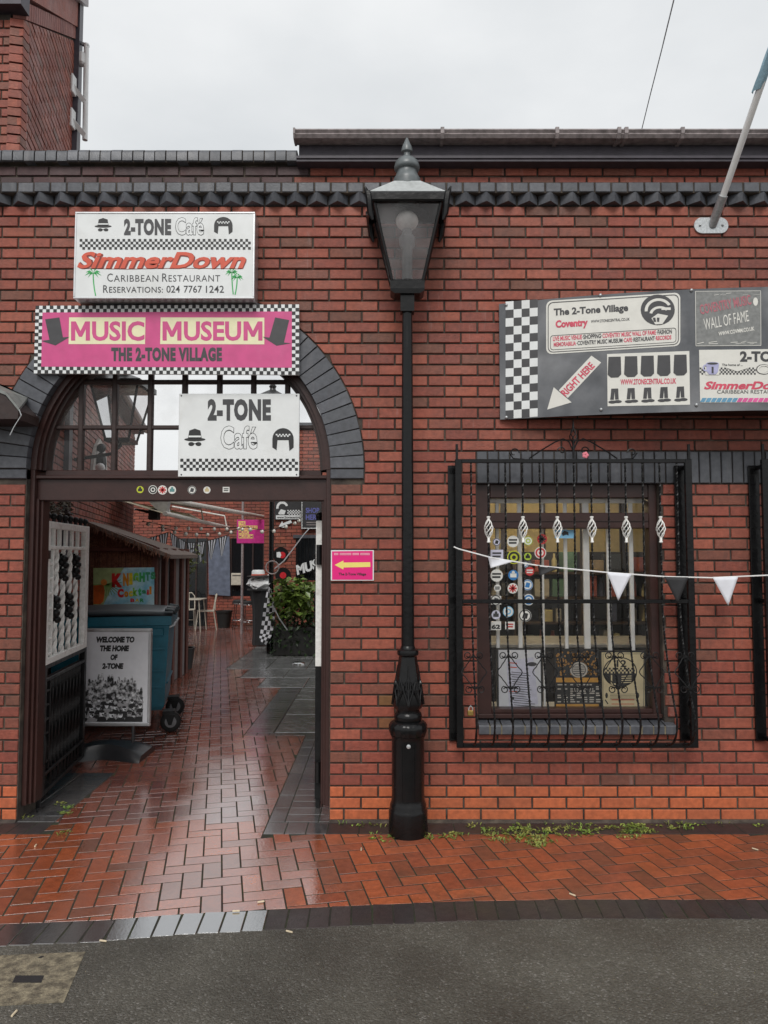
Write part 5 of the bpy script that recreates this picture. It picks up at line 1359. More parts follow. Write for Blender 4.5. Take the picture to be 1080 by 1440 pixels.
pennant(((686, 782), (721, 790), (690, 799)), M_flagw, .03); pennant(((756, 795), (786, 799), (759, 810)), M_flagb, .03)
pennant(((853.5, 804.5), (888, 807.5), (869.5, 845)), M_flagw, .012); pennant(((934, 811), (968, 812), (953, 849)), M_flagb, .012)
pennant(((1002, 812), (1038, 811), (1024, 852)), M_flagw, .012); pennant(((1092, 808), (1126, 805), (1110, 846)), M_flagb, .012)
# ================================================================== flag pole
fp = thing('flag_pole', P(1001, 316, 0), 'grey flag pole on an oval wall bracket with a pale blue flag', 'flag pole')
c = P(1001, 316, -.02); w, h = 24*pxs(-.02, 316), 11.5*pxs(-.02, 316)
ov = []
for k in range(28):
    a = 2*math.pi*k/28; ov.append((c.x+(w-h)*(1 if math.cos(a) > 0 else -1)+h*math.cos(a), c.z+h*math.sin(a)))
mb().prism(ov, lambda a, b: Vector((a, -.012, b)), (0, .016, 0)).build('bracket_plate', M_galv, fp)
for sg in (-1, 1): mb(True).ball((c.x+sg*(w-h*.7), -.014, c.z), .009, 8, 5).build('bolt', M_galv, fp)
p0, p1 = P(1003, 316, -.02), P(1096, 45, -.75)
q0 = p0+(p1-p0)*.17
mb(True).tube([p0+Vector((0, .02, 0)), q0], .03, 14).build('socket', M_galv, fp)
mb(True).tube([p0+(p1-p0)*.1, p1, p1+(p1-p0)*.5], [.0215, .021, .019], 14).build('pole', M_wplast, fp)
cl = mb(True); n1, n2 = 14, 6; b0 = p0+(p1-p0)*.72; b1 = p0+(p1-p0)*1.45
for i in range(n1+1):
    t_ = i/n1; c = b0+(b1-b0)*t_; wd = .03+.05*min(1, t_*2.2)
    for j in range(n2+1):
        a = R(-150+300*j/n2); rr = .024+wd*.35*(.5+.5*math.sin(j*2.1+t_*9)); cl.v.append(tuple(c+Vector((rr*math.sin(a)-.01, -rr*math.cos(a), -.04*math.cos(a*.5)*t_))))
for i in range(n1):
    for j in range(n2):
        a = i*(n2+1)+j; cl.f.append((a, a+1, a+n2+2, a+n2+1)); cl.a.append(0)
cl.build('flag', mat('pale_blue_flag', (.3, .48, .58), .7, var=.1, scale=20), fp)
# ================================================================== overhead cable
cb = mb(True).tube([P(902, 184, .3), P(914, 135, -.3), P(930, 72, -1), P(950, -10, -1.9), P(975, -110, -3)], .0035, 5).build('overhead_cable', M_black); tag(cb, 'thin overhead cable rising from the eaves gutter into the sky', 'cable')
# ================================================================== hood at the left edge
hd = thing('door_hood', P(0, 590, -.1), 'lead topped timber door hood beside the blue brick arch', 'canopy')
Yh = -.3
a = [P(-160, 470, Yh), P(10, 545, Yh), P(30, 567, Yh), P(27, 575, Yh), P(-160, 500, Yh)]
q = [(p.x, p.z) for p in a]
M_lead = mat('grey_lead_sheet', (.2, .21, .2), .5, var=.2, scale=7, stain=.3, stcol=(.08, .08, .07))
tp = [P(-200, 470, -.3), P(8, 551, -.3), P(27, 574, -.3), P(39, 559, 0), P(12, 545, 0), P(-200, 455, 0)]
m = mb(); m.add(tp+[p-Vector((0, 0, .02)) for p in tp], [tuple(range(6)), tuple(range(11, 5, -1))]+[(i, (i+1) % 6, 6+(i+1) % 6, 6+i) for i in range(6)]); m.build('lead_roof', M_lead, hd)
q = [P(-200, 478, -.29), P(6, 555, -.29), P(26, 577, -.29), P(25, 589, -.29), P(-200, 589, -.29)]
m = mb(); m.prism([(p.x, p.z) for p in q], lambda a, b: Vector((a, -.29, b)), (0, .285, 0)); m.build('timber_body', M_wood2, hd)
mb(True).tube([P(27, 576, -.3), P(30, 584, -.3), P(25, 592, -.3), P(20, 600, -.3), P(14, 612, -.3)], .003, 5).build('loose_wire', M_galv, hd)
# ================================================================== access cover in the road
mh = thing('access_cover', G(40, 1378), 'concrete filled access cover set in the wet asphalt', 'manhole cover')
c = [G(-70, 1345), G(125, 1336.5), G(93, 1412), G(-130, 1424)]
q = [(p.x, p.y) for p in c]
mb().prism(inset(q, .0), lambda a, b: Vector((a, b, -.01)), (0, 0, .0085)).build('steel_frame', mat('rusty_steel_frame', (.12, .105, .085), .5, metal=.5, var=.3, scale=30), mh)
mb().prism(inset(q, .012), lambda a, b: Vector((a, b, -.008)), (0, 0, .0095)).build('concrete_infill', mat('wet_concrete', (.24, .205, .14), .55, var=.25, scale=22, bump=.6, bscale=140, col2=(.1, .085, .06)), mh)
for u0, v0, u1, v1 in ((17, 1372.5, 62, 1382.5), (53, 1345, 62, 1348)):
    k = [G(u0+5, v0), G(u1, v0), G(u1-4, v1), G(u0, v1)]; mb().prism([(p.x, p.y) for p in k], lambda a, b: Vector((a, b, .0005)), (0, 0, .0022)).build('key_slot', M_ink, mh)
# ================================================================== iron gates
def gate(name, loc, rz, label):
    s = thing(name, loc, label, 'gate', rz=rz); Lg, t = 1.1, .022; zs0, zs1 = .97, 1.99
    def bx(nm, x0, x1, z0, z1, mtl, th=t, b=.003): return mb().bbox(x0, x1, -th, th, z0, z1, b).build(nm, mtl, s)
    bx('stile', 0, .075, zs0, zs1, M_wpaint); bx('stile', Lg-.1, Lg, zs0, zs1, M_wpaint)
    bx('rail', .075, Lg-.1, zs1-.05, zs1, M_wpaint); bx('rail', .075, Lg-.1, zs0, zs0+.045, M_wpaint); bx('rail', .075, Lg-.1, zs1-.2, zs1-.175, M_wpaint)
    bx('upright', .17, .19, zs0+.045, zs1-.2, M_wpaint, .015)
    for k in range(7):
        z = zs0+.06+k*.108; bx('rung', .075, .17, z, z+.016, M_wpaint, .014)
    for x in (.2, .34, .5, .66, .82): bx('short_bar', x-.02, x+.02, zs1-.175, zs1-.05, M_wpaint, .012)
    for i, x in enumerate((.28, .45, .62, .79)):
        m = mb(); n = 60; twist(m, [(x, 0, zs0+.045+(zs1-.2-zs0-.045)*k/n) for k in range(n+1)], .021, 20)
        b = m.build('twisted_bar', M_wpaint, s)
        z0 = 1.55 if i % 2 else 1.25
        o = mb(True)
        for k in range(4): o.ball((x+.012*(-1)**k, -.01, z0+.02+k*.05), .036, 8, 5, (1, .9, .8)); o.ball((x-.01*(-1)**k, .01, z0+.045+k*.05), .03, 8, 5)
        o.build('cast_ornament', M_iron, b)
    bx('stile', 0, .075, .06, zs0, M_iron); bx('stile', Lg-.06, Lg, .06, zs0, M_iron)
    bx('rail', .075, Lg-.06, .06, .09, M_iron); bx('rail', .075, Lg-.06, .19, .215, M_iron); bx('rail', .075, Lg-.06, zs0-.12, zs0-.095, M_iron); bx('rail', .075, Lg-.06, zs0-.03, zs0, M_iron)
    bx('upright', .17, .19, .215, zs0-.12, M_iron, .014)
    for k in range(6):
        z = .27+k*.1; bx('rung', .075, .17, z, z+.014, M_iron, .012)
    for k in range(9):
        x = .25+k*.088; m = mb(); twist(m, [(x, 0, .09+(zs0-.12-.09)*j/40) for j in range(41)], .016, 6); m.build('bar', M_iron, s)
    for k in range(8):
        x = .06+k*.14; m = mb(True); m.tube([(x, 0, zs1), (x, 0, zs1+.03)], .014, 8); m.ball((x, 0, zs1+.04), .026, 8, 6); m.build('finial', M_iron, s)
    for z in (.25, 1.75):
        m = mb(True); m.tube([(-.012, 0, z-.07), (-.012, 0, z+.07)], .02, 10); m.box(-.02, .06, -.028, -.02, z-.03, z+.03); m.build('hinge', M_iron, s)
    mb(True).tube([(.01, -.03, .3), (.01, -.035, .42), (.01, -.03, .5)], [.018, .022, .012], 8).build('drop_bolt', M_iron, s)
    mb().bbox(0, .03, -.014, .014, .0, .07, .002).build('pivot', M_iron, s)
    return s
gate('iron_gate', (-2.4, .27, 0), R(97.3), 'open iron gate with white upper panel and black lower bars beside the rubbish bin')
gate('iron_gate', (-.458, .262, 0), R(94.9), 'open iron gate seen edge on against the brick pier')
# ================================================================== rubbish bin
def bin_():
    s = thing('rubbish_bin', (-2.14, 2.5, 0), 'large blue four wheeled rubbish bin with dark lid in the passage', 'bin', rz=R(12.5))
    M_bin = mat('blue_green_plastic', (.01, .15, .22), .38, var=.12, scale=4, bump=.06, bscale=30); M_lid = mat('dark_bin_lid', (.02, .03, .036), .35, var=.15)
    w, d = 1.14, 1.0; z0, z1 = .2, 1.14
    def ringp(i, z): return [Vector((-w+i, i, z)), Vector((-i, i, z)), Vector((-i, d-i, z)), Vector((-w+i, d-i, z))]
    rs = [ringp(.075, z0), ringp(.05, z0+.04), ringp(.012, z1-.1), ringp(-.012, z1-.09), ringp(-.012, z1)]
    m = mb(); vs = [p for r in rs for p in r]; fs = [(3, 2, 1, 0)]
    for i in range(4):
        for k in range(4): fs.append((i*4+k, i*4+(k+1) % 4, i*4+4+(k+1) % 4, i*4+4+k))
    m.add(vs, fs); m.build('body', M_bin, s)
    for z in (.42, .58, .8):
        q = .05-(z-z0)/(z1-z0)*.045; mb().bbox(-w+q+.03, -q-.03, q-.008, q+.01, z, z+.022, .004).build('rib', M_bin, s)
    mb().bbox(-.5, -.06, .004, .03, .94, 1.02, .008).build('front_grip', M_bin, s)
    for z in (.45, .8): mb().bbox(-.05, -.02, .12, d-.12, z, z+.02, .004).build('rib', M_bin, s)
    # lid, domed, with ridges and hinges along the back
    lv = mb(True); nx, ny = 10, 8
    for j in range(ny+1):
        for i in range(nx+1):
            a, b = i/nx, j/ny; z = z1+.015+.075*math.sin(math.pi*min(1, b*.75+.12))*(.55+.45*math.sin(math.pi*a))
            lv.v.append((-w-.02+(w+.04)*a, -.03+(d+.04)*b, z))
    for j in range(ny):
        for i in range(nx):
            q = j*(nx+1)+i; lv.f.append((q, q+1, q+nx+2, q+nx+1)); lv.a.append(0)
    o = lv.build('lid', M_lid, s); sm = o.modifiers.new('t', 'SOLIDIFY'); sm.thickness = .03
    for k in range(4):
        y = .1+.24*k; mb(True).tube([(-.06, y, z1+.06), (.03, y, z1+.045), (.035, y+.05, z1+.01)], .014, 6).build('lid_ridge', M_lid, s)
    for y in (.1, .55): mb(True).tube([(-.015, y, z1-.12), (.03, y, z1-.1), (.035, y+.18, z1-.09), (.03, y+.36, z1-.1), (-.01, y+.36, z1-.12)], .012, 6).build('side_handle', M_galv, s)
    M_tyre = mat('black_rubber', (.012, .012, .012), .6); M_hub = mat('grey_hub', (.22, .22, .23), .45)
    for x in (-w+.17, .0):
        for y in (.04, d-.2):
            mb().bbox(x-.06, x+.06, y-.07, y+.07, z0-.035, z0+.005, .004).build('caster_plate', M_iron, s)
            tn = x > -.5                                     # the casters by the passage are swung round
            W = (lambda p: (x+p[0]+.02, y+p[2]-.05, .1+p[1])) if tn else (lambda p: (x+p[2], y+p[0]+.02, .1+p[1]))
            for sd_ in (-.033, .028):
                m = mb(); m.prism([(-.045, 0), (.05, 0), (.02, -.1), (-.01, -.1)], lambda a, b: Vector((a-.01, b+z0-.13, sd_)), (0, 0, .005)); m.v = [W(p) for p in m.v]; m.build('caster_fork', M_iron, s)
            wl = mb(True); wl.lathe([(.055, -.026), (.09, -.026), (.1, -.018), (.1, .018), (.09, .026), (.055, .026)], 22); wl.v = [W(p) for p in wl.v]
            o = wl.build('wheel', M_tyre, s)
            hb_ = mb(True); hb_.lathe([(.01, -.03), (.056, -.028), (.056, .028), (.01, .03)], 16); hb_.v = [W(p) for p in hb_.v]; hb_.build('hub', M_hub, o)
bin_()
# ================================================================== welcome sign on a base
def welcome():
    Y = 1.58; a, b = P(112, 884, Y), P(211.5, 1021, Y); fw = .028
    s = thing('welcome_sign_stand', ((a.x+b.x)/2, Y, 0), 'white framed poster stand on a black base in front of the blue bin', 'sign stand')
    for x0, x1, z0, z1 in ((a.x, b.x, a.z-fw, a.z), (a.x, b.x, b.z, b.z+fw), (a.x, a.x+fw, b.z+fw, a.z-fw), (b.x-fw, b.x, b.z+fw, a.z-fw)): mb().bbox(x0, x1, Y-.012, Y+.02, z0, z1, .006).build('frame', M_alu, s)
    mb().box(a.x+.01, b.x-.01, Y, Y+.012, b.z+.01, a.z-.01).build('poster', mat('poster_white', (.62, .63, .66), .35, var=.03), s)
    z = lambda x, y: (20+x/4.154, 860+y/4.154)
    Q = plane_at(Y-.0015); Q2 = plane_at(Y-.0025)
    for t, x0, x1, y0, y1 in (('WELCOME TO', 477, 703, 146, 182), ('THE HOME', 500, 670, 197, 233), ('OF', 562, 603, 250, 284), ('2-TONE', 515, 637, 301, 336)):
        Print(Q).text(t, *z(x0, y0), *z(x1, y1), bold=.07, shear=.12).build('lettering', M_ink, s)
    # crowd photograph: overlapping light and dark heads and shoulders
    rnd = random.Random(3); M_mid = mat('mid_grey_print', (.3, .3, .31), .5)
    cm_ = mat('crowd_photo_print', (.6, .61, .63), .45, var=0, scale=34, col2=(.018, .018, .019), mix=.47)
    top = [(390, 470)]
    x = 392
    while x < 748:
        h = 405-28*math.sin(math.pi*(x-392)/356)+rnd.uniform(-22, 30)+(35 if x > 700 or x < 430 else 0); top += [(x, h+18), (x+4, h), (x+13, h), (x+17, h+18)]; x += 19
    k = Print(Q); k.poly([z(*q) for q in top]+[z(750, 645), z(390, 645)]); k.build('crowd_print', cm_, s)
    for row, (y, n, r_) in enumerate(((520, 9, 12), (560, 8, 15), (598, 7, 19))):
        for i in range(n):
            xx = 405+330*i/(n-1)+rnd.uniform(-9, 9); yy = y+rnd.uniform(-9, 9); c = z(xx, yy); r = r_/4.154; o_ = -.0026-.0008*row-.00003*i
            sh = Print(plane_at(Y+o_)); bt_ = min(c[1]+r*2.6, z(0, 644)[1])
            sh.poly([(max(c[0]-r*1.7, z(391, 0)[0]), bt_), (c[0]-r*1.1, c[1]+r*1.1), (c[0], c[1]+r*.9), (c[0]+r*1.1, c[1]+r*1.1), (min(c[0]+r*1.7, z(749, 0)[0]), bt_)]); sh.build('crowd_print', M_ink if rnd.random() < .75 else M_mid, s)
            fc = Print(plane_at(Y+o_-.0003)); fc.disc(c[0], c[1], r*.72, 12, r*.95); fc.build('crowd_face', M_paper if rnd.random() < .8 else M_mid, s)
            ha = Print(plane_at(Y+o_-.0006)); ha.disc(c[0], c[1]-r*.62, r*.85, 12, r*.45)
            if rnd.random() < .55: ha.rect(c[0]-r*.55, c[1]-r*.12, c[0]+r*.55, c[1]+r*.14)
            if rnd.random() < .6: ha.disc(c[0]+r*.3, c[1]+r*.35, r*.3, 8)
            ha.build('crowd_print', M_ink, s)['kind'] = 'stuff'
    for u in (116, 187):
        p = P(u, 1040, Y+.005); mb(True).tube([(p.x, Y+.005, .12), (p.x, Y+.005, b.z+.01)], .014, 10).build('post', mat('dark_steel', (.03, .03, .032), .35), s)
    # base: long wavy water filled foot
    x0, x1 = P(100, 1060, Y).x, P(207, 1060, Y).x; bs = mb(True); n = 24
    for i in range(n+1):
        t = i/n; x = x0+(x1-x0)*t; h = .05+.075*(math.sin(math.pi*min(1, max(0, (t-.02)/.96))))**.8; dd = .17+.05*math.cos(2*math.pi*t)
        for q in range(9):
            a_ = math.pi*q/8; bs.v.append((x, Y+.005-dd*math.cos(a_), .0+h*min(1, math.sin(a_)*1.5)))
    for i in range(n):
        for q in range(8): e = i*9+q; bs.f.append((e, e+1, e+10, e+9)); bs.a.append(0)
    bs.f += [tuple(range(9)), tuple(n*9+q for q in range(8, -1, -1))]; bs.a += [0, 0]
    bs.build('base', mat('black_moulded_plastic', (.018, .018, .02), .33, bump=.05), s)
welcome()
# ================================================================== left building (tall gable and lower range)
LD = Vector((-.216, .976)); LN = Vector((.976, .216)); L0 = Vector((-2.9, .75))
def lp(t, z, off=0): q = L0+LD*t+LN*off; return Vector((q.x, q.y, z))
lb = thing('gabled_building', (-3.6, 3, 0), 'tall red brick gabled building with lower wing left of the passage', 'building')
zA0, zA1, zB = 6.05, 7.3, 4.08
TA, TB = 2.0, 8.4
m = mb(); m.prism([(.14, 0), (TA, 0), (TA, zA1), (.14, zA0+.08)], lambda a, b: lp(a, b, -.01), LN.to_3d()*-.5); m.build('gable_core', M_mortar, lb)
m = mb(); m.prism([(TA, 0), (TB, 0), (TB, zB), (TA, zB)], lambda a, b: lp(a, b, -.01), LN.to_3d()*-.5); m.build('wing_core', M_mortar, lb)
mb().box(-6.5, -3.01, .76, 1.2, 0, 6.2).build('front_core', M_mortar, lb)
def cutA(a, b, za, zb):
    q = [(a, za), (b, za), (b, zb), (a, zb)]
    q = clean(clip(q, (0, zA0), (.53, -.848))) if False else clean(clip(q, (0, zA0), (1.23/2.35, -2/2.35)))
    return [q] if len(q) > 2 else []
brickface(lb, L0, LD, LN, 0, TA-.03, 1.0, zA1, cutA, None, 60)
brickface(lb, L0+LD*TA, LD, LN, 0, TB-TA, .6, zB-.05, None, None, 100)
brickface(lb, (-6.1, .75), (1, 0), (0, -1), 0, 3.2, 4.3, 6.05, None, None, 20)
# rake: soldier-on-edge band, barge and roof edge along the gable
dk = (zA1-zA0)/TA
for k in range(26):
    t = .03+k*.076
    m = mb(); m.prism([(t, zA0+dk*t+.005), (t+.066, zA0+dk*(t+.066)+.005), (t+.066, zA0+dk*(t+.066)+.15), (t, zA0+dk*t+.15)], lambda a, b: lp(a, b, .012), LN.to_3d()*-.1); m.build('rake_brick', MATS['pale_red_brick'] if 'pale_red_brick' in MATS else brick_mat('pale_red_brick', [(0, (.3, .12, .1)), (1, (.24, .09, .08))]), lb)
m = mb(); m.prism([(-.05, zA0+.16), (TA+.1, zA1+.2), (TA+.1, zA1+.5), (-.05, zA0+.45)], lambda a, b: lp(a, b, .03), LN.to_3d()*-.4); m.build('gable_top', M_brick, lb)
m = mb(); m.prism([(-.1, zA0+.44), (TA+.16, zA1+.5), (TA+.16, zA1+.58), (-.1, zA0+.52)], lambda a, b: lp(a, b, .1), LN.to_3d()*-.6); m.build('verge', M_gut, lb)
m = mb(); m.prism([(TA-.03, .4), (TA+.14, .4), (TA+.16, zA1+.52), (TA-.03, zA1+.4)], lambda a, b: lp(a, b, .05), LN.to_3d()*-.3); m.build('corner_downpipe', M_soff, lb)
m = mb(); m.box(-6.5, -2.87, .64, .78, 6.1, 6.3); m.build('front_eave', M_soff, lb)
m = mb(); m.prism([(TA, zB-.04), (TB, zB-.04), (TB, zB+.05), (TA, zB+.05)], lambda a, b: lp(a, b, .16), LN.to_3d()*-.2); m.build('wing_fascia', M_wood2, lb)
m = mb(True).tube([lp(TA, zB+.03, .2), lp(TB, zB+.03, .2)], .05, 8); m.build('wing_gutter', M_gut, lb)
m = mb(); m.add([lp(TA, zB+.06, .2), lp(TB+.15, zB+.06, .2), lp(TB+.15, zB+1.6, -1.6), lp(TA, zB+1.6, -1.6), lp(TA, zB, .2), lp(TB+.15, zB, .2), lp(TB+.15, zB+1.5, -1.6), lp(TA, zB+1.5, -1.6)], [(0, 1, 2, 3), (7, 6, 5, 4), (0, 4, 5, 1), (1, 5, 6, 2), (2, 6, 7, 3), (3, 7, 4, 0)]); m.build('wing_roof', MATS['dark_roof_tiles'], lb)
# aerial pole and camera on the gable
ap = thing('aerial_pole', lp(TA, 4.9, .1), 'white aerial pole on two wall brackets with a small camera above the coping', 'aerial')
pa, pb = P(119.5, 197, 2.75), P(121.5, 62, 2.75)
mb(True).tube([pa, pb], .028, 10).build('pole', M_wplast, ap)
for v in (142, 189):
    e = P(118, v, 2.74); w = lp(TA-.1, e.z+.09, .0)
    m = mb(); d_ = e-w; mb(True).tube([w-d_*.12, e], .035, 4).build('bracket_arm', M_wplast, ap); mb().bbox(w.x-.03, w.x+.03, w.y-.05, w.y+.05, w.z-.1, w.z+.1, .005).build('bracket_plate', M_wplast, ap)
e = P(111, 72, 2.74); mb().bbox(e.x-.08, e.x+.07, e.y-.05, e.y+.05, e.z-.16, e.z-.02, .02).build('camera_body', M_wplast, ap)
mb(True).tube([P(104, 66, 2.75), P(113, 60, 2.75), P(124, 66, 2.75)], .025, 6).build('camera_arm', M_galv, ap)
mb(True).tube([P(123, 66, 2.75), P(124, 80, 2.75), P(117, 88, 2.75), P(110, 84, 2.75)], .006, 5).build('cable_loop', M_galv, ap)
# ---------------------------------------------------------------- lanterns in the courtyard
def lantern(s, X, Y, ztop, h, w, parent=None):
    def rg(f, z): return [Vector((X-w*f, Y-w*f, z)), Vector((X+w*f, Y-w*f, z)), Vector((X+w*f, Y+w*f, z)), Vector((X-w*f, Y+w*f, z))]
    def fr_(rs, name, mtl):
        vs = [p for r in rs for p in r]; fs = [(3, 2, 1, 0), tuple(len(vs)-4+k for k in range(4))]
        for i in range(len(rs)-1):
            for k in range(4): fs.append((i*4+k, i*4+(k+1) % 4, i*4+4+(k+1) % 4, i*4+4+k))
        mb().add(vs, fs).build(name, mtl, s)
    b0, b1 = rg(.45, ztop-h), rg(.86, ztop)
    fr_([rg(.36, ztop-h-.05), rg(.48, ztop-h-.04), rg(.48, ztop-h)], 'lantern_tray', M_black)
    for k in range(4): mb().tube([b0[k], b1[k]], .014, 6).build('lantern_bar', M_black, s)
    for k in range(4): j = (k+1) % 4; mb().face([b0[k], b0[j], b1[j], b1[k]]).build('lantern_pane', MATS['lantern_glass'], s)
    fr_([rg(.88, ztop-.01), rg(1, ztop), rg(1, ztop+.06), rg(.3, ztop+.16)], 'lantern_roof', M_black)
    mb(True).lathe([(.07, ztop+.14), (.05, ztop+.2), (.07, ztop+.24), (.02, ztop+.3), (.005, ztop+.36)], 12, (X, Y)).build('finial', M_black, s)
wl_ = thing('wall_lantern', (-2.95, 3.2, 2.9), 'black framed glass lantern on an arm seen through the fanlight', 'lantern')
c = P(172, 548, 3.2); b = P(168, 618, 3.2)
lantern(wl_, c.x, 3.2, c.z, c.z-b.z, 37*pxs(3.2, 600))
mb(True).tube([Vector((c.x, 3.2, b.z-.06)), Vector((c.x-.1, 3.2, b.z-.16)), lp(2.55, b.z-.22, 0)], .02, 8).build('bracket_arm', M_black, wl_)
orn = thing('pointed_board', P(141, 658, 5), 'pale pointed board with a small dark figure on the gabled building wing', 'ornament')
t_ = 3.6; 
def onw(u, v, off):                                         # point on the wing wall plane seen at a pixel
    dx, dy, dz = ray(u, v); o = Vector((0, -D)); a = L0+LN*off; k = (a-o).dot(LN)/(Vector((dx, dy)).dot(LN)); return Vector((dx*k, -D+dy*k, H+dz*k))
pts = [(131, 661), (133, 640), (136, 627), (141, 617), (146, 627), (150, 642), (151, 661)]
q = [onw(u, v, .04) for u, v in pts]; m = mb(); m.add(q+[p-LN.to_3d()*.035 for p in q], [tuple(range(7)), tuple(range(13, 6, -1))]+[(i, (i+1) % 7, 7+(i+1) % 7, 7+i) for i in range(7)]); m.build('board', mat('pale_grey_board', (.42, .4, .37), .6, var=.15), orn)
c = onw(142, 652, .09); m = mb(True); m.ball(c, .09, 8, 6, (.8, .8, 1.7)); m.ball(c+Vector((0, 0, .2)), .06, 8, 6); m.build('dark_figure', M_iron, orn)
c = onw(141, 658, .16); mb(True).ball(c, .06, 10, 6).build('white_ball', M_wplast, orn)
# ================================================================== reed bar (lean-to) and its banner
Yk = 4.25
kx0, kx1 = P(112, 800, Yk).x, P(218, 800, Yk).x; kz0, kz1 = P(130, 731, Yk).z, P(218, 768, Yk).z
bar = thing('reed_clad_hut', ((kx0+kx1)/2, Yk, 0), 'brown reed clad lean-to hut with sloping roof behind the bin', 'hut')
M_reed = mat('brown_reed', (.14, .05, .03), .7, var=.4, scale=18, col2=(.19, .085, .05)); M_reed2 = mat('dark_reed_frame', (.1, .032, .022), .6, var=.2)
mb().prism([(kx0, 0), (kx1, 0), (kx1, kz1), (kx0, kz0)], lambda a, b: Vector((a, Yk+.03, b)), (0, .03, 0)).build('backing', M_reed2, bar)
cn = mb(); x = kx0
while x < kx1-.01:
    top = kz0+(kz1-kz0)*(x-kx0)/(kx1-kx0); r_ = random.uniform(.006, .011)
    zz = random.uniform(0, .04); cn.cur = random.random(); zm_ = P(170, 772, Yk).z
    cn.tube([(x, Yk+.02, zm_+.02), (x+random.uniform(-.008, .008), Yk+.02, top-zz)], r_, 5); cn.tube([(x, Yk+.022, .0), (x+random.uniform(-.008, .008), Yk+.022, zm_-.02)], r_, 5); x += r_*1.9
tag(cn.build('reed_canes', M_reed, bar), kind='stuff')
mb().bbox(kx0, kx1+.05, Yk-.02, Yk+.02, zm_-.03, zm_+.02, .004).build('beam', M_reed2, bar)
for x in (kx0+.02, kx1): mb().bbox(x-.03, x+.03, Yk-.025, Yk+.04, 0, (kz0 if x < kx1-.1 else kz1)-.01, .004).build('post', M_reed2, bar)
re = P(244, 780, Yk)
m = mb(); q = [Vector((kx0-.1, Yk-.12, kz0+.06)), Vector((re.x, Yk-.12, re.z)), Vector((re.x-.2, Yk+2.0, re.z)), Vector((kx0-.5, Yk+2.0, kz0+.06))]
m.add(q+[p+Vector((0, 0, -.05)) for p in q], [(0, 1, 2, 3), (7, 6, 5, 4), (0, 4, 5, 1), (1, 5, 6, 2), (2, 6, 7, 3), (3, 7, 4, 0)]); m.build('roof', mat('weathered_thatch', (.16, .12, .1), .8, var=.3, scale=20, bump=.5), bar)
fz = mb()
for k in range(150):
    t = random.random(); p = q[0]+(q[1]-q[0])*t; fz.tube([p+Vector((0, random.uniform(-.02, .05), 0)), p+Vector((random.uniform(-.03, .03), -.02, -random.uniform(.04, .11)))], .004, 3)
tag(fz.build('thatch_fringe', M_reed, bar), kind='stuff')
for k, (y, u) in enumerate(((Yk+.5, 0), (Yk+1.0, 0), (Yk+1.5, 0), (Yk+1.9, 0))):
    x = kx1-.1*(y-Yk)/1.0*.6; mb().bbox(x-.03, x+.03, y-.05, y+.05, 0, kz1-.02, .004).build('side_post', M_reed2, bar)
mb().bbox(kx1-.14, kx1-.1, Yk+.1, Yk+1.8, 0, kz1-.1, .004).build('side_panel', mat('grey_side_panel', (.16, .15, .15), .5), bar)
bn = thing('cocktail_banner', P(174, 852, Yk-.03), 'bright cocktail bar banner with rainbow lettering on the reed hut', 'banner')
Yb = Yk-.035; z = lambda x, y: (30+x/4.5, 690+y/4.5)
q = [P(*z(455, 490), Yb), P(*z(840, 485), Yb), P(*z(840, 760), Yb), P(*z(455, 760), Yb)]
m = mb(); m.add(q+[p+Vector((0, .008, 0)) for p in q], [(0, 1, 2, 3), (7, 6, 5, 4), (0, 4, 5, 1), (1, 5, 6, 2), (2, 6, 7, 3), (3, 7, 4, 0)]); m.build('sheet', mat('sky_print', (.55, .75, .8), .45, var=.1, scale=6, col2=(.2, .5, .65)), bn)
Q = plane_at(Yb-.0015); Q2 = plane_at(Yb-.003)
p = Print(Q); p.poly([z(455, 490), z(650, 488), z(600, 560), z(520, 720), z(455, 740)]); p.build('palm_ground', mat('pale_green_print', (.35, .45, .2), .5), bn)
p = Print(Q2)
for k in range(16): a = R(-20+k*13); c = z(545, 590); p.line([c, (c[0]+20*math.cos(a), c[1]+17*math.sin(a))], .9)
p.build('palm_print', mat('palm_green', (.16, .32, .08), .5), bn)['kind'] = 'stuff'
p = Print(Q2); p.poly([z(456, 600), z(520, 595), z(528, 640), z(520, 700), z(500, 718), z(456, 718)]); p.build('drink_print', mat('drink_orange', (.65, .13, .02), .45), bn)
p = Print(plane_at(Yb-.004)); p.disc(*z(522, 580), 4.5, 12); p.build('flower_print', mat('flower_orange', (.7, .25, .05), .45), bn)
rb = [(.6, .02, .02), (.65, .25, .02), (.7, .55, .03), (.2, .5, .05), (.05, .4, .12), (.05, .3, .15)]
mr_ = [mat('rainbow_%d' % i, c, .4) for i, c in enumerate(rb)]
x = 572
for i, (ch, w_) in enumerate(zip('KNIGHTS', (68, 36, 22, 36, 36, 30, 30))):
    t0 = 523-i*1.5; t1 = 612-i*8.5; Print(Q2).text(ch, *z(x, t0), *z(x+w_, t1), bold=.08).build('lettering', mr_[min(i, 5)] if i else mr_[0], bn); x += w_+3
x = 608
for i, (ch, w_) in enumerate(zip('Cocktail', (40, 28, 24, 30, 22, 30, 14, 14))):
    up_ = 620 if ch in 'Cktl' else 638; Print(Q2).text(ch, *z(x, up_-i*2), *z(x+w_, 676-i*3), bold=.075).build('lettering', mr_[i % 6 if i else 0], bn); x += w_+2
for i, (ch, w_) in enumerate(zip('BAR', (26, 26, 26))): Print(Q2).text(ch, *z(690+i*30, 682), *z(690+i*30+w_, 705), bold=.04).build('lettering', mr_[(i*2) % 5], bn)
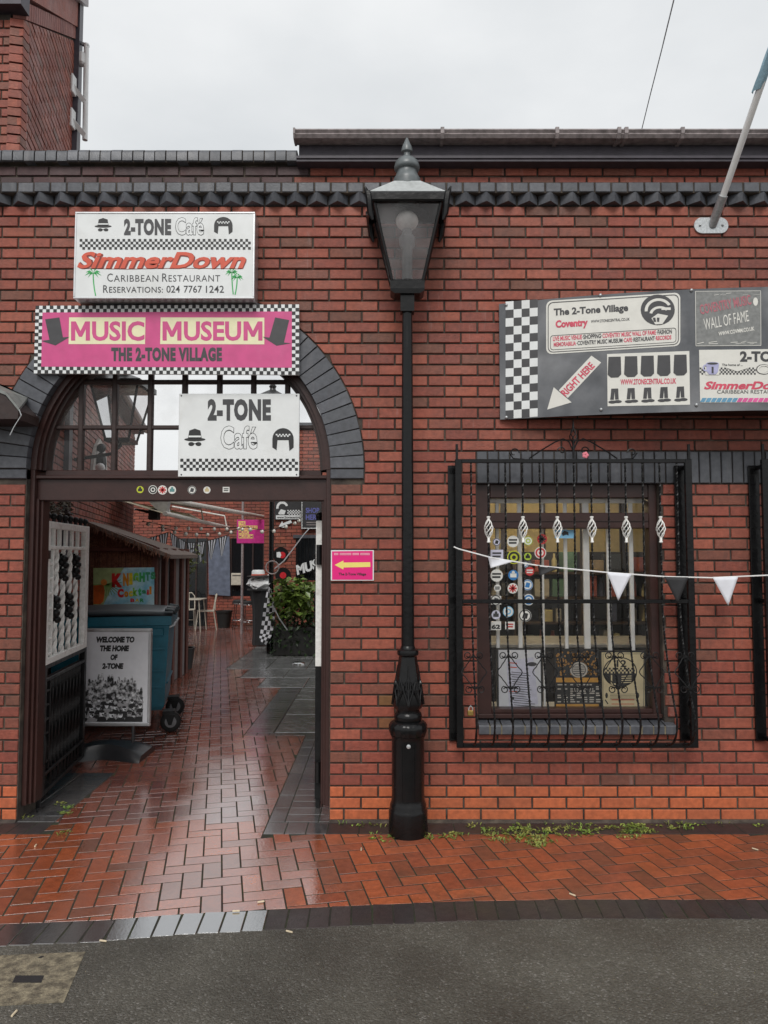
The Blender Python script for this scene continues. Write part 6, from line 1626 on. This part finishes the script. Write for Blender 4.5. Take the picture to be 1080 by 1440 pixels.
# ================================================================== courtyard buildings
YR = 10.3
rb_ = thing('museum_building', (-1, YR, 0), 'red brick building with a barred window and signs at the courtyard end', 'building')
xr0 = P(371, 800, YR).x; zrt = P(430, 603, YR).z
mb().box(xr0+.01, 3.5, YR+.012, YR+.4, 0, zrt).build('wall_core', M_mortar, rb_)
wx0, wx1, wz0, wz1 = P(416, 800, YR).x, P(446, 800, YR).x, P(430, 816, YR).z, P(430, 757, YR).z
def cutR(a, b, za, zb):
    if wz0 < (za+zb)/2 < wz1:
        A, B = wx0-xr0, wx1-xr0; out = []
        if a < A-.02: out.append((a, min(b, A)))
        if b > B+.02: out.append((max(a, B), b))
        if b <= A or a >= B: out = [(a, b)]
        return [[(p, za), (q, za), (q, zb), (p, zb)] for p, q in out]
    return [[(a, za), (b, za), (b, zb), (a, zb)]]
brickface(rb_, (xr0, YR), (1, 0), (0, -1), 0, 3.5, 0, zrt-.02, cutR, None, 0)
mb().box(wx0, wx1, YR+.02, YR+.05, wz0, wz1).build('window_recess', M_ink, rb_)
o = mb().box(wx0, wx1, YR-.005, YR+.02, wz0, wz1).build('window_glass', mat('dark_window_glass', (.01, .012, .014), .06), rb_)
for k in range(6):
    x = wx0+.03+(wx1-wx0-.06)*k/5; mb(True).tube([(x, YR-.03, wz0), (x, YR-.03, wz1)], .009, 6).build('window_bar', M_iron, rb_)
mb().bbox(wx0-.06, wx1+.06, YR-.03, YR+.05, wz1, wz1+.07, .005).build('window_lintel', M_blue, rb_)
mb().bbox(xr0, 3.5, YR-.08, YR+.45, zrt, zrt+.12, .01).build('parapet_coping', M_blue, rb_)
# side return of that building
brickface(rb_, (xr0, 14.0), (0, -1), (-1, 0), 0, 14.0-YR, 0, zrt-.02, None, None, 0)
mb().box(xr0+.012, xr0+.3, YR+.4, 14.0, 0, zrt).build('side_core', M_mortar, rb_)
YFB = 13.6
fb = thing('back_building', (-4, YFB, 0), 'low brick shopfront with dark glazing across the back of the courtyard', 'building')
fx0, fx1 = -6.6, xr0+.3
zft = 3.3
U = lambda u: P(u, 800, YFB).x
V = lambda v: P(300, v, YFB).z
mb().box(fx0, fx1, YFB+.012, YFB+.4, 0, zft).build('wall_core', M_mortar, fb)
opn = [(U(247), U(291), 0, V(757)), (U(325), U(371), V(838), V(757))]
def cutF(a, b, za, zb):
    ps = [(a, b)]
    for A, B, z0, z1 in opn:
        if z0 < (za+zb)/2 < z1:
            n = []
            for p, q in ps:
                if q <= A-fx0 or p >= B-fx0: n.append((p, q)); continue
                if p < A-fx0-.02: n.append((p, A-fx0))
                if q > B-fx0+.02: n.append((B-fx0, q))
            ps = n
    return [[(p, za), (q, za), (q, zb), (p, zb)] for p, q in ps]
brickface(fb, (fx0, YFB), (1, 0), (0, -1), 0, fx1-fx0, 0, zft-.02, cutF, None, 0)
for A, B, z0, z1 in opn:
    mb().box(A, B, YFB-.004, YFB+.03, z0, z1).build('dark_glazing', MATS['dark_window_glass'], fb)
    for k in range(4): x = A+(B-A)*k/3; mb().bbox(x-.02, x+.02, YFB-.03, YFB, z0, z1, .004).build('glazing_post', M_wood2, fb)
mb().bbox(fx0, fx1, YFB-.1, YFB+.4, zft, zft+.1, .01).build('eave', M_gut, fb)
# dark blue banner on the shopfront
bb = thing('vertical_banner', (U(308), YFB-.05, V(838)), 'tall grey and blue banner with black marks on the back shopfront', 'banner')
Yv = YFB-.05; p = Print(plane_at(Yv)); p.poly([(293, 760), (323, 754), (324, 838), (294, 836)])
o = p.build('sheet', mat('grey_blue_print', (.11, .13, .18), .5, var=.2, scale=3), bb); o.modifiers.new('t', 'SOLIDIFY').thickness = .03
p = Print(plane_at(Yv-.02)); p.poly([(294, 825), (302, 818), (312, 822), (323, 815), (324, 837), (295, 835)]); p.build('blue_field', mat('blue_print', (.03, .06, .2), .5), bb)
p = Print(plane_at(Yv-.02)); [p.rect(298.5, 769+i*7.6, 305.5, 774.5+i*7.6) for i in range(5)]; p.build('dark_blocks', M_ink, bb)['kind'] = 'stuff'
p = Print(plane_at(Yv-.02)); p.poly([(296, 822), (303, 800), (312, 810), (320, 790), (322, 800), (312, 824)]); p.build('pale_shape', mat('pale_blue_print', (.3, .36, .45), .5), bb)
# pink museum sign on a post
Ys = 11.6
ps = thing('pink_hanging_sign', P(345, 870, Ys), 'pink square sign with yellow lettering on a thin grey post', 'sign')
ps.location.z = 0; ORG[ps.name] = Vector(ps.location)
a, b = P(333.5, 731, Ys), P(371.5, 764, Ys)
mb().bbox(a.x, b.x, Ys-.02, Ys, b.z, a.z, .004).build('panel', M_hot if False else mat('strong_pink', (.55, .03, .24), .45), ps)
x = P(341, 750, Ys).x; mb(True).tube([(x, Ys+.03, 0), (x, Ys+.03, P(341, 704, Ys).z)], .03, 10).build('post', M_gut, ps)
for i, t in enumerate(('THE', 'COVENTRY', 'MUSIC', 'MUSEUM')):
    v = 733+i*6.2; u1 = 336+{'THE': 9, 'COVENTRY': 26, 'MUSIC': 14, 'MUSEUM': 20}[t]
    Print(plane_at(Ys-.0215)).rect(335.5, v, u1, v+5.4).build('yellow_strip', M_yel, ps)
    Print(plane_at(Ys-.023)).text(t, 336, v+.8, u1-.6, v+4.7, bold=.02).build('lettering', MATS['strong_pink'], ps)
# boards on the museum wall
bd = thing('emblem_board', P(405, 731, YR-.03), 'dark board with checker pattern and white emblem on the museum wall', 'sign')
Yq = YR-.04; a, b = P(386, 690, Yq), P(424, 731, Yq)
mb().bbox(a.x, b.x, Yq, YR, b.z, a.z, .004).build('panel', mat('charcoal_board', (.035, .035, .037), .45), bd)
p = Print(plane_at(Yq-.004)); p.check(404, 717, 423, 724, 10, 4); p.build('checker_print', M_white, bd)
p = Print(plane_at(Yq-.004)); p.rect(388, 724.5, 423, 730); p.build('address_strip', M_white, bd)
Print(plane_at(Yq-.008)).text('www.2tonecentral', 389.5, 725.6, 422, 729, bold=.02).build('lettering', M_ink, bd)
p = Print(plane_at(Yq-.004)); p.ring(397, 714, 8.5, 3.2, 16, 9, 170, 340); p.poly([(391, 722), (395, 716), (402, 718), (400, 723.5), (393, 723.5)]); p.build('emblem_print', M_white, bd)
ar = thing('white_wall_arrow', P(402, 742, YR-.01), 'small white arrow on the brick wall under the emblem board', 'sign')
p = Print(plane_at(YR-.02)); p.poly([(392, 740.5), (397, 733), (398, 736), (409, 731.5), (411, 735.5), (400, 740), (401, 742.5)]); o = p.build('arrow', M_white, ar); o.modifiers.new('t', 'SOLIDIFY').thickness = .02
sb = thing('shop_board', P(434, 744, YR-.03), 'dark board with zigzag border and blue lettering on the museum wall', 'sign')
a, b = P(423.5, 690, Yq-.05), P(452, 744, Yq-.05)
mb().bbox(a.x, b.x, Yq-.05, YR, b.z, a.z, .004).build('panel', MATS['charcoal_board'], sb)
p = Print(plane_at(Yq-.054))
for k in range(26):
    v = 692+k*2; p.poly([(424, v), (425.8, v+1), (424, v+2)])
for k in range(13): u = 425+k*2; p.poly([(u, 743.4), (u+1, 741.6), (u+2, 743.4)])
p.build('zigzag_border', M_white, sb)['kind'] = 'stuff'
for i, t in enumerate(('SHOP', 'HERE')): Print(plane_at(Yq-.054)).text(t, 430, 714+i*9.5, 449, 721.5+i*9.5, bold=.03).build('lettering', mat('dull_blue_print', (.12, .13, .38), .5), sb)
p = Print(plane_at(Yq-.054)); p.rect(431, 734, 447, 735.3); p.rect(431, 737.5, 447, 738.6); p.build('small_print', M_gut, sb)
ms = thing('music_letters', P(430, 810, YR-.1), 'tilted white cut out letters on the barred window of the museum', 'sign')
p = Print(plane_at(YR-.12)); p.texto('MUSIC', (418, 809), (462, 795), (416, 795), bold=.05); o = p.build('lettering', M_white, ms); o.modifiers.new('t', 'SOLIDIFY').thickness = .03
mb(True).tube([P(418, 809, YR-.1), P(462, 796, YR-.1)], .015, 6).build('back_rail', M_iron, ms); mb(True).tube([P(430, 805, YR-.1), P(430, 805, YR)], .012, 6).build('stay', M_iron, ms)
for u, v, lab, two in ((395, 780.5, 'vinyl record with white and red label on the museum wall', 1), (398, 809, 'vinyl record with plain red label on the museum wall', 0)):
    c = P(u, v, YR-.02); r = 11*pxs(YR, v)
    rc = thing('vinyl_record', c, lab, 'record')
    d = mb(); d.lathe([(.001, 0), (r, 0), (r, .015), (.001, .015)], 24); d.v = [(c.x+p[0], YR-.006-p[2], c.z+p[1]) for p in d.v]; d.build('disc', mat('vinyl_black', (.01, .01, .01), .3), rc)
    Print(plane_at(YR-.024)).disc(u+(2 if two else 0), v, 4.6, 16).build('label', mat('record_red', (.55, .02, .03), .4), rc)
    if two: Print(plane_at(YR-.026)).poly([(u-6, v-4), (u-1, v-4.5), (u+.5, v), (u-1, v+4), (u-6, v+3)]).build('white_label', M_white, rc)
# ================================================================== leaves
def leaf(m, c, n, size, droop=.3):
    d = Vector((random.gauss(0, 1), random.gauss(0, 1), random.gauss(-droop, .5))).normalized(); s_ = d.cross(Vector((random.gauss(0, .4), random.gauss(0, .4), 1))).normalized()
    up_ = s_.cross(d); a = size*random.uniform(.7, 1.25); w = a*.3
    m.cur = random.random()
    m.add([c, c+d*a*.45+s_*w+up_*w*.3, c+d*a, c+d*a*.45-s_*w+up_*w*.3, c+d*a*.5], [(0, 1, 4), (1, 2, 4), (2, 3, 4), (3, 0, 4)])
M_leaf = mat('glossy_green_leaf', (.09, .15, .025), .35, var=.25, scale=12, orand=.5, col2=(.16, .22, .05))
M_ivy = mat('dark_ivy_leaf', (.022, .045, .014), .45, var=.3, scale=12, orand=.5)
M_yleaf = mat('yellowing_leaf', (.12, .13, .03), .5, var=.3, scale=12, orand=.6, col2=(.06, .09, .025))
M_stem = mat('plant_stem', (.06, .045, .025), .7)
YPp = 8.1
pt = thing('planter_bush', (P(415, 900, YPp).x, YPp, 0), 'broad leaved green bush with dark ivy in a low black planter', 'plant')
cx = P(414, 900, YPp).x
mb().bbox(cx-.36, cx+.55, YPp-.1, YPp+.45, 0, .5, .02).build('planter_box', mat('black_planter', (.015, .015, .014), .5), pt)
lf = mb()
for k in range(620):
    u, v = random.gauss(415, 19), random.gauss(838, 14)
    if not (384 < u < 452 and 812 < v < 868): continue
    leaf(lf, P(u, v, YPp+random.uniform(-.3, .5)), 0, .18, .6)
tag(lf.build('bright_leaves', M_leaf, pt), kind='stuff')
lf = mb()
for k in range(900):
    u, v = random.uniform(382, 452), random.uniform(862, 926)
    if v > 905 and random.random() < .6: continue
    leaf(lf, P(u, min(v, 922), YPp-.12+random.uniform(-.08, .4)), 0, .09, .8)
tag(lf.build('ivy_leaves', M_ivy, pt), kind='stuff')
for u0, u1 in ((405, 398), (412, 414), (420, 432)): mb(True).tube([P(u0, 890, YPp+.2), P((u0+u1)/2+2, 865, YPp+.2), P(u1, 835, YPp+.1)], [.02, .015, .008], 6).build('stem', M_stem, pt)
mb(True).tube([P(383, 850, YPp-.2), P(393, 870, YPp-.2), P(404, 886, YPp-.15)], .012, 6).build('support_cane', M_galv, pt)
cp2 = thing('climbing_plant', (P(258, 870, 6.6).x, 6.6, 0), 'thin climbing plant with yellowing leaves beside the reed hut', 'plant')
c0 = Vector(cp2.location); st = [c0, P(250, 825, 6.6), P(262, 800, 6.6), P(275, 770, 6.7)]
mb(True).tube(st, [.02, .016, .012, .006], 6).build('stem', M_stem, cp2)
mb(True).tube([P(251, 825, 6.6), P(243, 812, 6.5), P(240, 800, 6.5)], [.012, .008, .004], 5).build('stem', M_stem, cp2)
mb(True).lathe([(.14, 0), (.18, .3), (.19, .32), (.16, .32), (.15, .28)], 16, (c0.x, c0.y)).build('pot', MATS['black_planter'], cp2)
lf = mb()
for k in range(330):
    t = random.random(); 
    if t < .5: u, v = random.gauss(247, 7), random.gauss(822, 13)
    else: w_ = random.random(); u, v = 252+25*w_+random.gauss(0, 6), 822-48*w_+random.gauss(0, 6)
    if v > 842: continue
    leaf(lf, P(u, v, 6.6+random.uniform(-.25, .25)), 0, .085, .3)
tag(lf.build('leaves', M_yleaf, cp2), kind='stuff')
cp3 = thing('tangled_creeper', (P(70, 715, 1.5).x, 1.5, 2.05), 'tangle of mottled creeper above the white iron gate', 'plant')
lf = mb()
for k in range(260):
    u, v = random.uniform(60, 99), random.uniform(703, 726); leaf(lf, onw(u, v, .05+random.uniform(0, .12)), 0, .05, .3)
tag(lf.build('leaves', mat('mottled_leaf', (.16, .13, .1), .6, var=.4, scale=14, orand=.7, col2=(.05, .06, .04)), cp3), kind='stuff')
mb(True).tube([onw(60, 726, .04), onw(75, 716, .05), onw(98, 706, .05)], .008, 5).build('vine', M_stem, cp3)
# ================================================================== courtyard lamp post, checkered flag
Yl = 8.35
cl_ = thing('courtyard_lamp_post', (P(380.5, 900, Yl).x, Yl, 0), 'plain black lamp post beside the leafy planter in the courtyard', 'street lamp')
X = cl_.location.x; zl = P(380, 600, Yl).z
mb(True).lathe([(.085, 0), (.085, .35), (.07, .42), (.05, .5), (.045, .9), (.043, zl)], 16, (X, Yl)).build('pole', M_black, cl_)
lantern(cl_, X, Yl, zl+.5, .45, .2)
cf = thing('checkered_flag', (X-.02, Yl-.15, .3), 'black and white checkered flag hanging beside the courtyard lamp post', 'flag')
def chk_cloth(pts_l, pts_r, Y, nx, ny, mw, mbk, parent):
    """strip between two pixel edges, split into real squares of cloth"""
    def at(P_, t):
        k = min(len(P_)-2, int(t*(len(P_)-1))); f = t*(len(P_)-1)-k; return (P_[k][0]+(P_[k+1][0]-P_[k][0])*f, P_[k][1]+(P_[k+1][1]-P_[k][1])*f)
    w = mb(True); k_ = mb(True)
    def pt_(i, j):
        l, r = at(pts_l, j/ny), at(pts_r, j/ny); x = i/nx; y = Y-.05*math.sin(3.2*x+j*.5)-.06*x
        return P(l[0]+(r[0]-l[0])*x, l[1]+(r[1]-l[1])*x, y)
    for i in range(nx):
        for j in range(ny): (w if (i+j) % 2 else k_).face([pt_(i, j), pt_(i+1, j), pt_(i+1, j+1), pt_(i, j+1)])
    w.build('white_squares', mw, parent)['kind'] = 'stuff'; k_.build('black_squares', mbk, parent)['kind'] = 'stuff'
chk_cloth([(377, 824), (371, 850), (369, 870), (366, 890), (364, 900)], [(381, 828), (388, 850), (386, 870), (383, 892), (374, 907)], Yl-.16, 4, 13, M_flagw, M_flagb, cf)
mb(True).tube([P(378, 822, Yl-.15), P(380, 820, Yl)], .008, 5).build('tie', M_wplast, cf)
# hoop and slack rope
hp = thing('hoop_with_rope', P(384, 800, Yl-.08), 'thin pale hoop on the lamp post with a slack rope to the sign', 'rope')
c = P(383, 798, Yl-.09); rr = 9*pxs(Yl, 800)
mb(True).tube([(c.x+rr*math.cos(R(18*k)), Yl-.09, c.z+rr*math.sin(R(18*k))) for k in range(20)], .012, 5, closed=True).build('hoop', M_gut, hp)
mb(True).tube([P(386, 800, Yl-.09), P(399, 789, Yl+.3), P(412, 772, Yl+.9), P(427, 752, YR-.2), P(436, 742, YR-.06)], .012, 5).build('rope', M_galv, hp)
# ================================================================== seating at the back
M_cream2 = mat('cream_metal_paint', (.5, .46, .38), .45, var=.1)
def chair(loc, rz, label):
    s = thing('cafe_chair', loc, label, 'chair', 'cream metal chairs at the back of the courtyard', rz=rz)
    mb().bbox(-.2, .2, -.2, .2, .43, .45, .01).build('seat', M_cream2, s)
    for sx in (-1, 1):
        mb(True).tube([(sx*.18, -.18, .43), (sx*.21, -.23, 0)], .012, 6).build('leg', M_cream2, s)
        mb(True).tube([(sx*.18, .18, .44), (sx*.21, .25, 0)], .012, 6).build('leg', M_cream2, s)
    mb(True).tube([(-.18, .18, .44), (-.17, .23, .75), (-.1, .25, .83), (.1, .25, .83), (.17, .23, .75), (.18, .18, .44)], .014, 6).build('back_frame', M_cream2, s)
    mb().bbox(-.05, .05, .215, .23, .45, .82, .004).build('back_splat', M_cream2, s)
    mb().bbox(-.2, .2, -.195, -.185, .2, .215, .002).build('stretcher', M_cream2, s)
    return s
chair((P(289, 878, 12.6).x, 12.6, 0), R(-75), 'cream metal chair to the side of the small table in front of the back shopfront')
chair((P(262, 878, 13.0).x, 13.0, 0), R(10), 'cream metal chair behind the small table in front of the back shopfront')
tb = thing('cafe_table', (P(268, 882, 12.3).x, 12.3, 0), 'cream metal table with splayed legs in the courtyard', 'table')
q = Vector(tb.location)
mb().bbox(q.x-.32, q.x+.3, q.y-.3, q.y+.3, .72, .745, .01).build('table_top', M_cream2, tb)
for sx, sy in ((-1, -1), (1, -1), (1, 1), (-1, 1)): mb(True).tube([(q.x+sx*.24, q.y+sy*.22, .72), (q.x+sx*.3+(.06 if sx < 0 else 0), q.y+sy*.28, 0)], .014, 6).build('leg', M_cream2, tb)
M_chr = mat('chrome', (.6, .6, .6), .15, metal=1)
def stool(loc, label):
    s = thing('bar_stool', loc, label, 'stool', 'chrome stools in the courtyard'); x, y, _ = loc
    mb(True).lathe([(.15, .6), (.17, .62), (.17, .67), (.15, .69), (.01, .69)], 18, (x, y)).build('seat', M_ink, s)
    mb(True).tube([(x+.165*math.cos(R(20*k)), y+.165*math.sin(R(20*k)), .61) for k in range(18)], .01, 5, closed=True).build('seat_ring', M_chr, s)
    for k in range(4):
        a = R(90*k+45); mb(True).tube([(x+.14*math.cos(a), y+.14*math.sin(a), .6), (x+.2*math.cos(a), y+.2*math.sin(a), 0)], .011, 6).build('leg', M_chr, s)
    mb(True).tube([(x+.19*math.cos(R(20*k)), y+.19*math.sin(R(20*k)), .22) for k in range(18)], .009, 5, closed=True).build('foot_ring', M_chr, s)
stool((P(337, 880, 12.7).x, 12.7, 0), 'chrome stool with black round seat against the plinth of the back shopfront')
stool((P(350, 880, 12.3).x, 12.3, 0), 'chrome stool with black round seat beside the thin grey sign post')
stool((P(368, 882, 11.9).x, 11.9, 0), 'chrome stool with black round seat partly behind the black draped table')
Yt = 9.5
pt2 = thing('draped_bar_table', (P(366, 880, Yt).x, Yt, 0), 'tall bar table draped in black cloth in the courtyard', 'table'); x = pt2.location.x
zt_ = P(366, 829, Yt).z
dr = mb(True); dr.lathe([(.15, .02), (.14, .3), (.15, .7), (.2, zt_-.04), (.22, zt_)], 32, (x, Yt), flute=9, famp=.06); dr.build('cloth', M_flagb, pt2)
mb().lathe([(.26, zt_-.01), (.26, zt_+.015)], 24, (x, Yt)).build('table_top', M_ink, pt2)
fo = mb(True); fo.ball((x, Yt, zt_+.12), .24, 16, 10, (1.05, .8, .62)); rr = random.Random(5); fo.v = [tuple(Vector(p)+Vector((rr.gauss(0, .022), rr.gauss(0, .022), rr.gauss(0, .018)))) for p in fo.v]; fo.smooth = False
o = fo.build('crumpled_plastic_cover', mat('grey_plastic_sheet', (.75, .76, .77), .2), None, org=Vector((x, Yt, zt_))); tag(o, 'crumpled grey plastic cover on the draped bar table', 'plastic cover')
ht = thing('pork_pie_hat', (x-.06, Yt, zt_+.24), 'black brimmed hat with white crown on the crumpled cover', 'hat')
zc = zt_+.25
mb(True).lathe([(.26, zc), (.27, zc+.012), (.12, zc+.03)], 20, (x, Yt)).build('brim', M_ink, ht)
mb(True).lathe([(.13, zc+.015), (.125, zc+.1), (.11, zc+.13), (.02, zc+.12)], 18, (x-.05, Yt)).build('crown', M_white, ht)
mb(True).lathe([(.135, zc+.018), (.133, zc+.05)], 18, (x-.05, Yt)).build('band', M_redink, ht)
# ================================================================== awning, string lights, striped bunting
aw = thing('cream_awning', (-3.6, 9, 2.3), 'cream awning with white bars along the left of the courtyard', 'awning')
def bar_(u0, v0, u1, v1, z, nm, r, mtl):
    def at(u, v): dx, dy, dz = ray(u, v); t = (z-H)/dz; return Vector((dx*t, -D+dy*t, z))
    a, b = at(u0, v0), at(u1, v1); mb(True).tube([a, b], r, 8).build(nm, mtl, aw); return a, b
M_awp = mat('white_awning_bar', (.62, .6, .55), .45)
a1, b1 = bar_(228, 701.5, 371, 727, 2.62, 'front_bar', .04, M_awp)
a2, b2 = bar_(232, 722, 322, 742, 2.37, 'lower_bar', .035, M_awp)
m = mb(); m.face([a1+Vector((-.02, 0, -.02)), a1+(b1-a1)*.5+Vector((-.02, 0, -.02)), a1+(b1-a1)*.5+Vector((-1.2, .2, .25)), a1+Vector((-1.2, .2, .25))]); o = m.build('canopy', mat('cream_canvas', (.7, .64, .48), .8), aw); o.modifiers.new('t', 'SOLIDIFY').thickness = .01
m = mb(); m.face([a2, a2+(b2-a2)*.55, a2+(b2-a2)*.55+Vector((-.3, 0, .16)), a2+Vector((-.75, 0, .22))]); o = m.build('valance', MATS['cream_canvas'], aw); o.modifiers.new('t', 'SOLIDIFY').thickness = .01
for t in (.05, .5, .95): p_ = a2+(b2-a2)*t; mb(True).tube([p_, Vector((p_.x-.05, p_.y, 2.62)), Vector((p_.x-1.3, p_.y+.3, 2.85))], .018, 6).build('arm', M_awp, aw)
for t in (.08,): p_ = a1+(b1-a1)*t; mb(True).tube([Vector((p_.x-1.0, p_.y+.25, 0)), Vector((p_.x-1.0, p_.y+.25, 2.85))], .03, 8).build('post', M_awp, aw)
sl2 = thing('string_lights', P(280, 742, 9), 'string of small round white bulbs hung across the courtyard', 'string lights')
M_bulb = mat('white_bulb', (.75, .72, .65), .3)
for pts in (((200, 733), (240, 740), (275, 741), (312, 742), (345, 741)), ((222, 741), (255, 748), (285, 750), (318, 748), (350, 740)), ((345, 741), (378, 747), (412, 735), (424, 728))):
    yy = [7+2.6*i/4 for i in range(len(pts))]
    w3 = [P(u, v, y) for (u, v), y in zip(pts, yy)]
    mb(True).tube(w3, .006, 4).build('wire', M_iron, sl2)
    for i in range(len(w3)-1):
        for t in (.2, .7):
            q = w3[i]+(w3[i+1]-w3[i])*t; mb(True).ball(q-Vector((0, 0, .03)), .034, 8, 6).build('bulb', M_bulb, sl2)
sbn = thing('striped_bunting', P(262, 765, 8), 'bunting of black and white striped pennants beyond the reed hut', 'bunting')
pts = [(206, 758), (222, 753), (238, 748), (250, 756), (262, 763), (276, 763), (290, 761), (306, 757), (321, 752)]
w3 = [P(u, v, 7.2+.2*i) for i, (u, v) in enumerate(pts)]
mb(True).tube(w3, .006, 4).build('cord', M_iron, sbn)
def stripe_pen(a, b, tip):
    w = mb(); k_ = mb(); n = 7
    for i in range(n):
        t0, t1 = i/n, (i+1)/n; p = [a+(b-a)*t0, a+(b-a)*t1, tip+(b-a)*(t1-.5)*.12, tip+(b-a)*(t0-.5)*.12]
        (w if i % 2 else k_).face(p)
    return w, k_
for i in range(len(w3)-1):
    a, b = w3[i]+(w3[i+1]-w3[i])*.05, w3[i]+(w3[i+1]-w3[i])*.95; tip = (a+b)/2+Vector((random.uniform(-.03, .03), 0, -.36))
    w, k_ = stripe_pen(a, b, tip); o = k_.build('pennant', M_flagb, sbn); k2 = w.build('pale_stripes', M_flagw, o); k2['kind'] = 'stuff'; o['kind'] = 'stuff'
fl2 = thing('flood_light', P(222, 712, 6.2), 'pale flood light with a black box on a bracket above the reed hut', 'lamp')
q = [P(207, 703, 6.2), P(238, 700, 6.2), P(234, 722, 6.2), P(224, 721, 6.2)]
m = mb(); m.add(q+[p+Vector((0, .12, 0)) for p in q], [(0, 1, 2, 3), (7, 6, 5, 4), (0, 4, 5, 1), (1, 5, 6, 2), (2, 6, 7, 3), (3, 7, 4, 0)]); m.build('lamp_head', mat('pale_lamp_grey', (.4, .4, .38), .4), fl2)
a, b = P(210, 715, 6.25), P(223, 731, 6.25); mb().bbox(a.x, b.x, 6.2, 6.35, b.z, a.z, .01).build('black_box', M_ink, fl2)
mb(True).tube([P(215, 722, 6.3), P(200, 718, 6.4), onw(190, 716, .0)], .02, 6).build('bracket', M_iron, fl2)
pb_ = thing('post_box', P(332, 822, YFB-.1), 'cream letter box on the dark glazing of the back shopfront', 'letter box')
a, b = P(325, 806, YFB-.16), P(340, 823, YFB-.16); mb().bbox(a.x, b.x, YFB-.16, YFB-.004, b.z, a.z, .01).build('box', M_cream2, pb_); mb().box(a.x+.03, b.x-.03, YFB-.165, YFB-.158, a.z-.07, a.z-.05).build('slot', M_ink, pb_)
pp_ = thing('black_plant_tub', (P(315, 878, 13.1).x, 13.1, 0), 'empty black tub against the brick plinth of the back shopfront', 'pot'); q = pp_.location
mb(True).lathe([(.14, 0), (.19, .36), (.21, .37), (.21, .41), (.17, .41), (.15, .3)], 16, (q.x, q.y)).build('tub', MATS['black_planter'], pp_)
# ================================================================== weeds and litter
wd = mb()
def tuft(c, n, h):
    rosette = random.random() < .55
    for _ in range(n):
        a = random.uniform(0, 2*math.pi); l = h*random.uniform(.5, 1.2); q = c+Vector((random.gauss(0, .02), random.gauss(0, .012), 0)); wd.cur = random.random()
        k = (.95, .25) if rosette else (.75, .55); wv = .006 if rosette else .0028
        e = q+Vector((math.cos(a)*l*k[0], math.sin(a)*l*k[0], l*k[1])); s_ = Vector((-math.sin(a), math.cos(a), 0))*wv
        mid = q+(e-q)*.6+Vector((0, 0, l*.14)); wd.add([q-s_*.3, q+s_*.3, mid+s_*1.2, e, mid-s_*1.2], [(0, 1, 2, 4), (4, 2, 3)])
for u0, u1, v0, v1, n in ((620, 650, 1172, 1180, 10), (680, 740, 1165, 1185, 40), (725, 775, 1165, 1190, 60), (770, 840, 1162, 1176, 26), (868, 920, 1160, 1178, 40), (640, 1070, 1158, 1166, 45), (600, 620, 1176, 1182, 6), (520, 545, 1172, 1184, 6), (84, 100, 1128, 1146, 12), (88, 96, 1168, 1174, 4), (30, 40, 1140, 1160, 4), (470, 545, 1158, 1164, 8)):
    for _ in range(int(n*.72)): tuft(G(random.uniform(u0, u1), random.uniform(v0, v1)), 8, .028)
o = wd.build('weeds', mat('weed_green', (.12, .2, .03), .6, var=.25, orand=.6, col2=(.2, .2, .05))); tag(o, 'low green weeds growing in the paving joints along the wall', 'weeds', kind='stuff')
M_fil = mat('cigarette_paper', (.6, .5, .35), .7)
for u, v in ((145, 1323), (332, 1281), (407, 1310), (805, 1258), (1062, 1194), (508, 1194), (50, 1189), (367, 1268), (20, 1425)):
    c = G(u, v, .006); a = random.uniform(0, 3.1); d = Vector((math.cos(a), math.sin(a), 0))*.017
    o = mb(True).tube([c-d, c+d], .0042, 8).build('cigarette_end', M_fil, None, org=c); tag(o, 'flattened cigarette end lying on the '+('asphalt road beside the dark kerb' if v > 1300 else 'red herringbone paving'), 'litter', 'cigarette ends on the ground')
bot = thing('ground_uplight', G(420, 936), 'small round steel light set in the courtyard slabs', 'lamp'); c = G(420, 934)
mb(True).lathe([(.1, 0.0), (.1, .02), (.08, .035), (.001, .045)], 16, (c.x, c.y)).build('steel_dome', M_chr, bot)
